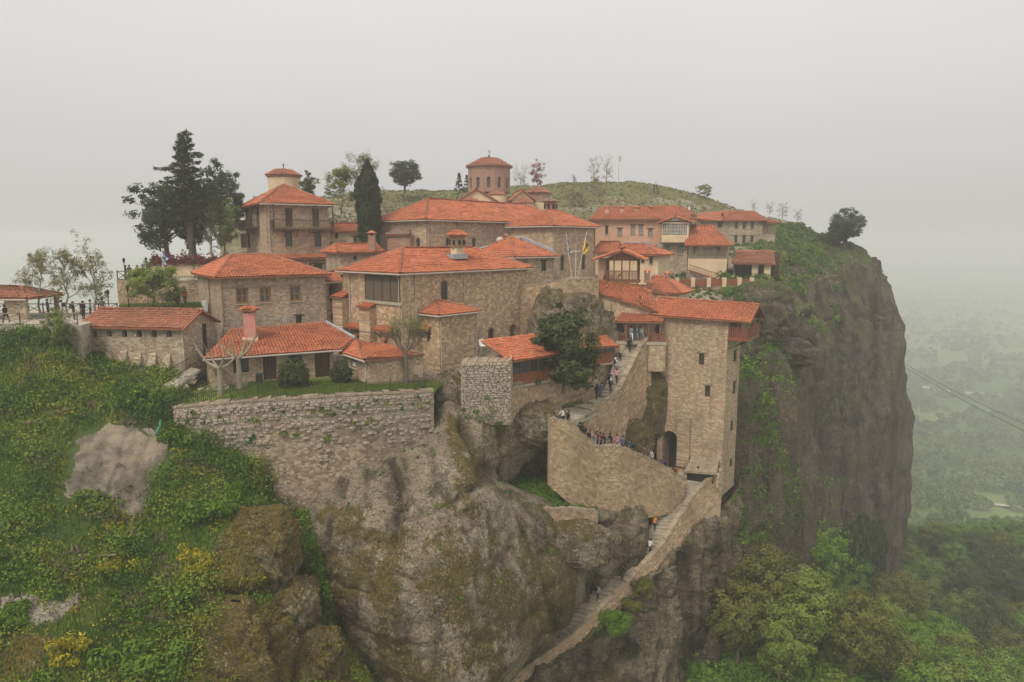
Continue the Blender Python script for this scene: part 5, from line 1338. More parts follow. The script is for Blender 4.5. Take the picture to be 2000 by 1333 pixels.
fr = block(cf, C, zat(575, 90), zt, ST_WARM, {0: [('archwin', 1094.5, 499, 1102.5, 529, dict(W_AR)), ('archwin', 1136, 498, 1143.5, 527, dict(W_AR))], 3: []})
pl, rd, e, R = hip(C, zt - .12, zat(412, 96), 3.6, 4.5, .6)
roof(cf, pl, rd, [(e[0], e[1]), (e[3], e[0])]); pipe(cf, fr[0], fr[0].L - .1, zat(540, 95), zt - .1, PIPE_BR); pipe(cf, fr[0], .12, zat(520, 90), zt - .1)
# --- low house between hall and church front
zt = zat(501, 82); C = plan(1006, 82, 1082, 86.2, 8.5, zt)
mid, fr = house('stone_house', 'low stone house with slit windows, tucked against the church front', 'building', C, zat(580, 80), zt, zat(464, 87), 3.4, 3.6, .5, ST_WARM, {0: [('win', 1057.5, 510, 1067, 530, dict(WIN_DK, ny=1)), ('win', 1018, 513, 1028, 521, dict(WIN_DK, ny=1))]}, gutters=(0, 3))
f = fr[0]; pipe(mid, f, f.L - .2, zat(545, 85), zt - .1)
m = MB(); q1, q2 = at(1016, 463.5, 87.2), at(1080, 492, 88); m.tube([q1, q2], .28, 5); q3 = at(930, 488, 88); m.tube([q1, q3], .12, 5); m.build('flashing', LEAD, mid)
p = at(977, 471, 88); m = MB(); m.lathe((p[0], p[1], p[2] - .5), [(.25, 0), (.5, .3), (.55, .6), (.35, .95), (.02, 1.05)], 10); m.build('satellite_dish', GUTTER, mid)
p = at(988, 470, 88.4); chimney(mid, (p[0], p[1], p[2] - .8), .6, 1.1, BRICK)

# --- main church: drum, dome and cross-arm gables
c = at(955.5, 340, 122); kc = thing('church', 'brick church with large round dome on a drum of slit windows', 'church', V3(c, zat(430, 118)))
zt = drum(kc, c, 3.75, zat(378, 122), zat(327.5, 122), 12, BRICK, (.62, zat(368, 120), zat(347, 120)), 1.75, .35, 12, [(1, 0), (.72, .38), (.38, .78), (0, 1)])
cross(kc, (c[0], c[1], zt - .05), 1.25, r=.05); m = MB(); m.lathe((c[0], c[1], zt - .1), [(.02, 0), (.22, .2), (.02, .45)], 8); m.build('finial', IRON, kc)
def gable_arm(uA, uB, Y, ve, va, depth, wm=PLASTER, tm=TILE_OLD, zb=430):
    z = zat(ve, Y); C = plan(uA, Y, uB, Y + .6, depth, z)
    fr = block(kc, [C[1], C[2], C[3], C[0]] if False else C, zat(zb, Y), z, wm, {}, (), None)
    A, B, B2, A2 = C; d = fr[0].d; p = -fr[0].n; mdp = (A + B) / 2; za = zat(va, Y)
    ov = .35
    a0, b0 = V3(A - d * ov - p * ov, z - .1), V3(B + d * ov - p * ov, z - .1); a1, b1 = V3(A2 - d * ov, z - .1), V3(B2 + d * ov, z - .1)
    r0, r1 = V3(mdp - p * ov, za), V3((A2 + B2) / 2, za)
    roof(kc, [[a1, a0, r0, r1], [b0, b1, r1, r0]], [(r0, r1)], mat=tm, name='arm_roof')
    m = MB(); m.face([V3(A, z), V3(B, z), V3(mdp, za - .15)]); m.build('gable', wm, kc)
gable_arm(886, 976, 111, 397, 369, 7); gable_arm(1000, 1042, 115, 391, 372, 6)
for (u0, u1, Y, vb, vt, mt) in ((896, 942, 109.5, 398, 383, TILE_OLD), (1003, 1042, 112, 398, 380, TILE_OLD), (952, 990, 113, 382, 371, TILE_OLD)):
    zb_ = zat(vb, Y); um = (u0 + u1) / 2; cc = at(um, vb, Y); R_ = (u1 - u0) / 2 / F * Y; m = MB(); t = Tiles()
    for k in range(12):
        q = [(cc[0] + R_ * math.cos(2 * math.pi * (k + s) / 12), cc[1] + R_ * math.sin(2 * math.pi * (k + s) / 12), zb_) for s in (0, 1)] + [(cc[0], cc[1], zat(vt, Y))]
        m.face(q); t.plane(q, .3, .4)
    dm = m.build('apse_roof', DECK, kc); t.build('apse_tiles', mt, dm); m = MB(); m.lathe((cc[0], cc[1], zb_ - 3), [(R_ * .92, 0), (R_ * .92, 3)], 16); m.build('apse_wall', PLASTER, kc)
c = at(1051, 385, 119); dc = thing('side_chapel', 'small round chapel with conical roof, right of the main church dome', 'chapel', V3(c, zat(420, 119)))
drum(dc, c, 2.05, zat(425, 119), zat(379, 119), 8, BRICK, None, 1.1, .3)
m = MB(); m.box((c[0] + .1, c[1], zat(425, 118)), 6.2, 4.2, 2.4); m.build('wall', PLASTER, dc)
c = at(1075.5, 412, 99.5); lt2 = thing('chimney_lantern', 'round brick lantern chimney on the ridge of the church front', 'chimney', V3(c, c[2] - .6))
m = MB(); m.lathe((c[0], c[1], c[2] - .6), [(.85, 0), (.85, .5), (.95, .6), (.95, 1.7), (1.15, 1.85)], 8); m.build('shaft', BRICK, lt2)
for k in range(8):
    t_ = 2 * math.pi * (k + .5) / 8; m = MB(); m.box((c[0] + .9 * math.cos(t_), c[1] + .9 * math.sin(t_), c[2] + .25), .14, .34, .6, t_); m.build('vent', SHADE, lt2)
m = MB(); t = Tiles()
for k in range(8):
    q = [(c[0] + 1.45 * math.cos(2 * math.pi * (k + s) / 8), c[1] + 1.45 * math.sin(2 * math.pi * (k + s) / 8), c[2] + 1.2) for s in (0, 1)] + [(c[0], c[1], c[2] + 1.85)]
    m.face(q); t.plane(q, .24, .32)
q = m.build('cap', DECK, lt2); t.build('cap_tiles', TILE_GREY, q)

# --- guest wing on the right (plaster and stone, projecting bay)
zt = zat(428.5, 117); C = plan(1158, 117.3, 1345, 114, 8, zt)
gw, fr = house('guest_wing', 'long pink plastered guest wing with a projecting timber bay', 'building', C, zat(560, 108), zt, zat(405, 121.5), 2.0, 3.0, .7, ST_PINK, {
    0: [('win', 1182, 442, 1188, 458, WIN_DK), ('win', 1206.5, 446.5, 1214.5, 461, WIN_LT), ('win', 1232, 440, 1240.5, 458.5, WIN_LT), ('win', 1247.5, 440, 1256, 458.5, WIN_LT), ('win', 1266, 447.5, 1274, 461.5, WIN_LT), ('win', 1282, 481.5, 1292, 491, WIN_DK)]}, gutters=())
f = fr[0]
a0, a1, b0, b1 = f.rect(1228, 430, 1262, 475); m = MB(); f.box(m, a0, a1, b0, b1, .0, .05)
for u in (1185, 1214, 1243, 1272, 1303, 1324):
    p = at(u, 417, 118.5 if u < 1295 else 119.5); chimney(gw, (p[0], p[1], p[2] - .8), .62, 1.5, ST_PINK, True)
C2 = plan(1250, 122, 1352, 121, 6, zat(420, 121)); pl, rd, e, R = hip(C2, zat(421, 121), zat(404, 124), 2, 2, .5); roof(gw, pl, rd, name='upper_roof'); m = MB(); b = C2; m.hexa([V3(q, zat(440, 121)) for q in b], [V3(q, zat(420, 121)) for q in b]); m.build('upper_wall', ST_PINK, gw)
for u in (1336, 1346): p = at(u, 412, 124); m = MB(); m.box((p[0], p[1], p[2] - .6), .22, .22, 1.3); m.build('flue', WHITE, gw)
zb = zat(474, 112); C = plan(1283, 112, 1344, 110.4, 4, zb); 
fb = block(gw, C, zat(560, 106), zb, ST_GREY, {0: [('win', 1300.5, 482, 1309, 500, WIN_LT), ('win', 1324, 482, 1333, 500, WIN_LT)]}, wname='bay_base')
zbt = zat(434, 111); A, B, B2, A2 = plan(1292, 111, 1344, 109.6, 4.6, zb)
fb = block(gw, [A, B, B2, A2], zb + .02, zbt, PLASTER, {0: [('win', 1294.5, 437.5, 1310, 459, dict(frame=WOOD_DARK, pane=CURTAIN, nx=3, ny=3, rec=.12, dep=.16)), ('win', 1311.5, 437.5, 1325, 459, dict(frame=WOOD_DARK, pane=CURTAIN, nx=3, ny=3, rec=.12, dep=.16)), ('win', 1326.5, 437.5, 1341.5, 459, dict(frame=WOOD_DARK, pane=CURTAIN, nx=3, ny=3, rec=.12, dep=.16))]}, wname='bay')
m = MB(); fb[0].box(m, -.15, fb[0].L + .15, zb - .18, zb, -.3, .18); fb[0].box(m, -.1, fb[0].L + .1, zbt, zbt + .15, -.2, .1); m.build('bay_beam', WOOD_DARK, gw)
za = zat(423.5, 110); d, n = fb[0].d, fb[0].n; mp_ = (A + B) / 2
m = MB(); m.face([fb[0].pt(-.2, zbt + .15, .02), fb[0].pt(fb[0].L + .2, zbt + .15, .02), fb[0].pt(fb[0].L / 2, za - .1, .02)]); m.build('gable', ST_PINK, gw)
m = MB(); cc = fb[0].L / 2; m.face([fb[0].pt(cc - .6 + .0, zbt + .2, .04)] + [fb[0].pt(cc - .6 * math.cos(math.pi * k / 8), zbt + .2 + .55 * math.sin(math.pi * k / 8), .04) for k in range(1, 9)]); m.build('gable_roundel', WHITE, gw)
e = [V3(A - d * .7 + n * .6, zbt - .1), V3(B + d * .9 + n * .6, zbt - .1), V3(B2 + d * .9, zbt - .1), V3(A2 - d * .7, zbt - .1)]; r0, r1 = V3(mp_ + n * .6, za), V3((A2 + B2) / 2, za)
roof(gw, [[e[3], e[0], r0, r1], [e[1], e[2], r1, r0]], [(r0, r1)], name='bay_roof')
m = MB(); q = f.rect(1222, 473, 1270, 479); f.box(m, q[0], q[1], q[2], q[3], 0, 1.4); m.build('porch_slab', LEAD, gw)

# --- roof in front of the guest wing
zt = zat(497, 93); C = plan(1200, 96, 1286, 93, 5.5, zt)
fh, fr = house('stone_house', 'small house with pale front and shallow red roof, below the guest wing', 'building', C, zat(560, 90), zt, zat(477.5, 97), 1.0, 3.5, .6, PLASTER, {0: [('win', 1252, 502, 1259, 514, WIN_DK), ('win', 1268, 502, 1275, 516, WIN_DK)]}, gutters=())
zt = zat(492, 96); C = plan(1164, 97, 1200, 96, 4, zt); house('stone_house', 'tiny roofed link between the church front and the pale house', 'building', C, zat(540, 92), zt, zat(474, 98.5), .5, .02, .4, PLASTER, {}, gutters=())
# --- porch house with gallery
zt = zat(478.5, 109); C = plan(1345, 109, 1421, 107, 6, zt)
ph = thing('gallery_house', 'open timber gallery house with orange roof and outside stair', 'building', V3(sum(C) / 4, zat(548, 103)))
pl, rd, e, R = hip(C, zt - .1, zat(442, 113), .02, 3.2, .6); roof(ph, pl, rd, [], name='roof')
zg = zat(503, 108); fr = block(ph, [C[0] + 0, C[1] + 0, C[2], C[3]], zat(565, 103), zg, PLASTER, {}, wname='lower_wall')
Cb = [C[0] - fr[0].n * 1.6, C[1] - fr[0].n * 1.6, C[2], C[3]]; f2 = block(ph, Cb, zg, zt, PLASTER, {0: [('win', 1354, 484, 1360, 494, WIN_DK), ('win', 1400, 484, 1406, 494, WIN_DK)]}, wname='upper_wall')
m = MB(); f = fr[0]; f.box(m, 0, f.L, zg - .1, zg + .02, -1.6, .1); m.build('gallery_floor', WOOD_OLD, ph)
m = MB(); railing(m, [f.pt(.05, zg, 0), f.pt(f.L - .05, zg, 0), f.pt(f.L - .05, zg, -1.5)], 1.0, .16, .035, .05); m.build('railing', WOOD_OLD, ph)
for k in range(4): m = MB(); a = .1 + (f.L - .2) * k / 3; f.box(m, a - .08, a + .08, zg, zt, -.1, .06); m.build('post', WOOD_OLD, ph)
p = at(1361, 462, 111); chimney(ph, (p[0], p[1], p[2] - .9), .7, 1.6, ST_PINK)
s0, s1 = at(1346, 517, 105.5), at(1420, 541, 103.5); m = MB(); m.tube([s0, s1], .05); m.tube([s0 + np.array([0, 0, -.9]), s1 + np.array([0, 0, -.9])], .14)
for k in range(26): q = s0 + (s1 - s0) * k / 25; m.bar(q, q + np.array([0, 0, -.9]), .035, 4, cap=False)
m.build('stair_railing', WOOD_RED, ph)
m = MB(); m.hexa([V3(s0 + np.array([0, .6, 0]), s0[2] - 3.2), V3(s1 + np.array([0, .6, 0]), s1[2] - 1.2), V3(s1 + np.array([0, 1.6, 0]), s1[2] - 1.2), V3(s0 + np.array([0, 1.6, 0]), s0[2] - 3.2)],
      [V3(s0 + np.array([0, .6, 0]), s0[2] - .85), V3(s1 + np.array([0, .6, 0]), s1[2] - .85), V3(s1 + np.array([0, 1.6, 0]), s1[2] - .85), V3(s0 + np.array([0, 1.6, 0]), s0[2] - .85)]); m.build('stair', ST_GREY, ph)
# --- far right house
zt = zat(431, 136); C = plan(1424, 134, 1490, 133, 10, zt)
A = C[0]; 
fh2, fr = house('long_house', 'far stone house with two rows of small windows at the cliff edge', 'building', C, zat(495, 126), zt, zat(414.5, 140), .02, 1.5, .7, ST_GREY, {
    0: [('win', u - 3, 432.5, u + 3, 447, dict(WIN_DK)) for u in (1438, 1453.5, 1469.5)] + [('win', u - 3, 461, u + 3, 474.5, dict(WIN_DK)) for u in (1437, 1453, 1468.5)], 3: []}, gutters=())
zl = zat(431, 138); Cl = plan(1366, 142, 1424, 134.6, 8, zl); fl = block(fh2, Cl, zat(495, 126), zl, ST_GREY, {0: [('win', 1401, 434, 1411, 445, dict(WIN_DK))]}, wname='side_wall')
q0, q1 = V3(Cl[0] + fl[0].n * .6 - fl[0].d * .5, zl + .1), V3(Cl[1] + fl[0].n * .6 + fl[0].d * .3, zl - .1); q2, q3 = tuple(at(1424, 414.5, 143)), tuple(at(1362, 415.5, 146))
roof(fh2, [[q0, q1, q2, q3]], [], name='side_roof')
zt2 = zat(436, 133); C2 = plan(1489, 133.2, 1516, 132.8, 4, zt2); pl, rd, e, R = hip(C2, zt2, zat(430, 136), .02, 1.2, .4); roof(fh2, pl, rd, name='porch_roof')
fp = block(fh2, C2, zat(492, 128), zat(458, 132.6), ST_GREY, {}, wname='porch_base'); f = fp[0]; zg = zat(458, 132.6)
m = MB(); railing(m, [f.pt(.05, zg, 0), f.pt(f.L, zg, 0)], 1.0, .2, .04, .05); m.build('railing', WOOD_OLD, fh2)
for k in range(3): m = MB(); a = .1 + (f.L - .2) * k / 2; f.box(m, a - .09, a + .09, zg, zt2, -.1, .06); m.build('post', WOOD_OLD, fh2)
m = MB(); f.box(m, 0, f.L, zg, zt2, -1.7, -1.6); m.build('porch_wall', PLASTER, fh2)
# --- open shed on pillars
zt = zat(514, 105); C = plan(1438, 106, 1508, 103.5, 6.5, zt)
sd = thing('open_shed', 'open shed with mossy red roof on square stone pillars', 'shed', V3(sum(C) / 4, zat(545, 102)))
f = Fr(C[0], C[1]); zr = zat(491.5, 109)
e = [f.pt(-.7, zt - .1, .7), f.pt(f.L + .6, zt - .1, .7), f.pt(f.L - .6, zr, -5.5), f.pt(-1.2, zr, -5.5)]
roof(sd, [e], [(e[3], e[2])], mat=TILE_OLD)
for u in (1474, 1498): a = f.px(u, 530)[0]; m = MB(); f.box(m, a - .42, a + .42, zat(566, 104), zt, -.75, .08); m.build('pillar', PLASTER, sd)
m = MB(); f.box(m, -.2, f.L + .3, zat(566, 104), zr - .1, -5.9, -5.6); f.box(m, -.4, -.1, zat(566, 104), zt, -5.6, .0); m.build('back_wall', WOOD_DARK, sd)
m = MB(); f.box(m, 0, f.L, zt - .3, zt - .12, -.3, 0); m.build('beam', WOOD_DARK, sd)

# --- belvedere (timber gazebo with a gable)
zt = zat(506, 80.5); C = plan(1183, 80.5, 1247, 79.6, 3.4, zt)
gz = thing('gazebo', 'open timber gazebo with carved railing under a gabled tile roof', 'gazebo', V3(sum(C) / 4, zat(552, 80)))
f = Fr(C[0], C[1]); fl = Fr(C[3], C[0]); fr1 = Fr(C[1], C[2]); zf = zat(549, 80); zr = zat(488, 80); n = f.n; ml = f.L / 2
m = MB(); f.box(m, -.1, f.L + .1, zf - .25, zf, -3.5, .1); m.build('floor', WOOD, gz)
r0, r1 = f.pt(ml, zr, .75), f.pt(ml, zr, -4.2)
roof(gz, [[f.pt(-1.5, zt - .1, -4.2), f.pt(-1.5, zt - .1, .75), r0, r1], [f.pt(f.L + .95, zt - .1, .75), f.pt(f.L + .95, zt - .1, -4.2), r1, r0]], [(r0, r1)], name='roof', w=.26, l=.36)
for k in range(5):
    a = .08 + (f.L - .16) * k / 4; m = MB(); f.box(m, a - .07, a + .07, zf, zt, -.12, .02); m.build('post', WOOD, gz)
for a in (1.7, 3.3): m = MB(); fr1.box(m, a - .07, a + .07, zf, zt, -.12, .02); m.build('post', WOOD, gz); m = MB(); fl.box(m, 3.4 - a - .07, 3.4 - a + .07, zf, zt, -.12, .02); m.build('post', WOOD, gz)
k = 0
for ff in (f, fl):
    L = ff.L; nb = int(L / .17)
    for i in range(nb): m = MB(); a = .12 + (L - .24) * i / (nb - 1); ff.box(m, a - .05, a + .05, zf + .02, zf + 1.1, -.09, -.05); m.build('baluster', WOOD, gz)
    m = MB(); ff.box(m, 0, L, zf + 1.1, zf + 1.2, -.13, .0); ff.box(m, 0, L, zt - .2, zt, -.11, .01); m.build('rail', WOOD, gz)
m = MB(); m.face([f.pt(-.1, zt, .1), f.pt(f.L + .1, zt, .1), f.pt(ml, zr - .2, .1)]); m.build('gable_boards', WOOD, gz)
m = MB(); f.box(m, -.9, -.1, zat(580, 80), zt, -3.0, -.5); m.build('side_wall', ST_PINK, gz)
# two visitors sit inside: see people

# --- entrance building with sweeping roof
se = thing('entrance_house', 'entrance house with sweeping red roof and small arched window', 'building', V3(at(1215, 650, 79), zat(670, 78)))
top = [at(1154, 541, 80.5), at(1185, 551, 80.3), at(1215, 554, 80.2), at(1247, 556, 80), at(1268, 572, 80)]
bot = [at(1149, 566, 78.0), at(1183, 577, 77.4), at(1215, 588, 77.0), at(1250, 599, 76.6), at(1299, 613, 76.2)]
pls = [[tuple(bot[i]), tuple(bot[i + 1]), tuple(top[i + 1]), tuple(top[i])] for i in range(4)]
roof(se, pls, [], [], name='roof', w=.25, l=.34)
m = MB()
for i in range(4):
    b0_, b1_ = bot[i] + np.array([0, .4, -.1]), bot[i + 1] + np.array([0, .4, -.1]); s = i * 2.
    m.face([(b0_[0], b0_[1], zat(690, 78)), (b1_[0], b1_[1], zat(690, 78)), tuple(b1_), tuple(b0_)], [(s, -3), (s + 2, -3), (s + 2, 0), (s, 0)])
m.build('wall', ST_WARM, se)
fe = Fr(bot[0][:2] + np.array([0, .4]), bot[3][:2] + np.array([0, .4])); a0, a1, b0, b1 = fe.rect(1186.5, 594, 1195, 610)
window(se, fe, a0, a1, b0, b1, frame=WOOD_DARK, nx=1, ny=2, rec=-.02, lintel=None, name='arched_window'); arch_ring(se, fe, a0, a1, b0, b1 + .2)
# hipped roof behind
zt = zat(572, 86); C = plan(1262, 88, 1326, 86, 5.5, zt); house('stone_house', 'hipped red roof with a small dormer behind the sweeping entrance roof', 'building', C, zat(610, 82), zt, zat(541, 89.5), .6, 3.2, .5, PLASTER, {}, gutters=())
p0 = at(1270, 573, 84.5); q = [at(1268, 573, 84), at(1306, 577, 84), at(1290, 566, 85.5), at(1280, 563, 86)]
dm = thing('dormer', 'little tiled dormer at the valley of the entrance roofs', 'dormer', p0); roof(dm, [[tuple(x) for x in q]], [], name='roof', mat=TILE_OLD)
m = MB(); m.hexa([q[0] + np.array([.2, .2, -.9]), q[1] + np.array([-.2, .2, -.9]), q[1] + np.array([-.2, 2, -.9]), q[0] + np.array([.2, 2, -.9])], [q[0] + np.array([.2, .2, -.1]), q[1] + np.array([-.2, .2, -.1]), q[1] + np.array([-.2, 2, .2]), q[0] + np.array([.2, 2, .2])]); m.build('wall', PLASTER, dm)
for u, v, Y in ((1264, 537, 87.5), (1303, 541, 90)):
    p = at(u, v, Y); c_ = thing('brick_chimney', 'squat brick chimney with clay cap, %s' % ('left one behind the gazebo' if u < 1280 else 'right one beside the terrace fence'), 'chimney', (p[0], p[1], p[2] - 1.0)); chimney(c_, (p[0], p[1], p[2] - 1.0), .62, 1.2, BRICK, capmat=TILE)

# --- tower with the net balcony
zt = zat(624, 72) - .05; A = np.array([xat(1291, 76.4, zt), 76.4]); B = np.array([xat(1423, 72, zt), 72.0]); d = (B - A) / np.linalg.norm(B - A); p = np.array([-d[1], d[0]]); C = [A, B, B + p * 4.6, A + p * 4.6]
tw = thing('tower', 'tall square stone tower with timber hoist balcony at the top', 'tower', V3(sum(C) / 4, zat(920, 72)))
WT = dict(frame=WOOD_DARK, pane=GLASS, nx=2, ny=4, lintel=WOOD_OLD, rec=.2)
fr = block(tw, C, zat(985, 70), zt, ST_TOWER, {
    0: [('win', 1365, 690.5, 1375.5, 713, WT), ('win', 1376.5, 753.5, 1387, 775.5, WT), ('arch', 1293, 842, 1322, 925, dict(dep=2.2, name='passage')), ('win', 1337, 856, 1343, 877, dict(WT, nx=1))],  # the passage ends in a near-black panel painting its shade
    1: [('win', 1433, 686, 1439, 707, dict(WT, nx=1)), ('win', 1431.5, 745, 1437.5, 770, dict(WT, nx=1)), ('win', 1427, 822, 1432, 842, dict(WT, nx=1)), ('win', 1425.5, 896, 1430, 912, dict(WT, nx=1))]})
f = fr[0]; bl = f.px(1322, 880)[0]; m = MB(); f.box(m, bl + .1, f.px(1348, 880)[0], zat(925, 72), zat(818, 74), .004, .35); m.build('pier', ST_TOWER, tw)
# roof carried out over the balcony
ov = .55; ze = zt - .05; BL = 2.0
e0, e1 = V3(A - d * .0 - p * ov, ze), V3(B + d * (BL + .5) - p * ov, ze); e2, e3 = V3(C[2] + d * (BL + .5) + p * ov, ze), V3(C[3] + p * ov, ze)
zr = zat(594, 74); r0, r1 = V3((A + C[3]) / 2 - d * 1.4, zat(583, 78)), V3((B + C[2]) / 2 + d * (BL + .5), zr)
e0b = V3(A - d * .9 - p * ov, ze)
roof(tw, [[e0b, e1, r1, r0], [e2, e3, r0, r1]], [(r0, r1), (e0b, r0)], [], w=.27, l=.38)
m = MB(); m.face([V3(C[1], zt), V3(C[2], zt), V3((C[1] + C[2]) / 2, zr - .3)]); m.build('gable', ST_TOWER, tw)
zf = zat(661, 71.5); f1 = fr[1]; bw = MB(); f1.box(bw, -.05, f1.L + .05, zf - .28, zf, .004, BL); ba = bw.build('hoist_balcony', WOOD_RED, tw)
fo = Fr(B + d * BL, C[2] + d * BL)
ff0 = Fr(B + d * .02, B + d * BL)
for ff, nb in ((ff0, 11), (fo, 24)):
    for i in range(nb):
        a = .06 + (ff.L - .12) * i / (nb - 1); m = MB(); ff.box(m, a - .055, a + .055, zf, zf + 1.05, -.08, -.04); m.build('baluster', WOOD_RED, ba)
    m = MB(); ff.box(m, 0, ff.L, zf + 1.05, zf + 1.15, -.1, .0); ff.box(m, 0, ff.L, zt - .15, zt, -.1, 0); m.build('rail', WOOD_RED, ba)
    for i in range(3):
        a = .07 + (ff.L - .14) * i / 2; m = MB(); ff.box(m, a - .07, a + .07, zf, zt, -.13, .01); m.build('post', WOOD_RED, ba)
m = MB()
for a in (.3, 2.3, 4.3): m.bar(f1.pt(a, zf - .2, BL * .9), f1.pt(a, zf - 1.3, .05), .08)
m.build('strut', WOOD_DARK, ba)
m = MB(); f1.box(m, .05, f1.L - .05, zf, zt, .006, .03); m.build('balcony_back', WOOD_DARK, ba)
# --- porch at the head of the stair
pa = at(1204, 628, 76.0); pb = at(1292, 629, 75.3); fpz = Fr(pa, pb); ze = pa[2]
po = thing('entrance_porch', 'tiled entrance porch at the head of the stairs with timber railings', 'porch', V3((pa + pb) / 2, zat(668, 77.5)))
roof(po, [[fpz.pt(-.1, ze, .5), fpz.pt(fpz.L + .1, ze, .5), fpz.pt(fpz.L + .6, ze + .95, -2.1), fpz.pt(.9, ze + .95, -2.1)], [fpz.pt(-.1, ze, -2.1), fpz.pt(-.1, ze, .5), fpz.pt(.9, ze + .95, -2.1)]], [(fpz.pt(-.1, ze, .5), fpz.pt(.9, ze + .95, -2.1))], [], w=.25, l=.34)
zf = zat(666, 76)
for u in (1222, 1267, 1289): a = fpz.px(u, 645)[0]; m = MB(); fpz.box(m, a - .09, a + .09, zf - .1, ze, .1, .28); m.build('post', WOOD_RED, po)
for u0, u1 in ((1208, 1221), (1268, 1299)):
    a0, a1 = fpz.px(u0, 655)[0], fpz.px(u1, 655)[0]
    nb = max(3, int((a1 - a0) / .16))
    for i in range(nb): m = MB(); a = a0 + (a1 - a0) * i / (nb - 1); fpz.box(m, a - .045, a + .045, zf, zf + .85, .16, .2); m.build('baluster', WOOD_RED, po)
    m = MB(); fpz.box(m, a0, a1, zf + .85, zf + .93, .12, .24); m.build('rail', WOOD_RED, po)
m = MB(); fpz.box(m, 0, fpz.L + .6, zf - .35, zf - .02, -3.2, .3); m.build('floor', PAVE, po)
m = MB(); fpz.box(m, -.2, fpz.L + .8, zf - .3, ze + .5, -3.4, -3.2); m.build('doorway_shade', SHADE, po)  # near-black sheet painting the shade at the back of the porch
m = MB(); fpz.box(m, fpz.px(1266, 700)[0], fpz.L + .55, zat(720, 77), zf - .35, -2.6, .25); m.build('base_wall', ST_TOWER, po); m = MB(); fpz.box(m, -.1, fpz.px(1221, 700)[0], zat(720, 77), zf - .35, -2.6, .25); m.build('base_wall', ST_TOWER, po)

# --- galleries below the big hall, either side of the magnolia
def gallery(name, label, uA, vA, YA, uB, vB, YB, rise_v, depth, panel, ua, ub, post_us, vb, gable_left=True):
    A, B = at(uA, vA, YA), at(uB, vB, YB); f = Fr(A, B); ze = (A[2] + B[2]) / 2; g = thing(name, label, 'gallery', V3((A + B) / 2, zat(vb, (YA + YB) / 2)))
    zr = ze + rise_v
    roof(g, [[f.pt(-.5, ze, .5), f.pt(f.L + .4, ze, .5), f.pt(f.L + .2, zr, -depth), f.pt(-.9, zr, -depth)]], [(f.pt(-.5, ze, .5), f.pt(-.9, zr, -depth))], [], w=.27, l=.38)
    zb = zat(vb, (YA + YB) / 2); L = f.L
    nb = int(L / 1.0)
    for i in range(nb):
        m = MB(); a0, a1 = L * i / nb + .06, L * (i + 1) / nb - .06; f.box(m, a0, a1, zb, zb + 1.05, -.1, -.04)
        pn = m.build('panel', WOOD_RED, g)
        m = MB(); f.box(m, a0, a1, zb + 1.05, ze - .12, -.09, -.06); m.build('pane', GLASS, g)
    for i in range(nb + 1): m = MB(); a = L * i / nb; f.box(m, a - .06, a + .06, zb, ze, -.14, .0); m.build('post', WOOD_RED, g)
    m = MB(); f.box(m, 0, L, zb + 1.05, zb + 1.15, -.12, .02); f.box(m, 0, L, ze - .14, ze, -.12, .01); m.build('beam', WOOD_RED, g)
    m = MB(); f.box(m, -.1, L + .1, zb - .2, zb, -depth, .05); m.build('floor', PAVE, g)
    m = MB(); f.box(m, -.15, -.02, zb, ze + .3, -depth, -.05); m.build('end_wall', ST_REF, g)
    return f, ze, zb
ga = gallery('gallery', 'glazed red timber gallery with tiled roof, left of the dark evergreen', 999, 706, 62.5, 1085, 690, 66.5, 1.5, 3.2, 1, 0, 0, (), 748)
gc = gallery('gallery', 'shed like timber gallery with rounded tile roof, right of the evergreen', 1125, 681, 72, 1199, 676, 74.5, 1.35, 2.8, 1, 0, 0, (), 712)
# ------------------------------------------------------------------ trees and plants
def px_on(P, u, v):
    """patch point seen at a pixel"""
    k = np.argmin(((P.u - u) ** 2 + (P.v - v) ** 2).ravel()); i, j = np.unravel_index(k, P.u.shape); return P.G[i, j], P.N[i, j]
def wood_mesh(segs, mat, n=5):
    V = []; Q = []; b = 0
    for p0, p1, r0, r1 in segs:
        p0, p1 = np.asarray(p0, float), np.asarray(p1, float); d = p1 - p0; d /= np.linalg.norm(d) + 1e-9
        a = np.cross(d, [0.3, 0.2, 1.0]); a /= np.linalg.norm(a) + 1e-9; c = np.cross(d, a); t = np.arange(n) * 2 * math.pi / n
        ring = np.cos(t)[:, None] * a + np.sin(t)[:, None] * c
        V += [p0 + ring * r0, p1 + ring * r1]
        for k in range(n): Q.append([b + k, b + (k + 1) % n, b + n + (k + 1) % n, b + n + k])
        b += 2 * n
    return mk_mesh('trunk', np.concatenate(V), np.array(Q), mats=[mat], smooth=True)
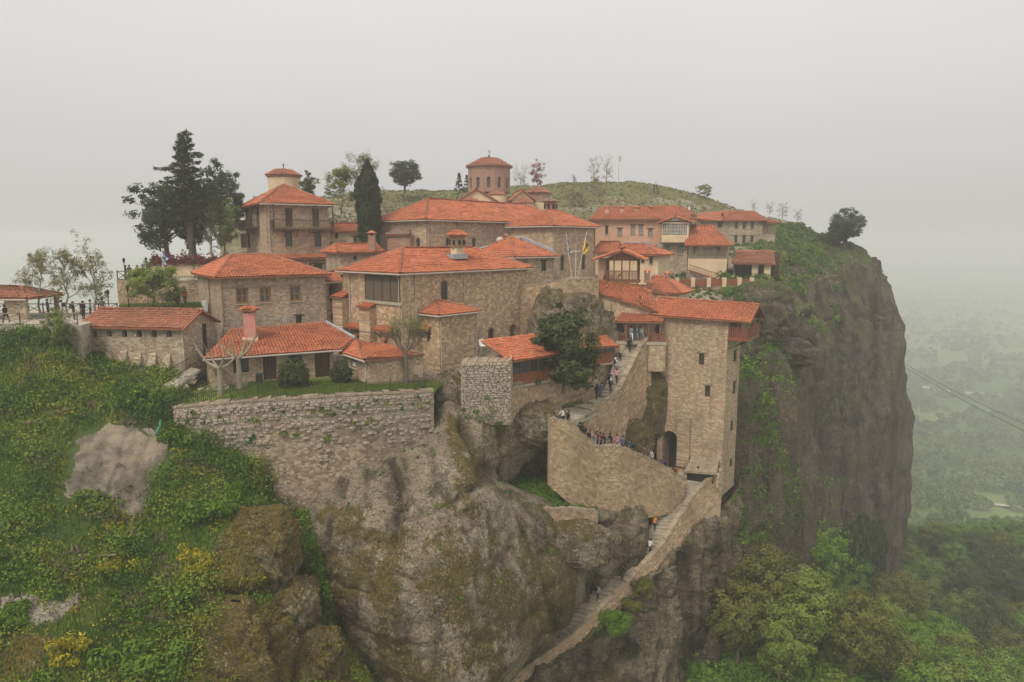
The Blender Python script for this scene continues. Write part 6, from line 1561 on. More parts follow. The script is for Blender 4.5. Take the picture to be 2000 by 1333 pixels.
def branchy(seed, H, crown_lo, rx, limbs=9, subs=4, twigs=3, lean=0.0, r0=.16, elev=(15, 60), top=.95, droop=0.0, shape='round'):
    r = np.random.default_rng(seed); segs = []; tips = []
    n = 6; pts = [np.zeros(3)]
    for k in range(1, n + 1): pts.append(np.array([lean * H * (k / n) ** 1.5, 0, H * top * k / n]) + r.normal(size=3) * [.03 * H, .03 * H, 0])
    tr = lambda t: r0 * (1 - .85 * t)
    for k in range(n): segs.append((pts[k], pts[k + 1], tr(k / n), tr((k + 1) / n)))
    for i in range(limbs):
        f = (i + .5) / limbs; z = crown_lo + (top - .08 - crown_lo) * f
        x = z / top * n; k = min(int(x), n - 1); base = pts[k] * (1 - (x - k)) + pts[k + 1] * (x - k)
        az = i * 2.4 + r.normal() * .4; el = math.radians(elev[0] + (elev[1] - elev[0]) * f + r.normal() * 8)
        pf = {'round': math.sqrt(max(.12, 1 - (2 * f - .75) ** 2 * .75)), 'cone': 1.02 - .92 * f, 'umbrella': .55 + .6 * f, 'vase': .5 + .5 * f}[shape]
        L = rx * pf * r.uniform(.8, 1.15); d = np.array([math.cos(az) * math.cos(el), math.sin(az) * math.cos(el), math.sin(el)])
        m = base + d * L * .5 + r.normal(size=3) * .06 * L; e = base + d * L + np.array([0, 0, -droop * L]) + r.normal(size=3) * .08 * L
        rl = tr(x / n) * .55; segs += [(base, m, rl, rl * .7), (m, e, rl * .7, rl * .35)]; tips.append(e)
        for j in range(subs):
            t = .3 + .7 * (j + .5) / subs; b2 = base + (m - base) * min(1, t * 2) if t < .5 else m + (e - m) * (t - .5) * 2
            d2 = d + r.normal(size=3) * .7; d2[2] += .15 - droop; d2 /= np.linalg.norm(d2); L2 = L * r.uniform(.3, .55)
            e2 = b2 + d2 * L2; segs.append((b2, e2, rl * .4, rl * .15)); tips.append(e2)
            for q in range(twigs):
                d3 = d2 + r.normal(size=3) * .6; d3 /= np.linalg.norm(d3); s3 = b2 + (e2 - b2) * r.uniform(.4, 1); e3 = s3 + d3 * L2 * r.uniform(.35, .7)
                segs.append((s3, e3, rl * .16, rl * .07)); tips.append(e3)
    return segs, np.array(tips)
def domed(seed, zl, zc, rx, rz, n, r0=.2, taper=1.0):
    """full crown: branches running from a forked trunk out to clumps spread through a lumpy ellipsoid"""
    r = np.random.default_rng(seed); d = r.normal(size=(n, 3)); d /= np.linalg.norm(d, axis=1)[:, None]
    k = r.random(n) ** .38 * (1 + .38 * pnoise(d * 1.6 + seed)); t = d * k[:, None] * np.array([rx, rx, rz]); h = (t[:, 2] + rz) / (2 * rz); t[:, :2] *= (1 - (taper - 1) * (h - .3))[:, None] if taper > 1 else 1
    t[:, 2] = np.maximum(t[:, 2] + zc, zl * .8); top = np.array([.2 * r.normal(), .2 * r.normal(), zc + rz * .5]); segs = [(np.zeros(3), np.array([0, 0, zl]), r0, r0 * .8), (np.array([0, 0, zl]), top, r0 * .8, r0 * .2)]
    for p in t[:: max(1, n // 40)]:
        f = r.uniform(.0, .7); b = np.array([0, 0, zl]) + (top - np.array([0, 0, zl])) * f; m = b + (p - b) * .5 + np.array([0, 0, .1]); w = r0 * (.4 - .3 * f); segs += [(b, m, w, w * .6), (m, p, w * .6, w * .2)]
    return segs, t
def clump_crown(tips, rc, per, size, seed, mat, stretch=1.5, squash=.8, flat=0.0, tspan=.7):
    r = np.random.default_rng(seed); n = len(tips); idx = np.repeat(np.arange(n), per)
    d = r.normal(size=(len(idx), 3)); d /= np.linalg.norm(d, axis=1)[:, None]
    rad = rc * r.uniform(.6, 1.3, n)
    C = tips[idx] + d * (rad[idx] * r.random(len(idx)) ** .45)[:, None] * np.array([1, 1, squash])
    cc = tips.mean(0); oc = tips - cc; oc /= np.linalg.norm(oc, axis=1)[:, None] + 1e-6; N = d * .8 + oc[idx] * .9 + .32 * r.normal(size=d.shape); N[:, 2] += .25 + flat * 3; N /= np.linalg.norm(N, axis=1)[:, None]
    tint = (r.random(n) * tspan + (1 - tspan) * .5)[idx] + r.normal(size=len(idx)) * .08
    V, Q = leaf_quads(C, N, size, r, stretch)
    return mk_mesh('crown', V, Q, attrs={'tint': np.repeat(np.clip(tint, 0, 1), 4)}, mats=[mat])
TREE_CACHE = {}
def tree_kind(kind, var=0):
    key = (kind, var)
    if key in TREE_CACHE: return TREE_CACHE[key]
    s = 100 + var * 7
    if kind == 'fresh':      sg, t = branchy(s, 7, .28, 2.6, 11, 5, 3, r0=.15, elev=(25, 70)); cr = clump_crown(t, .5, 30, .15, s, LEAF_FRESH)
    elif kind == 'bud':      sg, t = branchy(s, 7, .25, 2.5, 12, 6, 4, r0=.15, elev=(30, 75)); cr = clump_crown(t, .36, 12, .11, s, LEAF_BUD)
    elif kind == 'whiteb':   sg, t = branchy(s, 5, .15, 2.2, 10, 6, 4, r0=.11, elev=(40, 75), shape='vase'); cr = clump_crown(t, .32, 10, .10, s, LEAF_BUD)
    elif kind == 'broad':    sg, t = domed(s, 1.2, 4.7, 3.2, 3.2, 84); cr = clump_crown(t, .8, 56, .21, s, [LEAF_LIME, LEAF_OLIVE, LEAF_FRESH, LEAF_DARK][var % 4])
    elif kind == 'grand':    sg, t = domed(s, 2.5, 9.2, 5.2, 5.6, 190, .35); cr = clump_crown(t, 1.05, 52, .27, s, [LEAF_LIME, LEAF_OLIVE, LEAF_FRESH, LEAF_DARK][var % 4])
    elif kind == 'magnolia': sg, t = domed(s, .9, 4.2, 2.75, 3.6, 130, .16, 1.5); cr = clump_crown(t, .5, 60, .19, s, LEAF_DARK, 1.9)
    elif kind == 'pine':     sg, t = domed(s, 1.5, 4.6, 3.0, 3.3, 105, .24); cr = clump_crown(t, .6, 60, .2, s, LEAF_PINE, 2.2, .75)
    elif kind == 'umbrella': sg, t = domed(s, 1.2, 4.3, 3.2, 2.5, 110, .26); cr = clump_crown(t, .65, 60, .22, s, LEAF_PINE, 2.0, .8)
    elif kind == 'pink':     sg, t = branchy(s, 4.5, .2, 2.2, 9, 5, 4, r0=.11, elev=(35, 70), shape='vase'); cr = clump_crown(t, .34, 12, .15, s, LEAF_PINK)
    elif kind == 'bare':     sg, t = branchy(s, 5, .2, 2.5, 11, 6, 5, r0=.2, elev=(15, 65), shape='vase'); cr = clump_crown(t, .3, 3, .08, s, LEAF_DRY, 3)
    elif kind == 'spread':   sg, t = branchy(s, 4.2, .3, 2.6, 11, 6, 3, r0=.13, elev=(5, 45)); cr = clump_crown(t, .5, 40, .15, s, LEAF_FRESH)
    elif kind == 'conifer':
        r = np.random.default_rng(s); sg = [(np.zeros(3), np.array([0, 0, 5.6]), .14, .02)]; tp = []
        for k in range(90):
            f = r.random() ** .8; a = r.random() * 6.28; R_ = 1.25 * (1 - f) * r.uniform(.6, 1.05) + .08; z = .5 + 5.3 * f; e = np.array([R_ * math.cos(a), R_ * math.sin(a), z]); tp.append(e); sg.append((np.array([0, 0, z + .1]), e, .02, .01))
        cr = clump_crown(np.array(tp), .26, 24, .14, s, LEAF_PINE, 2.2)
    TREE_CACHE[key] = (wood_mesh(sg, BARK_PALE if kind in ('bare', 'bud', 'whiteb') else BARK), cr); return TREE_CACHE[key]
NAT = {'fresh': 7, 'bud': 7, 'whiteb': 5, 'broad': 8, 'magnolia': 8, 'pine': 8, 'umbrella': 7, 'pink': 4.5, 'bare': 5, 'spread': 4.2, 'conifer': 5.8, 'grand': 15}
def plant(kind, name, label, base, H, wide=1.0, var=0, rz=0.0, cat='tree', group=None):
    s = H / NAT[kind]; root = thing(name, label, cat, base, group); root.rotation_euler = (0, 0, rz); root.scale = (s * wide, s * wide, s)
    t, c = tree_kind(kind, var)
    for nm, me in (('trunk', t), ('crown', c)):
        o = bpy.data.objects.new(nm, me); COL.objects.link(o); o.parent = root
    return root
def plant_px(kind, name, label, u, vbase, Y, vtop, **k):
    b = at(u, vbase, Y); H = zat(vtop, Y) - b[2]; return plant(kind, name, label, b, H, **k)

# -- the tall cedar with two tops
def cedar(base, H, seed, name, label):
    r = np.random.default_rng(seed); root = thing(name, label, 'tree', base); segs = []; C = []; N = []; U = []; T = []
    for top, off, r0 in ((H, np.array([.35, 0, 0]), .34), (H * .985, np.array([-.5, .3, 0]), .24)):
        pts = [np.array([off[0] * (k / 7) ** .5 * (1 + .2 * (k > 4)), off[1] * k / 7, top * k / 7]) for k in range(8)]
        for k in range(7): segs.append((pts[k], pts[k + 1], r0 * (1 - k / 7.4), r0 * (1 - (k + 1) / 7.4)))
        nb = 66
        for b in range(nb):
            f = .27 + .71 * b / nb; z = top * f; L = (.25 + 7.2 * (1 - f)) * r.uniform(.45, 1.2) * (.8 if r0 < .3 else 1)
            if b == 33 and r0 > .3: L = 4.2
            a = b * 2.39996 + r.normal() * .3; x = f * 7; k = min(int(x), 6); p = pts[k] + (pts[k + 1] - pts[k]) * (x - k)
            el = math.radians(10 + 18 * f + r.normal() * 6); d = np.array([math.cos(a) * math.cos(el), math.sin(a) * math.cos(el), math.sin(el)])
            m = p + d * L * .55; e = p + d * L + np.array([0, 0, -.22 * L]); segs += [(p, m, .05, .035), (m, e, .035, .012)]
            n = int(40 * L) + 12; t = r.random(n) ** .75; c = np.where((t < .55)[:, None], p + (m - p) * (t / .55)[:, None], m + (e - m) * ((t - .55) / .45)[:, None])
            side = np.cross(d, [0, 0, 1]); w = (.16 + .20 * L * (1 - t) * .6) * r.normal(size=n)
            C.append(c + side * w[:, None] + np.array([0, 0, -1]) * (np.abs(w) * .45 + .3 * r.random(n) - .1)[:, None]); N.append(np.array([0, 0, 1]) + .8 * r.normal(size=(n, 3))); U.append(np.tile(d, (n, 1)) + side * np.sign(w)[:, None] * .6); T.append(np.full(n, r.random()))
    C = np.concatenate(C); N = np.concatenate(N); N /= np.linalg.norm(N, axis=1)[:, None]
    V, Q = leaf_quads(C, N, .18, r, 2.6, np.concatenate(U)); me = mk_mesh('crown', V, Q, attrs={'tint': np.repeat(np.concatenate(T), 4)}, mats=[LEAF_PINE])
    for nm, mm in (('trunk', wood_mesh(segs, BARK, 6)), ('crown', me)):
        o = bpy.data.objects.new(nm, mm); COL.objects.link(o); o.parent = root
    return root
b = at(374, 506, 86); cedar(b, zat(249, 86) - b[2], 5, 'cedar_tree', 'tallest tree, a dark cedar with two pointed tops beside the balcony house')
plant_px('pine', 'pine_tree', 'bushy dark pine leaning over the terrace, left of the tall cedar', 327, 506, 87, 345, wide=1.12, var=1)
plant_px('pine', 'pine_tree', 'dark slim pine growing between the cedar and the balcony house', 382, 506, 88, 380, wide=.8, var=2)
plant_px('pine', 'pine_tree', 'hazy pine behind the cedar, touching the balcony house roof', 432, 480, 93, 318, wide=.85, var=3)
plant_px('broad', 'leafy_tree', 'pale green creeper tree against the balcony house side wall', 440, 500, 87, 388, wide=.7, var=2)
plant_px('bare', 'bare_tree', 'thin bare tree at the corner of the balcony house', 414, 500, 86, 430, wide=.9, var=3)
plant_px('magnolia', 'leafy_tree', 'rounded leafy tree behind the balcony house chapel', 602, 400, 99, 336, wide=.8, var=2)
plant_px('fresh', 'leafy_tree', 'pale green leafy tree standing between balcony house and cypress', 667, 418, 106, 334, wide=1.15, var=1)
plant_px('bud', 'budding_tree', 'tall hazy budding tree right behind the cypress', 712, 418, 114, 307, wide=.95, var=2)
plant_px('umbrella', 'umbrella_pine', 'lone round topped pine on the hill left of the church dome', 791, 378, 141, 311, wide=1.18, var=1)
plant_px('conifer', 'small_conifer', 'small pointed conifer close to the church dome, shorter of two', 912, 378, 126, 342, wide=1.1, var=1)
plant_px('conifer', 'small_conifer', 'small pointed conifer left of its shorter twin by the dome', 897, 380, 124, 339, wide=1.2, var=2)
plant_px('bare', 'bare_tree', 'bare tree with upright branches immediately right of the church dome', 1018, 380, 130, 336, wide=.9, var=1)
plant_px('pink', 'blossom_tree', 'pink blossoming tree on the hill beside the church dome', 1048, 372, 133, 331, wide=1.05, var=1)
plant_px('whiteb', 'round_bush', 'grey round bush alone on the hill crest', 1121, 361, 170, 346, wide=1.2, var=4, cat='bush')
plant_px('bare', 'bare_tree', 'left one of two misty bare trees on the hill crest', 1160, 357, 171, 319, wide=.9, var=2)
plant_px('bare', 'bare_tree', 'right one of two misty bare trees on the hill crest', 1184, 356, 172, 318, wide=.85, var=4)
plant_px('bud', 'round_bush', 'large dull dome shaped bush on the hillside behind the lantern chimney', 1125, 416, 140, 376, wide=1.75, var=1, cat='bush')
plant_px('bud', 'round_bush', 'brownish scrub bush below the misty bare trees', 1165, 385, 158, 350, wide=1.2, var=3, cat='bush')
plant_px('fresh', 'leafy_tree', 'pale leafy bush on the descending ridge of the hill', 1376, 393, 162, 363, wide=1.4, var=3)
for i, (u, vb, vt, w, l) in enumerate([(1471, 414, 397, .9, 'smallest bare tree on the ridge above the far house'), (1503, 420, 400, 1.0, 'bare tree second from left on the ridge above the far house'), (1528, 428, 404, 1.3, 'wide spreading bare tree on the ridge near the cliff top'), (1558, 434, 414, 1.2, 'low bare tree nearest the dark pine at the cliff edge')]):
    plant_px('bare', 'bare_tree', l, u, vb, 165, vt, wide=w, var=i)
plant_px('umbrella', 'wind_bent_pine', 'dark windblown pine clinging to the edge of the cliff', 1648, 492, 142, 411, wide=1.05, var=2)
plant_px('pine', 'low_pine', 'low dark bush at the foot of the windblown cliff pine', 1632, 484, 142, 446, wide=1.5, var=2, cat='bush')
plant_px('magnolia', 'evergreen_tree', 'dark glossy evergreen in front of the galleries beside the stairs', 1101, 770, 66, 586, wide=1.24, var=0)
plant_px('spread', 'lawn_tree', 'low spreading tree with fresh yellow green leaves on the upper lawn', 300, 606, 68, 538, wide=1.15, var=1)
plant_px('magnolia', 'shrub', 'dark rounded shrub right of the spreading lawn tree', 346, 602, 68.6, 556, wide=.55, var=3, cat='shrub')
plant_px('bud', 'budding_tree', 'left one of three spring trees on the fenced terrace', 80, 617, 65, 497, wide=.92, var=0)
plant_px('bud', 'budding_tree', 'middle one of three spring trees on the fenced terrace, greenest', 132, 617, 66, 494, wide=.85, var=2)
plant_px('whiteb', 'budding_tree', 'right one of three spring trees on the fenced terrace, whitish blossom', 188, 614, 67, 508, wide=1.05, var=1)
plant_px('broad', 'shrub', 'large fresh green shrub overhanging the slope before the terrace fence', 112, 690, 57.2, 606, wide=.75, var=2, cat='shrub')
plant_px('bud', 'shrub', 'yellowish shrub right beside the low store wall', 150, 690, 58.5, 640, wide=.7, var=3, cat='shrub')

def spindle(name, label, base, H, R, mat, seed, n=9000, size=.2):
    r = np.random.default_rng(seed); root = thing(name, label, 'tree', base); f = r.random(n); a = r.random(n) * 6.2832
    prof = np.interp(f, [0, .06, .3, .6, .78, .9, 1], [.6, .8, .92, 1, .8, .46, .05]) * R
    q = np.stack([np.cos(a), np.sin(a), f * 6], 1); lump = 1 + .45 * pnoise(q * np.array([1.6, 1.6, 1.2]) + seed) + .3 * pnoise(q * 4.5 + seed)
    rad = prof * lump * (1 - .35 * r.random(n) ** 2.2); C = np.stack([rad * np.cos(a), rad * np.sin(a), .25 + f * H], 1)
    N = np.stack([np.cos(a), np.sin(a), .15 + 0 * a], 1) + .45 * r.normal(size=(n, 3)); N /= np.linalg.norm(N, axis=1)[:, None]
    V, Q = leaf_quads(C, N, size, r, 2.2, np.array([0, 0, 1.0])); me = mk_mesh('crown', V, Q, attrs={'tint': np.repeat(np.clip(.4 + .5 * pnoise(q * 2 + 9), 0, 1), 4)}, mats=[mat])
    for nm, mm in (('trunk', wood_mesh([(np.zeros(3), np.array([0, 0, H * .9]), .16, .03)], BARK)), ('crown', me)):
        o = bpy.data.objects.new(nm, mm); COL.objects.link(o); o.parent = root
    return root
b = at(722, 486, 92); spindle('cypress_tree', 'tall dark columnar cypress beside the church hall', b, zat(318, 92) - b[2], 1.5, LEAF_PINE, 4, 13000, .24)

# -- clipped shrubs in the garden
def round_shrub(name, label, base, R, H, mat, seed, n=3800, size=.13, cat='shrub'):
    r = np.random.default_rng(seed); root = thing(name, label, cat, base); d = r.normal(size=(n, 3)); d /= np.linalg.norm(d, axis=1)[:, None]
    k = (1 + .34 * pnoise(d * 2.0 + seed) + .2 * pnoise(d * 5 + seed)) * (1 - .4 * r.random(n) ** 2); C = d * k[:, None] * np.array([R, R, H * .47]) + np.array([0, 0, H * .53])
    if name != 'round_shrub':
        lb = r.normal(size=(9, 3)) * np.array([R * .5, R * .4, H * .2]) + np.array([0, 0, H * .45]); li = r.integers(9, size=n); C = lb[li] + d * (k * (.3 + .35 * ((li * 37) % 9) / 9))[:, None] * np.array([R, R, H * .5])
    N = d + .6 * r.normal(size=(n, 3)); N /= np.linalg.norm(N, axis=1)[:, None]
    V, Q = leaf_quads(C, N, size, r, 1.8); me = mk_mesh('crown', V, Q, attrs={'tint': np.repeat(np.clip(.45 + .5 * pnoise(d * 4 + seed) + .15 * r.normal(size=n), 0, 1), 4)}, mats=[mat])
    for nm, mm in (('trunk', wood_mesh([(np.zeros(3), np.array([0, 0, H * .6]), .06, .03), (np.array([.05, 0, 0]), np.array([.3 * R, .1, H * .5]), .04, .02)], BARK)), ('crown', me)):
        o = bpy.data.objects.new(nm, mm); COL.objects.link(o); o.parent = root
    return root
round_shrub('round_shrub', 'larger clipped round shrub on the lawn before the garden house', at(575, 769, 58.2), 1.28, 3.0, LEAF_DARK, 3)
round_shrub('round_shrub', 'smaller clipped round shrub on the lawn before the annex', at(669, 755, 60.2), .93, 2.2, LEAF_DARK, 5)
round_shrub('round_shrub', 'dark low shrub at the end of the small lawn behind the evergreen', at(1130, 756, 69), .85, 1.5, LEAF_DARK, 8)
round_shrub('round_shrub', 'light green bush left of two before the cottage', at(648, 500, 89), 1.0, 1.7, LEAF_FRESH, 9)
round_shrub('round_shrub', 'light green bush right of two before the cottage', at(668, 499, 89), .95, 1.6, LEAF_FRESH, 10)
round_shrub('bush', 'rounded green bush clinging to the rock under the lower stair wall', at(1262, 1158, 63), 1.0, 1.6, LEAF_OLIVE, 12, cat='bush')
round_shrub('bush', 'rusty brown bush clinging to the rock under the lower stair wall', at(1238, 1190, 62.2), .9, 1.2, LEAF_OLIVE, 13, cat='bush')
round_shrub('bush', 'bright green bush hanging on the ledge under the lower stair wall', at(1198, 1226, 61.0), 1.25, 1.9, LEAF_LIME, 14, cat='bush')

# -- pollarded trees in the garden
def pollard(name, label, base, H, heads, seed, shoots=0, shoot_mat=BARK_PALE, leafs=None):
    r = np.random.default_rng(seed); root = thing(name, label, 'tree', base); segs = [(np.zeros(3), np.array([.05, 0, H * .3]), .26, .22), (np.array([.05, 0, H * .3]), np.array([0, 0, H * .55]), .22, .17)]; tips = []
    top = np.array([0, 0, H * .55])
    for dx, dz, dy in heads:
        m = top + np.array([dx * .55, dy, dz * .35]); e = top + np.array([dx, dy * 1.5, dz]); segs += [(top, m, .13, .10), (m, e, .10, .075), (e, e + np.array([dx * .06, 0, .12]), .13, .10)]; tips.append(e)
        for k in range(shoots):
            d = np.array([r.normal() * .45 + .2 * np.sign(dx), r.normal() * .45, 1.0]); d /= np.linalg.norm(d); L = r.uniform(.8, 2.2); s = m + (e - m) * r.random(); q = s + d * L * .5; segs += [(s, q, .018, .014), (q, q + (d + r.normal(size=3) * .2) * L * .5, .014, .006)]; tips.append(q + d * L * .4)
    o = bpy.data.objects.new('trunk', wood_mesh(segs, shoot_mat, 6)); COL.objects.link(o); o.parent = root
    if leafs: o = bpy.data.objects.new('crown', clump_crown(np.array(tips), .3, leafs, .09, seed, LEAF_FRESH)); COL.objects.link(o); o.parent = root
    return root
pollard('pollarded_tree', 'leafless pollarded tree with stubby arms before the garden house', at(468, 762, 57.0), 4.9, [(-1.3, 1.0, .1), (-.5, 1.3, -.2), (.7, 1.5, .1), (1.5, 1.9, .2), (.3, 1.1, .5)], 3, 3)
pollard('pollarded_tree', 'low bare pollarded tree close to the iron fence, left of the other', at(431, 772, 55.5), 4.0, [(-1.7, 1.6, 0), (-.8, 1.0, .3), (.6, 1.1, -.2), (1.1, .8, .4)], 4, 4)
pollard('pollarded_tree', 'pollarded tree with long fresh shoots in front of the half tower', at(793, 752, 61.5), 5.6, [(-1.2, 1.5, .1), (-.7, 2.0, -.2), (1.2, 2.1, .1), (1.7, 1.6, .2), (.4, 2.2, .4)], 6, 30, BARK, 8)

# -- undergrowth on the left slope
def not_bare(u, v, G): return ~pm([BARE1, BARE3, BARE4, OUTCROP, OUT2], u, v)
GREENS = lambda u, v, G, N: (0.12 + 0.88 * not_bare(u, v, G)) * np.clip(0.55 + 0.9 * fbm(G / 4.0, 3) + .3, .05, 1) * (1 - .82 * soft([MOSSR], u, v, G)) * (v < 1420)
c1, n1 = scatter(left_slope, 2700, lambda u, v, G, N: GREENS(u, v, G, N) * (fbm(G / 3.5 + 12, 3) > -.16) * ~pm([BARE1X, BARE3, BARE4, OUTCROP], u, v), 31)
r = np.random.default_rng(8)
rad = .28 + 1.1 * r.random(len(c1)) ** 2.2; rad[:130] = 1.0 + .9 * r.random(130)
C, N, idx = dome_leaves(c1 + n1 * (rad * .15)[:, None], rad, np.clip((75 * rad ** 1.6 + 10), 14, 230).astype(int), r, .85)
spec = np.clip(.46 + .8 * fbm(c1 / 6.0 + 3, 2) + .9 * fbm(c1 / 2.4 + 5, 3) + .2 * r.normal(size=len(c1)), 0, 1)
leaf_obj('undergrowth', C, N, .125, spec[idx] + .07 * r.normal(size=len(idx)), LEAF_SLOPE, r=r, stuff=True)
c2, n2 = scatter(left_slope, 78000, lambda u, v, G, N: .03 * ~pm([BARE1X], u, v) + GREENS(u, v, G, N) * ~pm([BARE1X, BARE3], u, v), 32)
N = r.normal(size=n2.shape) * [1, 1, .35]; N /= np.linalg.norm(N, axis=1)[:, None]
leaf_obj('ground_cover', c2 + n2 * (.04 + .12 * r.random(len(c2)))[:, None], N, .13, np.clip(.66 + .8 * fbm(c2 / 6. + 60, 2) + .9 * fbm(c2 / 2.2 + 20, 3) + .1 * r.normal(size=len(c2)), 0, 1), LEAF_SLOPE, r=r, stretch=2.8, up=np.array([0, 0, 1.0]), stuff=True)
c3, n3 = scatter(left_slope, 2600, lambda u, v, G, N: GREENS(u, v, G, N) * (fbm(G / 2.5 + 50, 3) > .18), 33)
C, N, idx = dome_leaves(c3, np.full(len(c3), .35), 5, r); leaf_obj('dry_scrub', C, N, .16, r.random(len(idx)), LEAF_DRY, r=r, stretch=3, stuff=True)
c4, n4 = scatter(left_slope, 1500, lambda u, v, G, N: GREENS(u, v, G, N) * (fbm(G / 3.0 + 90, 3) > .16), 34)
C, N, idx = dome_leaves(c4 + n4 * .2, np.full(len(c4), .22), 6, r); leaf_obj('yellow_flowers', C, N, .10, r.random(len(idx)), LEAF_YEL, r=r, stuff=True)
c5, n5 = scatter(left_slope, 9000, lambda u, v, G, N: pm([MOSSR, OUTCROP, OUT2, BARE4], u, v) * 1.0, 35)
N = n5 + .5 * r.normal(size=n5.shape); N /= np.linalg.norm(N, axis=1)[:, None]
MOSS_LEAF = mat_leaf('moss_tufts', [(0.06, 0.044, 0.010), (0.13, 0.092, 0.014), (0.19, 0.14, 0.022), (0.13, 0.135, 0.03)])
leaf_obj('moss', c5 + n5 * .03, N, .15, np.clip(.5 + fbm(c5 / 1.5, 3), 0, 1), MOSS_LEAF, r=r, stuff=True)
BROOM = [(232, 1118, .95, 'yellow broom bush below the bare rock face, leftmost of the large ones'), (372, 1092, .7, 'slim yellow broom bush reaching up beside the mossy outcrop'), (400, 1108, .75, 'yellow broom bush touching the left side of the mossy outcrop'), (118, 1284, .9, 'yellow broom bush low on the slope near the lower left corner'), (156, 1262, .5, 'small yellow broom bush upslope of the low corner one'), (492, 985, .7, 'yellow green broom bush on top of the mossy outcrop'), (482, 1212, .55, 'small broom bush growing in the crack under the mossy outcrop'), (395, 1210, .5, 'small broom bush left of the crack under the outcrop'), (178, 975, .6, 'greenish broom bush at the foot of the bare rock face')]
for i, (u, v, R, l) in enumerate(BROOM):
    p, nn = px_on(left_slope, u, v); round_shrub('broom_bush', l, p - np.array([0, 0, .2]), R, R * 1.5, LEAF_YEL if i not in (5, 8) else LEAF_FRESH, 60 + i, 900, .13, 'bush')
BUSH = [(290, 800, 1.6, LEAF_SLOPE, 'big dark bush beside the left end of the garden wall'), (335, 860, 1.0, LEAF_SLOPE, 'dark bush under the left end of the garden wall'), (122, 806, .55, LEAF_BUD, 'whitish flowering bush high on the left slope'), (20, 1210, 1.0, LEAF_LIME, 'bright green mound at the left picture border low on the slope'), (400, 1010, 1.3, LEAF_SLOPE, 'dense bush in the gully between rock face and outcrop'), (270, 1290, 1.5, LEAF_LIME, 'leafy green mound in the middle of the lower slope'), (420, 1000, 1.2, LEAF_LIME, 'bush above the mossy outcrop'), (340, 1180, 1.3, LEAF_SLOPE, 'dark leafy bush left of the mossy crack')]
for i, (u, v, R, m_, l) in enumerate(BUSH):
    p, nn = px_on(left_slope, u, v); round_shrub('slope_bush', l, p - np.array([0, 0, .4]), R, R * 1.35, m_, 80 + i, int(1500 * R), .2, 'bush')
for o, n in ((b_m1, 5200), (b_m2, 1700), (b_m3, 8000), (b_m4, 3000)):
    P = BPATCH[o.name]; c, nn = scatter(P, n, lambda u, v, G, N: np.clip(fbm(G / 1.1 + 3, 4) + .12, 0, 1) * (.3 + smooth(-.4, .5, N[..., 2])), 95); N = nn + .45 * r.normal(size=nn.shape); N /= np.linalg.norm(N, axis=1)[:, None]
    leaf_obj('moss', c + nn * .02, N, .10, np.clip(.55 + .9 * fbm(c / .9, 3), 0, 1), MOSS_LEAF, r=r, stuff=True)
# crevice strip between slope and main rock
CREV = [(555, 1000), (600, 995), (632, 1100), (655, 1200), (725, 1345), (690, 1345), (622, 1190), (590, 1090)]
for P, s, n in ((left_slope, 41, 5200), (main_rock, 42, 4200)):
    c, nn = scatter(P, n, lambda u, v, G, N: inpoly(u, v, CREV) * 1.0, s); N = nn + .8 * r.normal(size=nn.shape); N /= np.linalg.norm(N, axis=1)[:, None]
    leaf_obj('ivy', c + nn * (.1 + .25 * r.random(n))[:, None], N, .2, np.clip(.5 + .8 * smooth(1150, 1330, proj(c)[1]) + .2 * r.normal(size=n), 0, 1), LEAF_SLOPE, r=r, stuff=True)
# weeds on rock, crag, cliff, hill
def tufts(name, P, n, mask, seed, size, rad, mat, per=12):
    c, nn = scatter(P, n, mask, seed); q = np.random.default_rng(seed); R = rad * (.4 + 1.2 * q.random(n) ** 2); C, N, idx = dome_leaves(c + nn * .05, R, per, q); t = np.clip(.4 + .9 * fbm(c / 4 + seed, 3), 0, 1)
    return leaf_obj(name, C, N, size, t[idx] + .1 * q.normal(size=len(idx)), mat, r=q, stuff=True)
tufts('rock_weeds', main_rock, 70, lambda u, v, G, N: smooth(.1, .6, N[..., 2]) * (fbm(G / 2., 3) > .12) * (u > 600), 51, .15, .28, LEAF_SLOPE)
tufts('crag_weeds', stair_rock, 260, lambda u, v, G, N: smooth(.05, .5, N[..., 2]) * (fbm(G / 3., 3) > .1) + 3.0 * (u > 1428), 52, .2, .5, LEAF_SLOPE, 22)
tufts('cliff_scrub', cliff, 2400, lambda u, v, G, N: np.clip(cf_veg(u, v, G, N) - .25, 0, 1) * (u < 1640) , 53, .28, .75, LEAF_SLOPE, 20)
tufts('cliff_crest_scrub', cliff, 420, lambda u, v, G, N: 1.0 * (v < 560) * smooth(.1, .5, N[..., 2]), 54, .26, .55, LEAF_BUD, 20)
tufts('hill_grass', hill, 9000, lambda u, v, G, N: (v < 445) * (.15 + np.clip(fbm(G / 8., 3) + .2, 0, 1)), 55, .34, .34, LEAF_BUD, 4)
tufts('yard_weeds', plateau, 500, lambda u, v, G, N: (np.abs(v - 570) < 40) * (u > 1300) * 1.0, 56, .25, .5, LEAF_SLOPE, 16)

c = np.stack([r.uniform(9, 48, 1500), r.uniform(50, 76, 1500), np.zeros(1500)], 1); c[:, 2] = ground_z(c[:, 0], c[:, 1]); C, N, idx = dome_leaves(c, .5 + 1.0 * r.random(1500), 40, r)
leaf_obj('foot_scrub', C, N, .26, np.clip(.45 + .8 * fbm(c / 6, 3), 0, 1)[idx] + .08 * r.normal(size=len(idx)), LEAF_SLOPE, r=r, stuff=True)
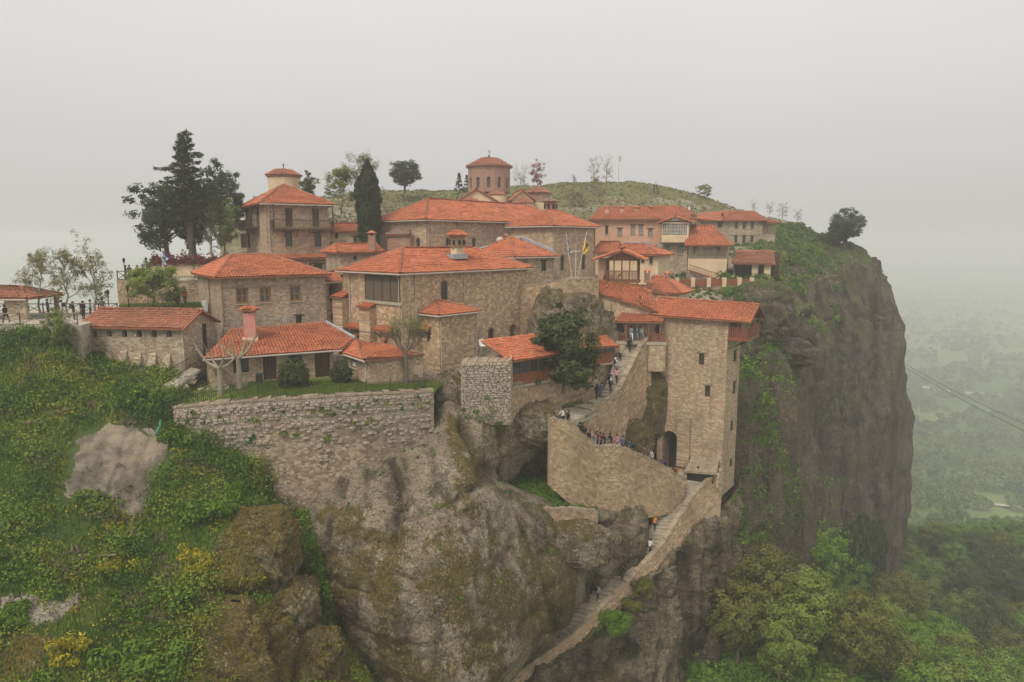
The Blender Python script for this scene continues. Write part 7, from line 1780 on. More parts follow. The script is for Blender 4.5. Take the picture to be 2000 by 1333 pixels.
# -- wooded valley
def ground_hit(u, v):
    d = ray(u, v); t = np.geomspace(50, 4000, 900); P = d[None] * t[:, None]; k = np.argmax(P[:, 2] < ground_z(P[:, 0], P[:, 1])); return P[k]
NEAR = [  # u, v of the foot, height m, kind variant, label
 (1592, 1196, 15, 0, 'biggest bright green tree at the foot of the cliff'), (1650, 1190, 12, 0, 'bright green tree against the cliff base, right of the biggest one'),
 (1495, 1240, 11, 1, 'olive tree in the corner between crag and cliff'), (1440, 1300, 10, 1, 'olive tree next to the bare crag'), (1660, 1330, 11, 1, 'yellowish brown round tree in the lower middle of the wood'),
 (1560, 1290, 11, 2, 'fresh tree below the biggest green tree'), (1750, 1255, 12, 1, 'olive green tree right of the cliff foot'), (1880, 1210, 12, 3, 'dark tree on the wooded spur, left edge'), (1945, 1195, 14, 3, 'dark tree crowning the wooded spur'),
 (1990, 1215, 14, 3, 'dark tree at the right border on the wooded spur'), (1910, 1290, 12, 3, 'dark tree below the spur crest'), (1830, 1320, 10, 0, 'lime green tree near the bottom right'), (1770, 1345, 9, 0, 'lime tree at the bottom, left of another'), (1520, 1345, 9, 2, 'small fresh tree at the bottom by the crag'), (1960, 1345, 10, 1, 'olive tree in the bottom right corner')]
used = []
for i, (u, v, H, k, l) in enumerate(NEAR):
    p = ground_hit(u, v); plant('grand', 'valley_tree', l, p - np.array([0, 0, .5]), H * 1.05, .95, k, i * 1.3, group=None); used.append(p[:2])
for i, (u, v, vt) in enumerate(((1652, 1140, 1032), (1676, 1138, 1008), (1700, 1136, 1022))):
    p = at(u, v, 112 + 4 * i); spindle('ivy_column', 'dark climbing growth up the cliff foot, %s' % ('leftmost of three', 'tallest, in the middle of three', 'nearest the cliff corner')[i], p, zat(vt, p[1]) - p[2], 2.1 + .5 * (i == 1), LEAF_DARK, 30 + i, 3600, .4)
r = np.random.default_rng(77)
GRP = 'broadleaf trees in the valley wood'
cand = []
while len(cand) < 9000:
    th = r.uniform(-.05, .78, 4000); R_ = np.exp(r.uniform(math.log(80), math.log(3000), 4000)); x, y = R_ * np.sin(th), R_ * np.cos(th)
    z = ground_z(x, y); u, v = proj(np.stack([x, y, z], -1)); dn = fbm(np.stack([x, y, 0 * x], -1) / 55.0, 3)
    keep = (u > 1380) & (u < 2060) & (v < 1420) & (v > 560) & (r.random(4000) < smooth(-.28, .1, dn) * np.where(R_ < 330, 1.0, .75 * smooth(3000, 700, R_)))
    cand += list(zip(R_[keep], x[keep], y[keep], z[keep]))
cand = np.array(cand); cand = cand[np.argsort(cand[:, 0])]
RDP = cr_axis(np.array([(300, 310), (262, 322), (228, 342), (205, 372), (192, 420), (200, 480), (240, 560)], float), 120, 0); grid = {}; sel = []
for R_, x, y, z in cand:
    sp = 6.0 if R_ < 250 else 7.5; k = (int(x // sp), int(y // sp))
    if k in grid: continue
    if any((x - a) ** 2 + (y - b) ** 2 < 30 for a, b in used): continue
    if R_ > 280 and np.min(np.hypot(RDP[:, 0] - x, RDP[:, 1] - y)) < 10: continue
    grid[k] = 1; sel.append((R_, x, y, z))
near, far = sel[:285], sel[285:]
protos = []
for R_, x, y, z in near:
    k = r.choice(4, p=[.36, .27, .25, .12]) + 4 * r.integers(2); t, c = tree_kind('broad', int(k))
    o = thing('valley_tree', 'leafy tree among many in the wood below the cliff', 'tree', (x, y, z - .4), GRP); s = r.uniform(.75, 1.15); o.scale = (s * 1.05, s * 1.05, s); o.rotation_euler = (0, 0, r.random() * 6)
    for nm, me in (('trunk', t), ('crown', c)): q = bpy.data.objects.new(nm, me); COL.objects.link(q); q.parent = o
far = np.array(far); nf = len(far); C0 = far[:, 1:4] + np.array([0, 0, 3.0])
Rf = r.uniform(2.4, 4.6, nf); per = np.where(far[:, 0] < 450, 90, np.where(far[:, 0] < 800, 40, 15)); C, N, T = [], [], []
idx = np.repeat(np.arange(nf), per); d = r.normal(size=(len(idx), 3)); d /= np.linalg.norm(d, axis=1)[:, None]; d[:, 2] = np.abs(d[:, 2]) - .15
C = C0[idx] + d * (Rf[idx] * (.7 + .35 * r.random(len(idx))))[:, None]; N = d + .4 * r.normal(size=d.shape); N /= np.linalg.norm(N, axis=1)[:, None]
tt = np.clip(.45 + .8 * fbm(C0 / 60, 2) + .25 * r.normal(size=nf), 0, 1)
V, Q = leaf_quads(C, N, Rf[idx] * np.where(far[:, 0] < 450, .36, np.where(far[:, 0] < 800, .55, .9))[idx], r, 1.3)
WOODS = mat_leaf('far_wood_leaves', [(0.036, 0.066, 0.014), (0.075, 0.125, 0.022), (0.12, 0.17, 0.035), (0.10, 0.10, 0.035)])
o = add_obj('woods', mk_mesh('woods', V, Q, attrs={'tint': np.repeat(tt[idx], 4)}, mats=[WOODS])); o['kind'] = 'stuff'
# scrub under the trees
x = np.concatenate([r.uniform(5, 130, 11000)]); y = r.uniform(52, 210, 11000); z = ground_z(x, y); u, v = proj(np.stack([x, y, z], -1)); m_ = (u > 1300) & (u < 2050)
c = np.stack([x, y, z], -1)[m_]; rad = .5 + 1.2 * r.random(len(c)); C, N, idx = dome_leaves(c, rad, 9, r)
leaf_obj('valley_scrub', C, N, .6, np.clip(.4 + .8 * fbm(c / 12, 3), 0, 1)[idx], LEAF_SLOPE, r=r, stuff=True)
# ------------------------------------------------------------------ garden, walls, stairs, terraces
LW = [[(340, 800, 52.5), (430, 791, 52.7), (520, 785, 53.2), (610, 780, 53.9), (700, 774, 55.1), (780, 771, 56.8), (848, 767, 58.6)],
      [(352, 775, 55.5), (435, 768, 56), (520, 765, 56.6), (610, 760, 57.5), (700, 755, 58.8), (780, 754, 60.5), (862, 752, 62)],
      [(375, 748, 60), (440, 744, 60.5), (520, 742, 61), (610, 738, 62.3), (700, 738, 63.6), (790, 735, 66), (880, 735, 67)]]
lawn = patch('lawn', LW, 40, 120, LAWN, [(.08, 1.2, 3)])
def grass(name, P, n, mask, seed, size=.13):
    c, nn = scatter(P, n, mask, seed); q = np.random.default_rng(seed); h = q.normal(size=(n, 3)) * [1, 1, .25]; h /= np.linalg.norm(h, axis=1)[:, None]
    leaf_obj(name, c + nn * size * .35, h, size, np.clip(.45 + .8 * fbm(c / 2, 3) + .12 * q.normal(size=n), 0, 1), GRASS, r=q, stretch=2.6, up=np.array([0, 0, 1.0]), stuff=True)
grass('grass', lawn, 15000, lambda u, v, G, N: (.3 + .7 * smooth(430, 540, u + 60 * fbm(G / 2.5, 3))) * (v > 745), 61)
rubble_wall('garden_wall', 'long pale rubble wall holding up the fenced garden', 'wall', [pw(338, 797, 52.2, 900), pw(430, 788, 52.4, 960), pw(520, 782, 52.9, 1010), pw(610, 777, 53.6, 1010), pw(700, 771, 54.8, 965), pw(780, 768, 56.5, 930), pw(847, 764.5, 58.3, 905)], .6, ST_ORANGE, STONES_PALE, .17, .29, parts=300, seed=3, ragged=2.9, proud=.04)
rubble_wall('bastion', 'square pale stone bastion standing below the half tower', 'wall', [pw(900, 710.5, 60.6, 830), pw(950, 709.5, 60.45, 830), pw(998, 708.5, 60.3, 830)], 2.4, CORE, STONES_PALE, .2, .34, parts=290, seed=5)
def wall_weeds(name, spots, seed):
    q = np.random.default_rng(seed); C = np.array([at(*s[:3]) for s in spots]); R = np.array([s[3] for s in spots]); A, N, idx = dome_leaves(C, R, 60, q, .9)
    leaf_obj(name, A, N, .13, np.clip(.5 + .25 * q.normal(size=len(R)), 0, 1)[idx] + .08 * q.normal(size=len(idx)), LEAF_SLOPE, r=q, stuff=True)
q = np.random.default_rng(91); sp = []
for _ in range(46):
    t = q.random(); u = 350 + 490 * t; Y = np.interp(u, [338, 430, 520, 610, 700, 780, 847], [52.2, 52.4, 52.9, 53.6, 54.8, 56.5, 58.3]); sp.append((u, np.interp(u, [340, 600, 845], [800, 778, 768]) + q.uniform(10, 95) * (.35 + .65 * math.sin(math.pi * t)), Y - .08, .12 + .28 * q.random() ** 2))
wall_weeds('wall_weeds', sp, 92)
wall_weeds('wall_weeds', [(948, 778, 60.3, .42), (962, 800, 60.3, .5), (930, 805, 60.3, .35), (955, 815, 60.2, .5), (915, 816, 60.3, .35), (938, 822, 60.1, .4), (905, 800, 60.5, .2), (975, 828, 60.1, .3)], 93)
# iron fence on the garden wall
FP = [at(345, 795, 52.4), at(430, 786, 52.65), at(520, 780, 53.15), at(610, 775, 53.85), at(700, 769, 55.05), at(780, 766, 56.75), at(832, 763.5, 58.2)]
FQ = cr_axis(np.array(FP), 400, 0); FS = np.concatenate([[0], np.cumsum(np.linalg.norm(np.diff(FQ, axis=0), axis=1))])
fs_ = lambda s: np.array([np.interp(s, FS, FQ[:, k]) for k in range(3)])
fe = thing('iron_fence', 'dark iron railing running along the garden wall', 'fence', fs_(FS[-1] / 2))
m = MB(); m.bar((0, 0, 0), (0, 0, .92), .014, 4); barm = m.mesh('bar', IRON); m = MB(); m.bar((0, 0, 0), (0, 0, 1.12), .035, 4); m.bar((0, 0, 1.12), (0, 0, 1.2), .05, 4, .005); postm = m.mesh('post', IRON)
n = int(FS[-1] / .15)
for k in range(n + 1):
    o = bpy.data.objects.new('post' if k % 14 == 0 else 'bar', postm if k % 14 == 0 else barm); COL.objects.link(o); hang(o, fe); o.location = fs_(FS[-1] * k / n)
for z in (.12, .92):
    m = MB(); m.tube([fs_(FS[-1] * k / 30) + np.array([0, 0, z]) for k in range(31)], .02, 4); m.build('rail', IRON, fe)
fe2 = thing('iron_fence', 'short return of the iron railing beside the fresh pollarded tree', 'fence', at(833, 764, 58.3)); a, b = at(833, 763.5, 58.2), at(806, 748, 63)
for k in range(26):
    p = a + (b - a) * k / 25; o = bpy.data.objects.new('bar', barm); COL.objects.link(o); hang(o, fe2); o.location = p
for z in (.12, .92): m = MB(); m.bar(a + np.array([0, 0, z]), b + np.array([0, 0, z]), .02); m.build('rail', IRON, fe2)
fe3 = thing('iron_fence', 'iron railing beside the little bridge left of the garden house', 'fence', at(362, 750, 57)); a, b = at(378, 700, 59.5), at(456, 758, 57.5)
for k in range(30):
    p = a + (b - a) * k / 29; o = bpy.data.objects.new('bar', barm); COL.objects.link(o); hang(o, fe3); o.location = p
for z in (.12, .92): m = MB(); m.bar(a + np.array([0, 0, z]), b + np.array([0, 0, z]), .02); m.build('rail', IRON, fe3)
fb_ = thing('foot_bridge', 'small slab bridge at the left end of the garden', 'bridge', at(350, 745, 57.5)); q = [at(318, 752, 56), at(348, 755, 55.6), at(392, 722, 59), at(372, 718, 60)]
m = MB(); m.hexa([tuple(x - np.array([0, 0, .2])) for x in q], [tuple(x) for x in q]); m.build('slab', PAVE, fb_)
for i, j in ((0, 3), (1, 2)):
    m = MB(); railing(m, [q[i], q[j]], .95, .18, .014, .02); m.build('railing', IRON, fb_)
m = MB(); m.hexa([tuple(q[1] + np.array([-.2, .3, -1.5])), tuple(q[1] + np.array([.4, .3, -1.5])), tuple(q[1] + np.array([.4, 1.2, -1.5])), tuple(q[1] + np.array([-.2, 1.2, -1.5]))], [tuple(q[1] + np.array([-.2, .3, -.2])), tuple(q[1] + np.array([.4, .3, -.2])), tuple(q[1] + np.array([.4, 1.2, -.2])), tuple(q[1] + np.array([-.2, 1.2, -.2]))]); m.build('pier', ST_GREY, fb_)
sp_ = thing('slab_pile', 'pile of pale roof slabs beside the little bridge', 'stone pile', at(370, 748, 57.5))
for k in range(6): m = MB(); p = at(368, 748, 57.5); m.box((p[0] + .1 * math.sin(k * 2), p[1] + .08 * k, p[2] + .1 * k), 1.2 - .08 * k, .9, .08, .3 + .2 * math.sin(k * 3)); m.build('slab', STONES_PALE, sp_)
r = np.random.default_rng(15); m = MB()
for k in range(150):
    p = at(r.uniform(385, 470), r.uniform(752, 772), r.uniform(57, 59)); p[2] = -12.9 + r.random() * .25; m.box(p, r.uniform(.15, .5), r.uniform(.15, .4), r.uniform(.1, .3), r.random() * 3)
m.build('rubble', STONES_PALE, stuff=True)
bn = thing('bin', 'small black bin leaning by the garden house door', 'bin', at(507, 748, 57.6)); p = at(507, 748, 57.6); m = MB(); m.box(p, .5, .42, .75, .2); m.build('body', IRON, bn); m = MB(); m.box((p[0], p[1], p[2] + .76), .56, .48, .07, .2); m.build('lid', IRON, bn)
ld = thing('ladder', 'little wooden ladder beside the leafless pollarded tree', 'ladder', at(480, 752, 58)); a, b = at(476, 756, 57.8), at(484, 734, 58.6); m = MB()
for dx in (-.18, .18): m.bar(a + np.array([dx, 0, 0]), b + np.array([dx, 0, 0]), .035)
m.build('rail', WOOD_OLD, ld)
for k in range(5): m = MB(); p = a + (b - a) * (k + .5) / 5; m.bar(p + np.array([-.18, 0, 0]), p + np.array([.18, 0, 0]), .02); m.build('rung', WOOD_OLD, ld)
hs = thing('water_hose', 'green hose hanging down at the left end of the garden wall', 'hose', at(310, 830, 51.5)); m = MB(); m.tube([at(314, 820, 51), at(312, 835, 50.8), at(305, 845, 50.6), at(303, 850, 50.5)], .09, 6); m.build('hose', mat_var('green_plastic', (0.03, 0.16, 0.10), (0.05, 0.22, 0.14), 2, .5), hs)

# ---- stairs
WL = [(1074, 819, 61.5), (1116, 828, 62.2), (1148, 856, 63.2), (1171, 873, 64), (1213, 874, 65.3), (1242, 885, 66.3), (1285, 905, 68), (1322, 928, 69.5), (1339, 938, 70.2)]
VB = [950, 985, 1005, 1012, 1012, 1012, 1010, 1000, 995]
rubble_wall('stair_wall', 'broad curved rubble wall shielding the middle stairs full of visitors', 'wall', [pw(*w, b) for w, b in zip(WL, VB)], .5, CORE, STONES, .22, .3, parts=0, seed=7)
rubble_wall('stair_wall', 'steep rubble wall under the upper stair flight', 'wall', [pw(1139, 810, 66.0, 905), pw(1157, 799, 67.0, 905), pw(1201, 773, 69.3, 905), pw(1225, 735, 71.8, 890), pw(1246, 690, 74.2, 850), pw(1264, 663, 75.4, 800), pw(1274, 658, 75.7, 760)], .45, CORE, STONES, .22, .3, seed=8)
rubble_wall('stair_parapet', 'low winding parapet left of the upper stair flight', 'wall', [pw(1042, 789, 67, 830), pw(1090, 783, 68, 820), pw(1130, 778, 69.5, 815), pw(1155, 767, 71.2, 815), pw(1170, 735, 73.0, 790), pw(1183, 708, 74.4, 760), pw(1201, 683, 75.8, 735), pw(1216, 661, 77, 715)], .4, CORE, STONES, .22, .3, seed=9)
BPL = [(886, 1400, 55.1), (991, 1328, 57.2), (1118, 1240, 60), (1206, 1158, 62.6), (1258, 1104, 64.3), (1292, 1068, 65.6), (1329, 1010, 67.8), (1365, 958, 69.8), (1411, 918, 70.9)]
rubble_wall('stair_parapet', 'long sloping parapet of the lower stair flight down to the bottom', 'wall', [pw(*w, b) for w, b in zip(BPL, [1440, 1365, 1272, 1190, 1140, 1110, 1072, 1040, 1020])], .45, CORE, STONES, .22, .32, maxdep=3.6, seed=10)
st_up, L1, R1 = steps('stairs', 'upper flight of worn stone steps rising to the entrance porch', 'stairs', [(1146, 787, 68.8), (1174, 771, 71.0), (1196, 717, 74.2), (1214, 669, 76.8)], [(1170, 795, 67.8), (1203, 779, 70.0), (1234, 724, 73.2), (1256, 669, 76.0)], .25)
Wt = np.array([at(*w) for w in WL]); dW = np.gradient(Wt[:, :2], axis=0); dW /= np.linalg.norm(dW, axis=1)[:, None]; inn = np.stack([-dW[:, 1], dW[:, 0]], 1)
def off(dist, dz): return np.c_[Wt[:, :2] + inn * dist, Wt[:, 2] + dz]
def steps_w(name, label, cat, L, R, **k):
    global at
    keep = at; at = lambda *p: np.array(p)
    try: return steps(name, label, cat, L, R, **k)
    finally: at = keep
st_mid, L2, R2 = steps_w('stairs', 'middle flight of steps behind the curved wall, crowded with visitors', 'stairs', [tuple(p) for p in off(.5, -.6)], [tuple(p) for p in off(2.3, -.6)], rise=.2)
ln = [at(1100, 806, 64.5), at(1118, 818, 62.8), at(1172, 794, 66.0), at(1150, 783, 68.2), at(1110, 792, 67.0)]
zl = L2[-1][2] if L2[-1][2] > L2[0][2] else L2[0][2]
m = MB(); q = [np.array([p[0], p[1], zl]) for p in (off(.4, 0)[0], off(.4, 0)[1], R1[0], L1[0], off(4.5, 0)[0])]
m.face([tuple(p) for p in q]); m.face([tuple(p - np.array([0, 0, .6])) for p in q[::-1]])
for i in range(len(q)): a, b = q[i], q[(i + 1) % len(q)]; m.face([tuple(a - np.array([0, 0, .6])), tuple(b - np.array([0, 0, .6])), tuple(b), tuple(a)])
o = m.build('landing', PAVE); o['kind'] = 'structure'
k_ = L1[0][2]
if k_ - zl > .25:
    steps_w('stairs', 'short steps joining the middle landing to the upper flight', 'stairs', [tuple(.5 * (q[1] + q[2])), tuple(R1[0])], [tuple(.5 * (q[4] + q[3])), tuple(L1[0])], rise=.2)
st_lo, L3, R3 = steps('stairs', 'long lower flight of stone steps descending along the rock', 'stairs',
    [(888, 1378, 57), (964, 1328, 58.3), (1033, 1282, 59.6), (1099, 1231, 61.2), (1149, 1169, 63.3), (1199, 1130, 64.7), (1249, 1087, 66.3), (1279, 1012, 69.2), (1331, 934, 72.4)],
    [(915, 1382, 56), (992, 1330, 57.4), (1055, 1285, 58.8), (1121, 1233, 60.6), (1180, 1171, 62.6), (1232, 1127, 64.2), (1284, 1074, 65.9), (1322, 1012, 68.6), (1366, 946, 71.2)], .26)
q = [at(1326, 931, 71.6), at(1364, 946, 70.8), at(1412, 925, 71.5), at(1352, 912, 75), at(1290, 912, 74)]; zq = max(L3[-1][2], L3[0][2])
m = MB(); q = [np.array([p[0], p[1], zq]) for p in q]; m.face([tuple(p) for p in q])
for i in range(len(q)): a, b = q[i], q[(i + 1) % len(q)]; m.face([tuple(a - np.array([0, 0, 2.0])), tuple(b - np.array([0, 0, 2.0])), tuple(b), tuple(a)])
o = m.build('landing', PAVE); o['kind'] = 'structure'
sc_ = thing('stone_canopy', 'slab roofed stone canopy at the foot of the tower', 'canopy', at(1370, 925, 71)); q = [at(1337, 921, 71.4), at(1400, 926, 69.9), at(1404, 898, 72.1), at(1352, 890, 74.2)]
m = MB(); deck(m, [tuple(p) for p in q], .15); m.build('roof', COPE, sc_); rs = np.random.default_rng(5)
for i in range(7):
    for j in range(4):
        a0, a1, b0, b1 = i / 7 + .01, (i + 1) / 7 - .01, j / 4, (j + 1.25) / 4; f_ = lambda a, b, z: tuple((q[0] * (1 - a) + q[1] * a) * (1 - b) + (q[3] * (1 - a) + q[2] * a) * b + np.array([0, 0, z])); w_ = rs.uniform(-.02, .02); m = MB()
        m.hexa([f_(a0 + w_, b0, .01), f_(a1 + w_, b0, .01), f_(a1, min(b1, 1), .0), f_(a0, min(b1, 1), .0)], [f_(a0 + w_, b0, .10), f_(a1 + w_, b0, .10 + w_), f_(a1, min(b1, 1), .05), f_(a0, min(b1, 1), .05)]); m.build('slab', COPE, sc_)
for p in (q[0], q[1]): m = MB(); m.box((p[0] + .15, p[1] + .25, zq - .3), .3, .3, p[2] - zq + .25); m.build('post', ST_TOWER, sc_)
m = MB(); m.hexa([V3(q[0] + np.array([.3, .5, 0]), zq), V3(q[1] + np.array([-.2, .5, 0]), zq), V3(q[2], zq), V3(q[3], zq)], [tuple(q[0] + np.array([.3, .5, -.15])), tuple(q[1] + np.array([-.2, .5, -.15])), tuple(q[2] - np.array([0, 0, .15])), tuple(q[3] - np.array([0, 0, .15]))]); m.build('recess_shade', SHADE, sc_)  # solid near-black block painting the shade under the slab roof
# ledge in front of the cave with its low wall
LG = [[(960, 985, 59), (1030, 1000, 60.2), (1090, 1003, 61), (1172, 1006, 62.4)], [(955, 955, 62.5), (1030, 965, 63.2), (1090, 968, 63.6), (1165, 985, 64)], [(950, 930, 66.5), (1030, 935, 67), (1085, 940, 67), (1150, 960, 66.5)]]
ledge = patch('ledge', LG, 40, 80, ROCK_SLOPE, [(.4, 2, 3)], veg=lambda u, v, G, N: 1.0 + 0 * u)
tufts('ledge_bushes', ledge, 420, lambda u, v, G, N: 1.0 * (u > 965) * (u < 1140) * (v > 928), 71, .17, .6, LEAF_LIME, 34)
rubble_wall('ledge_wall', 'low wall along the ledge below the dark cave', 'wall', [pw(985, 979, 59.3, 1010), pw(1030, 990, 59.9, 1030), pw(1080, 996, 60.5, 1034), pw(1120, 996, 61, 1030), pw(1168, 1001, 61.9, 1030)], .4, CORE, STONES, .2, .28, seed=12)
# small lawn with the evergreen
SLW = [[(1000, 806, 64.4), (1040, 801, 66.4), (1090, 796, 67.4), (1136, 790, 69)], [(1000, 785, 67), (1040, 778, 69), (1090, 768, 70.2), (1140, 758, 72.4)], [(1000, 768, 69.5), (1040, 758, 71.5), (1090, 748, 73), (1150, 738, 75)]]
sl2 = patch('small_lawn', SLW, 20, 40, LAWN, [(.06, 1, 2)]); grass('grass', sl2, 3500, None, 62)
rubble_wall('gallery_wall', 'orange rubble wall under the red timber gallery', 'wall', [pw(998, 752, 62.4, 830), pw(1040, 744, 64.6, 800), pw(1086, 736, 66.8, 800), pw(1130, 726, 70.5, 780), pw(1160, 718, 73, 770)], .5, CORE, STONES, .22, .3, seed=13)
fn_ = thing('wooden_fence', 'brown slatted fence between evergreen and stairs', 'fence', at(1160, 735, 71.5)); a, b = at(1128, 728, 70.3), at(1176, 722, 73.5)
for k in range(22): m = MB(); p = a + (b - a) * k / 21; m.box(p - np.array([0, 0, .5]), .09, .04, 1.15, .4); m.build('slat', WOOD_OLD, fn_)
m = MB(); m.bar(a + np.array([0, 0, .5]), b + np.array([0, 0, .5]), .04); m.build('rail', WOOD_OLD, fn_)
# walls round the flagpole rock and right hand terrace
rubble_wall('terrace_wall', 'grey wall on top of the boulder carrying the crossed flagpoles', 'wall', [pw(1062, 553, 77, 600), pw(1110, 547, 75.6, 600), pw(1170, 546, 77, 605)], 1.6, CORE, STONES, .22, .34, seed=14)
rubble_wall('link_wall', 'stone wall joining the hall to the flagpole rock', 'wall', [pw(1016, 560, 79.0, 660), pw(1050, 556, 78.0, 640), pw(1076, 553, 77.0, 620)], .7, ST_REF, STONES, .22, .34, seed=16)
tw_ = rubble_wall('terrace_wall', 'terrace wall with wooden fence panels below the gallery house', 'wall', [pw(1316, 560, 98, 596), pw(1390, 561, 97.4, 598), pw(1450, 562, 97, 600), pw(1515, 566, 98.5, 600)], .6, CORE, STONES, .3, .42, seed=17)
us = (1322, 1353, 1384, 1414, 1444, 1468)
for i, u in enumerate(us):
    p = at(u, 560, 97.2); m = MB(); m.box((p[0], p[1] + .1, p[2] - .1), .55, .5, 1.35); m.build('pier', PLASTER, tw_)
    if i < 5:
        p2 = at(us[i + 1], 560, 97.2)
        for k in range(9): m = MB(); c = p + (p2 - p) * (.16 + .68 * k / 8); m.box((c[0], c[1] + .1, c[2] + .02), .17, .05, 1.0); m.build('board', WOOD_RED, tw_)
# ---- left fenced terrace
zT = -7.2
def onz(u, Y, z): return np.array([xat(u, Y, z), Y, z])
q = [onz(-420, 58.2, zT), onz(158, 58.6, zT), onz(228, 68.5, zT), onz(240, 74, zT), onz(-420, 69, zT)]
m = MB(); m.face([tuple(p) for p in q])
for i in range(len(q)): a, b = q[i], q[(i + 1) % len(q)]; m.face([tuple(a - np.array([0, 0, 3.6])), tuple(b - np.array([0, 0, 3.6])), tuple(b), tuple(a)])
o = m.build('terrace', PAVE); o['kind'] = 'structure'
def x_fence(label, pts, bay=1.9, h=1.05, mat=WOOD_OLD, group=None):
    root = thing('wooden_fence', label, 'fence', pts[0], group)
    for i in range(len(pts) - 1):
        a, b = np.array(pts[i]), np.array(pts[i + 1]); L = np.linalg.norm(b - a); n = max(1, int(round(L / bay)))
        for k in range(n + 1):
            p = a + (b - a) * k / n; m = MB(); m.bar(p, p + np.array([0, 0, h + .1]), .06, 6); m.build('post', mat, root)
            if k < n:
                p2 = a + (b - a) * (k + 1) / n
                for z in (.12, h): m = MB(); m.bar(p + np.array([0, 0, z]), p2 + np.array([0, 0, z]), .045, 5); m.build('rail', mat, root)
                for z0, z1 in ((.15, h), (h, .15)): m = MB(); m.bar(p + np.array([0, 0, z0]), p2 + np.array([0, 0, z1]), .035, 5); m.build('brace', mat, root)
    return root
x_fence('rustic crossed rail fence along the front edge of the left terrace', [onz(-60, 58.5, zT), onz(40, 58.5, zT), onz(152, 58.9, zT)])
x_fence('dark crossed rail fence along the back edge of the left terrace', [onz(-60, 67.6, zT), onz(230, 67.9, zT)], mat=WOOD)
pv = thing('pavilion', 'small tile roofed pavilion at the far left of the terrace', 'pavilion', onz(5, 64, zT)); zt = zat(583, 63.2); C = plan(-75, 63.2, 48, 63.0, 4.2, zt); pl, rd, e, R = hip(C, zt, zat(561, 65.5), 2.2, 2.2, .5); roof(pv, pl, rd, [(e[0], e[1])], mat=TILE_OLD)
for p in (C[0], C[1], C[2], (C[0] + C[1]) / 2): m = MB(); m.box((p[0], p[1], zT), .35, .35, zt - zT); m.build('pillar', ST_GREY, pv)
f = Fr(C[0], C[1]); m = MB(); f.box(m, f.L - 2.0, f.L, zT, zt, -.3, 0); m.build('wall', ST_GREY, pv)
# ---- upper viewing terrace with lawn in front
zU = -4.35
UW = [onz(228, 75.2, zU), onz(300, 75.0, zU), onz(392, 75.5, zU)]
rubble_wall('terrace_wall', 'grey retaining wall under the upper viewing terrace', 'wall', [(p[0], p[1], p[2], -7.4) for p in UW], .5, CORE, STONES, .24, .36, seed=18)
q = [onz(228, 75.3, zU - .02), onz(392, 75.6, zU - .02), onz(470, 84, zU - .02), onz(245, 84, zU - .02)]; m = MB(); m.face([tuple(p) for p in q])
for i in range(4): a, b = q[i], q[(i + 1) % 4]; m.face([tuple(a - np.array([0, 0, 3.5])), tuple(b - np.array([0, 0, 3.5])), tuple(b), tuple(a)])
o = m.build('upper_terrace', PAVE); o['kind'] = 'structure'
x_fence('dark crossed rail fence of the upper viewing terrace with people behind', [onz(230, 75.2, zU + .1), onz(300, 75.1, zU + .1)], 1.5, 1.0, WOOD_DARK)
rubble_wall('hedge_wall', 'plain wall below the dark red hedge under the cedar', 'wall', [pw(285, 520, 82, 548), pw(360, 517, 82.5, 548), pw(470, 519, 83, 550)], 1.5, PLASTER, STONES, .3, .5, maxdep=.01, seed=19)
LN2 = [[(228, 612, 66), (300, 612, 66), (395, 610, 66.5)], [(236, 596, 73.6), (300, 594, 74.4), (392, 592, 75)]]
ul = patch('upper_lawn', LN2, 20, 40, LAWN, [(.06, 1, 2)]); grass('grass', ul, 4000, None, 63)
m = MB(); q = [onz(240, 68, -7.05), onz(262, 67.4, -7.05), onz(275, 74.6, -7.05), onz(262, 74.9, -7.05)]; m.face([tuple(p) for p in q]); o = m.build('path', PAVE); o['kind'] = 'structure'
hg = thing('hedge', 'dark red clipped hedge along the wall under the cedar', 'hedge', at(370, 515, 83)); r = np.random.default_rng(3); n = 5200; tt = r.random(n)
p = at(298, 517, 82.6) + (at(462, 516, 83.4) - at(298, 517, 82.6)) * tt[:, None] + np.stack([0 * tt, r.normal(size=n) * .45, np.abs(r.normal(size=n)) * .45 * (1 + .35 * np.sin(tt * 37))], 1); N = r.normal(size=(n, 3)); N /= np.linalg.norm(N, axis=1)[:, None]
leaf_obj('foliage', p, N, .2, np.clip(tt * .9 + .2 * r.normal(size=n), 0, 1), LEAF_RED, hg, r=r)
# lamp posts
m = MB(); m.lathe((0, 0, 0), [(.09, 0), (.05, .15), (.04, 1.9), (.05, 2.0)], 8); lp_post = m.mesh('post', IRON)
m = MB(); m.lathe((0, 0, 2.0), [(.05, 0), (.12, .05), (.17, .38), (.2, .4), (.03, .55), (.0, .6)], 6); lp_lan = m.mesh('lantern', IRON)
for p, l in ((onz(245, 76.5, zU), 'black lamp post at the left corner of the upper viewing terrace'), (onz(288, 79, zU), 'black lamp post in the middle of the upper viewing terrace'), (onz(214, 66.8, zT), 'black lamp post beside the right spring tree on the lower terrace'), (onz(252, 69, -6.9), 'black lamp post by the path to the lawn'), (onz(381, 76.2, zU), 'black lamp post where the upper terrace meets the stone house')):
    root = thing('lamp_post', l, 'lamp', p, 'black lamp posts on the terraces')
    for nm, me in (('post', lp_post), ('lantern', lp_lan)): o = bpy.data.objects.new(nm, me); COL.objects.link(o); o.parent = root
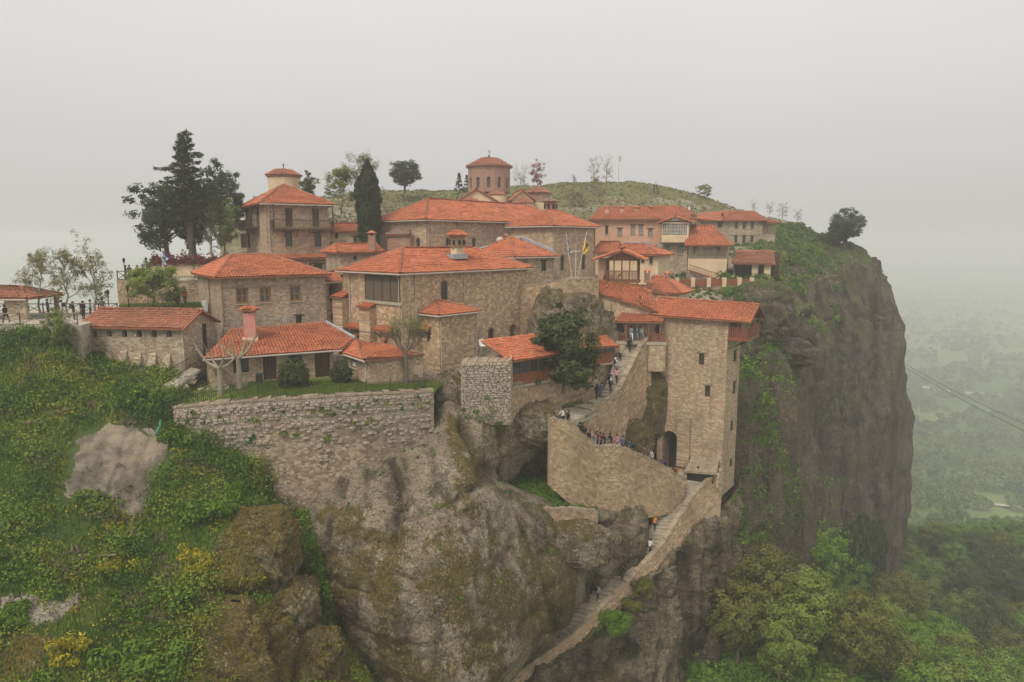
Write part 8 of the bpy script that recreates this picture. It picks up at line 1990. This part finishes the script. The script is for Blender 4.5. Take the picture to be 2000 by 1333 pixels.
# flags
FBLUE = mat_var('flag_blue', (0.06, 0.10, 0.28), (0.08, 0.13, 0.34), 2); FWHITE = mat_var('flag_white', (0.62, 0.62, 0.60), (0.72, 0.72, 0.70), 2); FYEL = mat_var('flag_yellow', (0.60, 0.40, 0.04), (0.68, 0.47, 0.06), 2)
def flag(root, top, down, w, h, mats, seed, dirx=1.0, canton=True):
    """limp hanging flag: nine bands, gathered folds"""
    m = MB(); nx, ny = 9, 9; top = np.array(top, float); r = np.random.default_rng(seed)
    def p(i, j):
        a = i / nx; x = dirx * w * a * (.45 + .3 * math.sin(j * .7 + seed)); return top + np.array([x + down[0] * j / ny * h, .16 * math.sin(a * 9 + j * .5), -h * j / ny - a * w * .75])
    for i in range(nx):
        for j in range(ny):
            mi = (j % 2) if len(mats) > 1 else 0
            if canton and len(mats) > 1 and i < 4 and j < 5: mi = 1 if (i in (1, 2) and j == 2) or (j in (1, 2, 3) and i == 1) else 0
            m.face([p(i, j + 1), p(i + 1, j + 1), p(i + 1, j), p(i, j)], m=mi)
    return m.build('flag', mats, root)
b = onz(320.5, 76.6, zU); fp = thing('flagpole', 'white flagpole with striped blue and white flag on the upper terrace', 'flagpole', b); zt = zat(487, 76.6)
m = MB(); m.bar(b, (b[0], b[1], zt), .05, 6); m.lathe((b[0], b[1], zt), [(.0, 0), (.07, .06), (.0, .14)], 6); m.build('pole', WHITE, fp); flag(fp, (b[0], b[1], zt - .15), (-.02, 0), 1.1, 1.25, [FBLUE, FWHITE], 2)
base = at(1119, 546, 76.3)
for (u, v, mats, l, sd, dx) in ((1105, 452, [FBLUE, FWHITE], 'leaning left pole with limp blue and white flag before the church front', 3, 1), (1146, 452, [FYEL], 'leaning right pole with limp yellow flag before the church front', 4, 1)):
    t_ = at(u, v, 76.8); s = thing('flagpole', l, 'flagpole', base + np.array([0 if u < 1120 else .45, 0, -.4])); bb = base + np.array([-.05 if u < 1120 else .4, 0, -.4])
    m = MB(); m.bar(bb, t_, .019, 6); m.build('pole', WHITE, s); q = bb + (t_ - bb) * .86; flag(s, q, ((bb - t_)[0] / (t_ - bb)[2] , 0), .62, 1.4, mats, sd, dx)
    if u > 1120: m = MB(); c = q + np.array([.18, -.14, -.9]); m.box(c, .16, .02, .26); m.box(c + np.array([0, 0, .16]), .3, .02, .07); m.build('emblem', SHADE, s)
cr_ = thing('cross', 'tall thin pale cross between the leaning flagpoles', 'cross', at(1124, 547, 76.2)); p = at(1124, 547, 76.2); m = MB(); h = zat(480, 76.2) - p[2]; m.bar(p, p + np.array([0, 0, h]), .022); m.bar(p + np.array([-.5, 0, h * .84]), p + np.array([.5, 0, h * .84]), .035); m.build('bars', WHITE, cr_)
p = at(1208, 358, 170); ms = thing('flagpole', 'thin pole standing on the hill crest in the mist', 'pole', p); m = MB(); h = zat(303, 170) - p[2]; m.bar(p - np.array([0, 0, 1]), p + np.array([0, 0, h]), .10, 6, .05); m.lathe((p[0], p[1], p[2] + h), [(0, 0), (.15, .15), (0, .3)], 6); m.build('pole', GUTTER, ms); m = MB(); m.box((p[0] + .3, p[1], p[2] + h - 1.5), .5, .03, 1.2); m.build('pennant', GUTTER, ms)
p = at(1280, 388, 160); ms = thing('lattice_mast', 'small lattice bell frame on the hillside above the guest wing', 'mast', p); m = MB(); h = zat(354, 160) - p[2]
for sx, sy in ((-1, -1), (1, -1), (1, 1), (-1, 1)): m.bar(p + np.array([sx * .6, sy * .6, 0]), p + np.array([sx * .25, sy * .25, h * .82]), .06)
for k in range(4):
    z = h * .2 * (k + .5); w = .6 - .09 * k
    for s in (-1, 1): m.bar(p + np.array([-w, s * w, z]), p + np.array([w, s * w, z + h * .12]), .035); m.bar(p + np.array([s * w, -w, z]), p + np.array([s * w, w, z + h * .12]), .035)
m.build('frame', IRON, ms); cross(ms, p + np.array([0, 0, h * .82]), h * .2); 
tb = thing('table', 'white covered table at the corner between half tower and gallery', 'table', at(950, 690, 66)); p = at(951, 676, 66.5); m = MB(); m.box((p[0], p[1], p[2]), 1.3, .7, .06); m.build('table_top', WHITE, tb)
for sx in (-.55, .55): m = MB(); m.box((p[0] + sx, p[1], p[2] - .75), .06, .5, .75); m.build('leg', GUTTER, tb)
m = MB(); m.box((p[0] - .55, p[1], p[2] + .08), .45, .06, .6, .2); m.build('sign_board', WHITE, tb)
rp = thing('pallet', 'broken grey timber pallet lying on the upper left slope', 'pallet', at(85, 830, 51)); p, nn = px_on(left_slope, 82, 828)
for k in range(6): m = MB(); m.box(p + np.array([-.9 + .34 * k, .1 * k, .25 + .05 * math.sin(k * 2)]), .26, 1.3, .05, .35); m.build('board', WOOD_OLD, rp)
for k in (-1, 1): m = MB(); m.bar(p + np.array([-1.1, .5 * k - .1, .2]), p + np.array([1.0, .5 * k + .5, .2]), .06); m.build('bearer', WOOD_OLD, rp)
p, nn = px_on(left_slope, 216, 1092); pk = thing('plank', 'loose brown plank lying above the leftmost large broom bush', 'plank', p); m = MB(); m.box(p + np.array([0, -.3, .35]), 1.1, .2, .06, .1); m.build('board', WOOD_OLD, pk)
# hoist cables from the cliff
for i, (v0, v1) in enumerate(((712, 822), (719, 838))):
    a, b = at(1769, v0, 142), at(2090, v1 + 45, 95); cb = thing('cable', ('upper' if i == 0 else 'lower') + ' of two hoist cables crossing the valley from the cliff', 'cable', a)
    m = MB(); m.tube([a + (b - a) * t - np.array([0, 0, 2.2 * t * (1 - t)]) for t in np.linspace(0, 1, 18)], .035, 5); m.build('wire', IRON, cb)

# ------------------------------------------------------------------ people
def body(pose, seed=0):
    r = np.random.default_rng(seed); V = []; E = []; Rr = []
    def j(x, y, z, rad, par):
        V.append((x, y, z)); Rr.append(rad)
        if par is not None: E.append((par, len(V) - 1))
        return len(V) - 1
    L, R_ = {'stand': ((0, 0), (0, 0)), 'walk': ((.22, .05), (-.24, .12)), 'climb': ((.26, .26), (-.12, .02)), 'sit': ((.42, .45), (.42, .45))}[pose]
    hz = .93 if pose != 'sit' else .50; lean = {'stand': 0, 'walk': .04, 'climb': .10, 'sit': .02}[pose]
    pel = j(0, 0, hz, (.155, .115), None); wst = j(0, lean * .35, hz + .16, (.14, .10), pel); ch = j(0, lean, hz + .40, (.185, .125), wst); nk = j(0, lean * 1.3, hz + .55, (.062, .062), ch); hd = j(0, lean * 1.5 + .015, hz + .66, (.085, .10), nk); tp = j(0, lean * 1.5, hz + .775, (.06, .07), hd)
    for s, (fy, fz) in ((-1, L), (1, R_)):
        hp = j(s * .09, .0, hz - .05, (.10, .10), pel)
        if pose == 'sit': kn = j(s * .11, .42, hz - .02, (.07, .07), hp); ft = j(s * .11, .44, .08, (.05, .05), kn)
        else: kn = j(s * .10, fy * .75 + .03, .50 + fz * .5, (.072, .072), hp); ft = j(s * .10, fy if fz < .2 else fy * .8, .09 + fz * .75, (.048, .052), kn)
        j(s * .11, V[ft][1] + .15, V[ft][2] - .045, (.045, .035), ft)
        sh = j(s * .20, lean, hz + .46, (.065, .065), ch); sw = (.16 if s > 0 else -.12) if pose in ('walk', 'climb') else .02
        el = j(s * .26, lean - .02 + sw * .5, hz + .20, (.048, .048), sh); fy2 = .22 if pose in ('climb', 'sit') else .06 + sw
        wr = j(s * .25, lean + fy2, hz + (.0 if pose != 'climb' else .10), (.036, .036), el); j(s * .245, lean + fy2 + .04, hz - .09 + (.0 if pose != 'climb' else .10), (.04, .028), wr)
    me = bpy.data.meshes.new('body'); me.from_pydata(V, E, []); o = bpy.data.objects.new('body_tmp', me); COL.objects.link(o)
    o.modifiers.new('skin', 'SKIN'); ss = o.modifiers.new('sub', 'SUBSURF'); ss.levels = 1; ss.render_levels = 1
    for k, rd in enumerate(Rr): d = me.skin_vertices[0].data[k]; d.radius = rd; d.use_root = (k == 0)
    dg = bpy.context.evaluated_depsgraph_get(); out = bpy.data.meshes.new_from_object(o.evaluated_get(dg)); bpy.data.objects.remove(o)
    out.name = 'body'; out.materials.clear()
    nv = len(out.polygons); c = np.zeros(nv * 3); out.polygons.foreach_get('center', c); c = c.reshape(-1, 3); idx = np.zeros(nv, np.int32)
    idx[c[:, 2] < hz - .02] = 1
    if pose == 'sit': idx[(c[:, 1] > .12) & (c[:, 2] < hz + .08) & (np.abs(c[:, 0]) < .19)] = 1
    idx[c[:, 2] < .10] = 3
    idx[c[:, 2] > hz + .545] = 2
    hand = (np.abs(c[:, 0]) > .205) & (c[:, 2] < hz + .015 + (.1 if pose == 'climb' else 0)) & (c[:, 2] > hz - .2); idx[hand] = 2
    out.polygons.foreach_set('material_index', idx); out.polygons.foreach_set('use_smooth', np.ones(nv, bool))
    for _ in range(4): out.materials.append(SKIN)
    m = MB(); y0 = lean * 1.5; m.lathe((0, y0 - .015, hz + .66), [(.095, -.06), (.115, .02), (.112, .08), (.08, .135), (.0, .155)], 8); hair = m.mesh('hair', SKIN)
    m = MB(); m.lathe((0, y0 - .04, hz + .66), [(.06, -.26), (.11, -.12), (.115, .02), (.11, .09), (.07, .14), (.0, .155)], 8); lhair = m.mesh('hair', SKIN)
    m = MB(); m.box((0, y0 * .6 - .20, hz + .14), .28, .17, .40); m.box((0, y0 * .6 - .30, hz + .17), .2, .06, .2); bag = m.mesh('backpack', SKIN)
    return out, hair, lhair, bag
SKIN = mat_var('skin', (0.42, 0.25, 0.17), (0.50, 0.31, 0.22), 3, .6)
BODY = {p: body(p) for p in ('stand', 'walk', 'climb', 'sit')}
CM = {}
def cloth(c):
    if c not in CM:
        rgb = {'black': (.018, .018, .02), 'navy': (.025, .032, .06), 'white': (.62, .61, .58), 'grey': (.2, .2, .2), 'lightgrey': (.4, .4, .39), 'denim': (.10, .14, .22), 'lightblue': (.28, .36, .45), 'pink': (.55, .24, .28), 'orange': (.62, .24, .02), 'red': (.42, .04, .04), 'olive': (.09, .09, .05), 'brown': (.11, .07, .045), 'teal': (.05, .11, .11), 'beige': (.42, .35, .26), 'purple': (.12, .06, .14), 'blond': (.36, .25, .12), 'dark': (.03, .022, .018), 'brownhair': (.09, .05, .03), 'rust': (.30, .10, .03)}[c]
        CM[c] = mat_var('cloth_' + c, tuple(x * .85 for x in rgb), tuple(min(1, x * 1.1) for x in rgb), 6, .9, .2, 20)
    return CM[c]
def person(label, p, head, pose, top, legs, hair='dark', bag=None, long=False, h=1.0, group=None):
    me, hm_, lh, bg = BODY[pose]; root = thing('person', label, 'person', p, group); root.rotation_euler = (0, 0, head); root.scale = (h, h, h)
    o = bpy.data.objects.new('body', me); COL.objects.link(o); o.parent = root
    for k, mt in enumerate((cloth(top), cloth(legs), SKIN, cloth('black'))): o.material_slots[k].link = 'OBJECT'; o.material_slots[k].material = mt
    q = bpy.data.objects.new('hair', lh if long else hm_); COL.objects.link(q); q.parent = root; q.material_slots[0].link = 'OBJECT'; q.material_slots[0].material = cloth(hair)
    if bag: q = bpy.data.objects.new('backpack', bg); COL.objects.link(q); q.parent = root; q.material_slots[0].link = 'OBJECT'; q.material_slots[0].material = cloth(bag)
    return root
def on_path(L, R, u, v=None, lat=None):
    best = None
    for w in ([lat] if lat is not None else (.25, .4, .55, .72)):
        P = L * (1 - w) + R * w; pu, pv = proj(P); e = (pu - u) ** 2 + (0 if v is None else (pv - v) ** 2); k = int(np.argmin(e))
        if best is None or e[k] < best[0]: best = (e[k], P[k], k)
    _, p, k = best; d = ((L + R) / 2)[min(k + 3, len(L) - 1)] - ((L + R) / 2)[max(k - 3, 0)]
    return p + np.array([0, 0, .10]), math.atan2(-d[0], d[1])
UP = 0.0; DN = math.pi
S1 = 'visitors climbing the upper stair flight'; S2 = 'visitors crowding the middle stairs'; S3 = 'visitors on the lower stair flight'; S4 = 'visitors on the left terraces'
def climb(Ls, u, v, label, top, legs, hair='dark', bag=None, long=False, pose='climb', turn=0, lat=None, grp=None, h=1.0):
    p, a = on_path(Ls[0], Ls[1], u, v, lat); person(label, p, a + turn, pose, top, legs, hair, bag, long, h, grp)
A1, A2, A3 = (L1, R1), (L2, R2), (L3, R3)
for args in [(1199, 730, 'climber with white cap, black backpack and grey trousers on the upper stairs', 'white', 'grey', 'white', 'black'),
             (1204, 752, 'climber in pink jacket on the upper stairs', 'pink', 'black', 'brownhair', None, True),
             (1212, 708, 'climber in beige coat alone on the higher part of the upper stairs', 'beige', 'black', 'blond', None, True),
             (1226, 690, 'climber in navy coat nearest below the porch', 'navy', 'black', 'dark', 'black'),
             (1190, 772, 'climber with white hood hanging over a black jacket on the upper stairs', 'black', 'navy', 'white', None),
             (1186, 757, 'climber in navy jacket just above the white hooded one', 'navy', 'black', 'dark', 'navy'),
             (1164, 783, 'visitor in long black coat at the foot of the upper stairs', 'black', 'black', 'dark', None, True),
             (1172, 778, 'visitor in blue denim at the foot of the upper stairs', 'denim', 'denim', 'dark', None)]:
    climb(A1, *args, grp=S1)
zpf = zat(666, 76)
for u, Y, l, t, lg, hr, bg in ((1233, 75.6, 'visitor in grey jacket and white trousers at the porch threshold', 'grey', 'white', 'dark', None), (1243, 76.3, 'visitor with white cap and jeans entering the porch', 'black', 'lightblue', 'white', 'lightblue'), (1254, 75.9, 'blond visitor in grey shawl entering the porch', 'lightgrey', 'grey', 'blond', None), (1226, 77.4, 'dark clad visitor in the shade of the porch', 'black', 'black', 'dark', None), (1284, 76.6, 'dark clad visitor leaning on the porch railing', 'black', 'black', 'dark', None)):
    person(l, np.array([xat(u, Y, zpf), Y, zpf]), 0, 'walk', t, lg, hr, bg, hr == 'blond', 1.0, S1)
for u, l, t, lg, hr, bg, lg_, lat in ((1099, 'dark haired visitor holding a white bag at the turn of the stairs', 'white', 'black', 'dark', None, True, .3), (1110, 'woman in long black dress at the turn of the stairs', 'black', 'black', 'dark', None, True, .3), (1124, 'visitor in olive jacket at the turn of the stairs', 'olive', 'olive', 'brownhair', None, False, .5), (1140, 'visitor in black coat with arms out above the olive one', 'black', 'black', 'dark', None, False, .85),
        (1132, 'dark visitor behind the curved wall, below the olive one', 'black', 'black', 'dark', 'brown', False, .35), (1141, 'dark visitor with backpack behind the curved wall', 'black', 'navy', 'dark', 'black', False, .2), (1150, 'brown haired visitor in navy top and jeans behind the curved wall', 'navy', 'denim', 'brownhair', None, True, .2), (1162, 'visitor in grey jacket and light jeans stooping behind the curved wall', 'grey', 'lightblue', 'brownhair', None, False, .15), (1167, 'tall visitor in brown jacket on the far side of the middle stairs', 'brown', 'black', 'brownhair', None, False, .75),
        (1181, 'visitor in navy jacket, left of the black and pink pair', 'navy', 'black', 'dark', None, False, .2), (1193, 'visitor in black jacket, left of the pink one', 'black', 'black', 'dark', None, False, .2), (1205, 'visitor in bright pink jacket behind the curved wall', 'pink', 'denim', 'brownhair', None, True, .2), (1229, 'visitor in teal jacket on the middle stairs', 'teal', 'black', 'dark', None, False, .3), (1237, 'visitor in black with backpack next to the teal one', 'black', 'black', 'dark', 'navy', False, .3),
        (1292, 'visitor in purple coat near the tower passage', 'purple', 'black', 'dark', None, True, .4), (1299, 'visitor in black coat near the tower passage', 'black', 'black', 'dark', None, False, .3), (1156, 'visitor in beige coat among the dark clad ones behind the curved wall', 'beige', 'black', 'blond', None, True, .5), (1175, 'visitor with red scarf like top behind the curved wall', 'red', 'black', 'dark', None, False, .5), (1216, 'visitor in denim jacket right of the pink one', 'denim', 'black', 'dark', None, False, .4), (1258, 'visitor in brown coat at the sloping end of the curved wall', 'brown', 'black', 'dark', None, False, .3), (1272, 'visitor in light grey top at the sloping end of the curved wall', 'lightgrey', 'black', 'brownhair', 'black', False, .3), (1321, 'visitor in rust brown jacket near the lower landing', 'rust', 'brown', 'brownhair', None, False, .4), (1333, 'visitor in dark clothes at the lower landing', 'black', 'black', 'dark', 'black', False, .6)):
    climb(A2, u, None, l, t, lg, hr, bg, lg_, 'climb' if u % 2 else 'stand', 0, lat, S2)
for x, y, l, t, lg, hr, d in ((1362, 71.4, 'visitor in white jacket and black trousers at the top of the lower stairs', 'white', 'black', 'brownhair', 0), (1365, 72.6, 'visitor with reddish hair by the slab canopy', 'purple', 'black', 'rust', 1), (1377, 71.9, 'visitor in pink jacket by the slab canopy', 'pink', 'black', 'dark', 1)):
    person(l, np.array([xat(x, y, zq), y, zq]), d, 'stand', t, lg, hr, None, True, 1.0, S3)
for args in [(1280, 1040, 'visitor in bright orange jacket on the lower stairs', 'orange', 'black', 'brownhair'), (1269, 1087, 'visitor in white jacket right behind the orange one', 'white', 'black', 'brownhair', None, True), (1213, 1118, 'visitor in dusty pink top on the lower stairs', 'beige', 'black', 'brownhair'), (1215, 1137, 'visitor in black with dark backpack below the dusty pink one', 'black', 'black', 'dark', 'navy'), (1168, 1176, 'lowest visitor on the stairs, grey top and black backpack', 'lightgrey', 'black', 'dark', 'black')]:
    climb(A3, *args, grp=S3)
for u, Y, l, t, lg, hr, bg, hd in ((13, 59.6, 'man in black coat walking on the terrace near the pavilion', 'black', 'navy', 'dark', None, 1.4), (123, 64.5, 'visitor in white coat with dark backpack on the left terrace', 'white', 'lightgrey', 'dark', 'navy', 1.6), (145, 63, 'visitor in black beside the middle spring tree', 'black', 'black', 'brownhair', 'brown', -1.2), (164, 63.4, 'visitor in black facing the one with the brown bag', 'black', 'black', 'dark', None, 1.4), (178, 65, 'visitor in grey coat under the right spring tree', 'grey', 'navy', 'dark', None, 2.0), (52, 63, 'visitor in brown jacket beside the pavilion wall', 'brown', 'black', 'dark', None, .5), (95, 65.5, 'visitor in denim between the left and middle spring trees', 'denim', 'black', 'brownhair', None, -.6), (202, 66.5, 'visitor in olive jacket leaning on the back terrace fence', 'olive', 'brown', 'dark', None, 0)):
    person(l, onz(u, Y, zT), hd, 'walk' if u in (13, 123) else 'stand', t, lg, hr, bg, False, 1.0, S4)
for u, Y, l, t, lg, hr, hd in ((247, 77, 'dark clad visitor at the left end of the viewing fence', 'black', 'denim', 'dark', 2), (254, 78, 'visitor in navy jacket second from left at the viewing fence', 'navy', 'black', 'dark', 3), (270, 76.6, 'visitor in red jacket at the viewing fence', 'red', 'black', 'dark', 3), (281, 77, 'visitor in dark blue right of the red jacket', 'navy', 'navy', 'brownhair', 1), (293, 77.5, 'visitor in pale grey top near the flagpole', 'lightgrey', 'denim', 'dark', 0), (309, 77.3, 'visitor in brown coat left of the flagpole', 'brown', 'black', 'dark', -1), (326, 78, 'visitor in dark coat right of the flagpole', 'black', 'black', 'dark', 2), (362, 72, 'visitor in orange red jacket near the stone house corner', 'red', 'navy', 'dark', 1)):
    person(l, onz(u, Y, zU if u != 362 else -6.6), hd, 'stand', t, lg, hr, None, False, 1.0, S4)
zg_ = zat(549, 80)
for u, Y, l, t in ((1190, 79.9, 'visitor in dark brown sitting at the left of the gazebo', 'brown'), (1217, 80.1, 'visitor in dark clothes sitting in the middle of the gazebo', 'black')):
    person(l, np.array([xat(u, Y, zg_), Y + 1.0, zg_ + .12]), 1.2, 'sit', t, 'black', 'dark', None, False, 1.05, 'visitors resting in the gazebo')
# ------------------------------------------------------------------ haze: one closed box of even air round everything
hb = MB()
hb.hexa([(-5000, -5000, -200), (5000, -5000, -200), (5000, 5000, -200), (-5000, 5000, -200)], [(-5000, -5000, 27), (5000, -5000, 27), (5000, 5000, 27), (-5000, 5000, 27)])
hm = bpy.data.materials.new('haze_air'); hm.use_nodes = True
hn = hm.node_tree.nodes
for n in list(hn):
    if n.type != 'OUTPUT_MATERIAL': hn.remove(n)
pv = hn.new('ShaderNodeVolumePrincipled')
pv.inputs['Color'].default_value = (0.82, 0.825, 0.835, 1)
pv.inputs['Density'].default_value = HAZE_DENSITY
pv.inputs['Anisotropy'].default_value = 0.2
hm.node_tree.links.new(pv.outputs[0], hn['Material Output'].inputs['Volume'])
haze = hb.build('haze', hm); haze['kind'] = 'stuff'
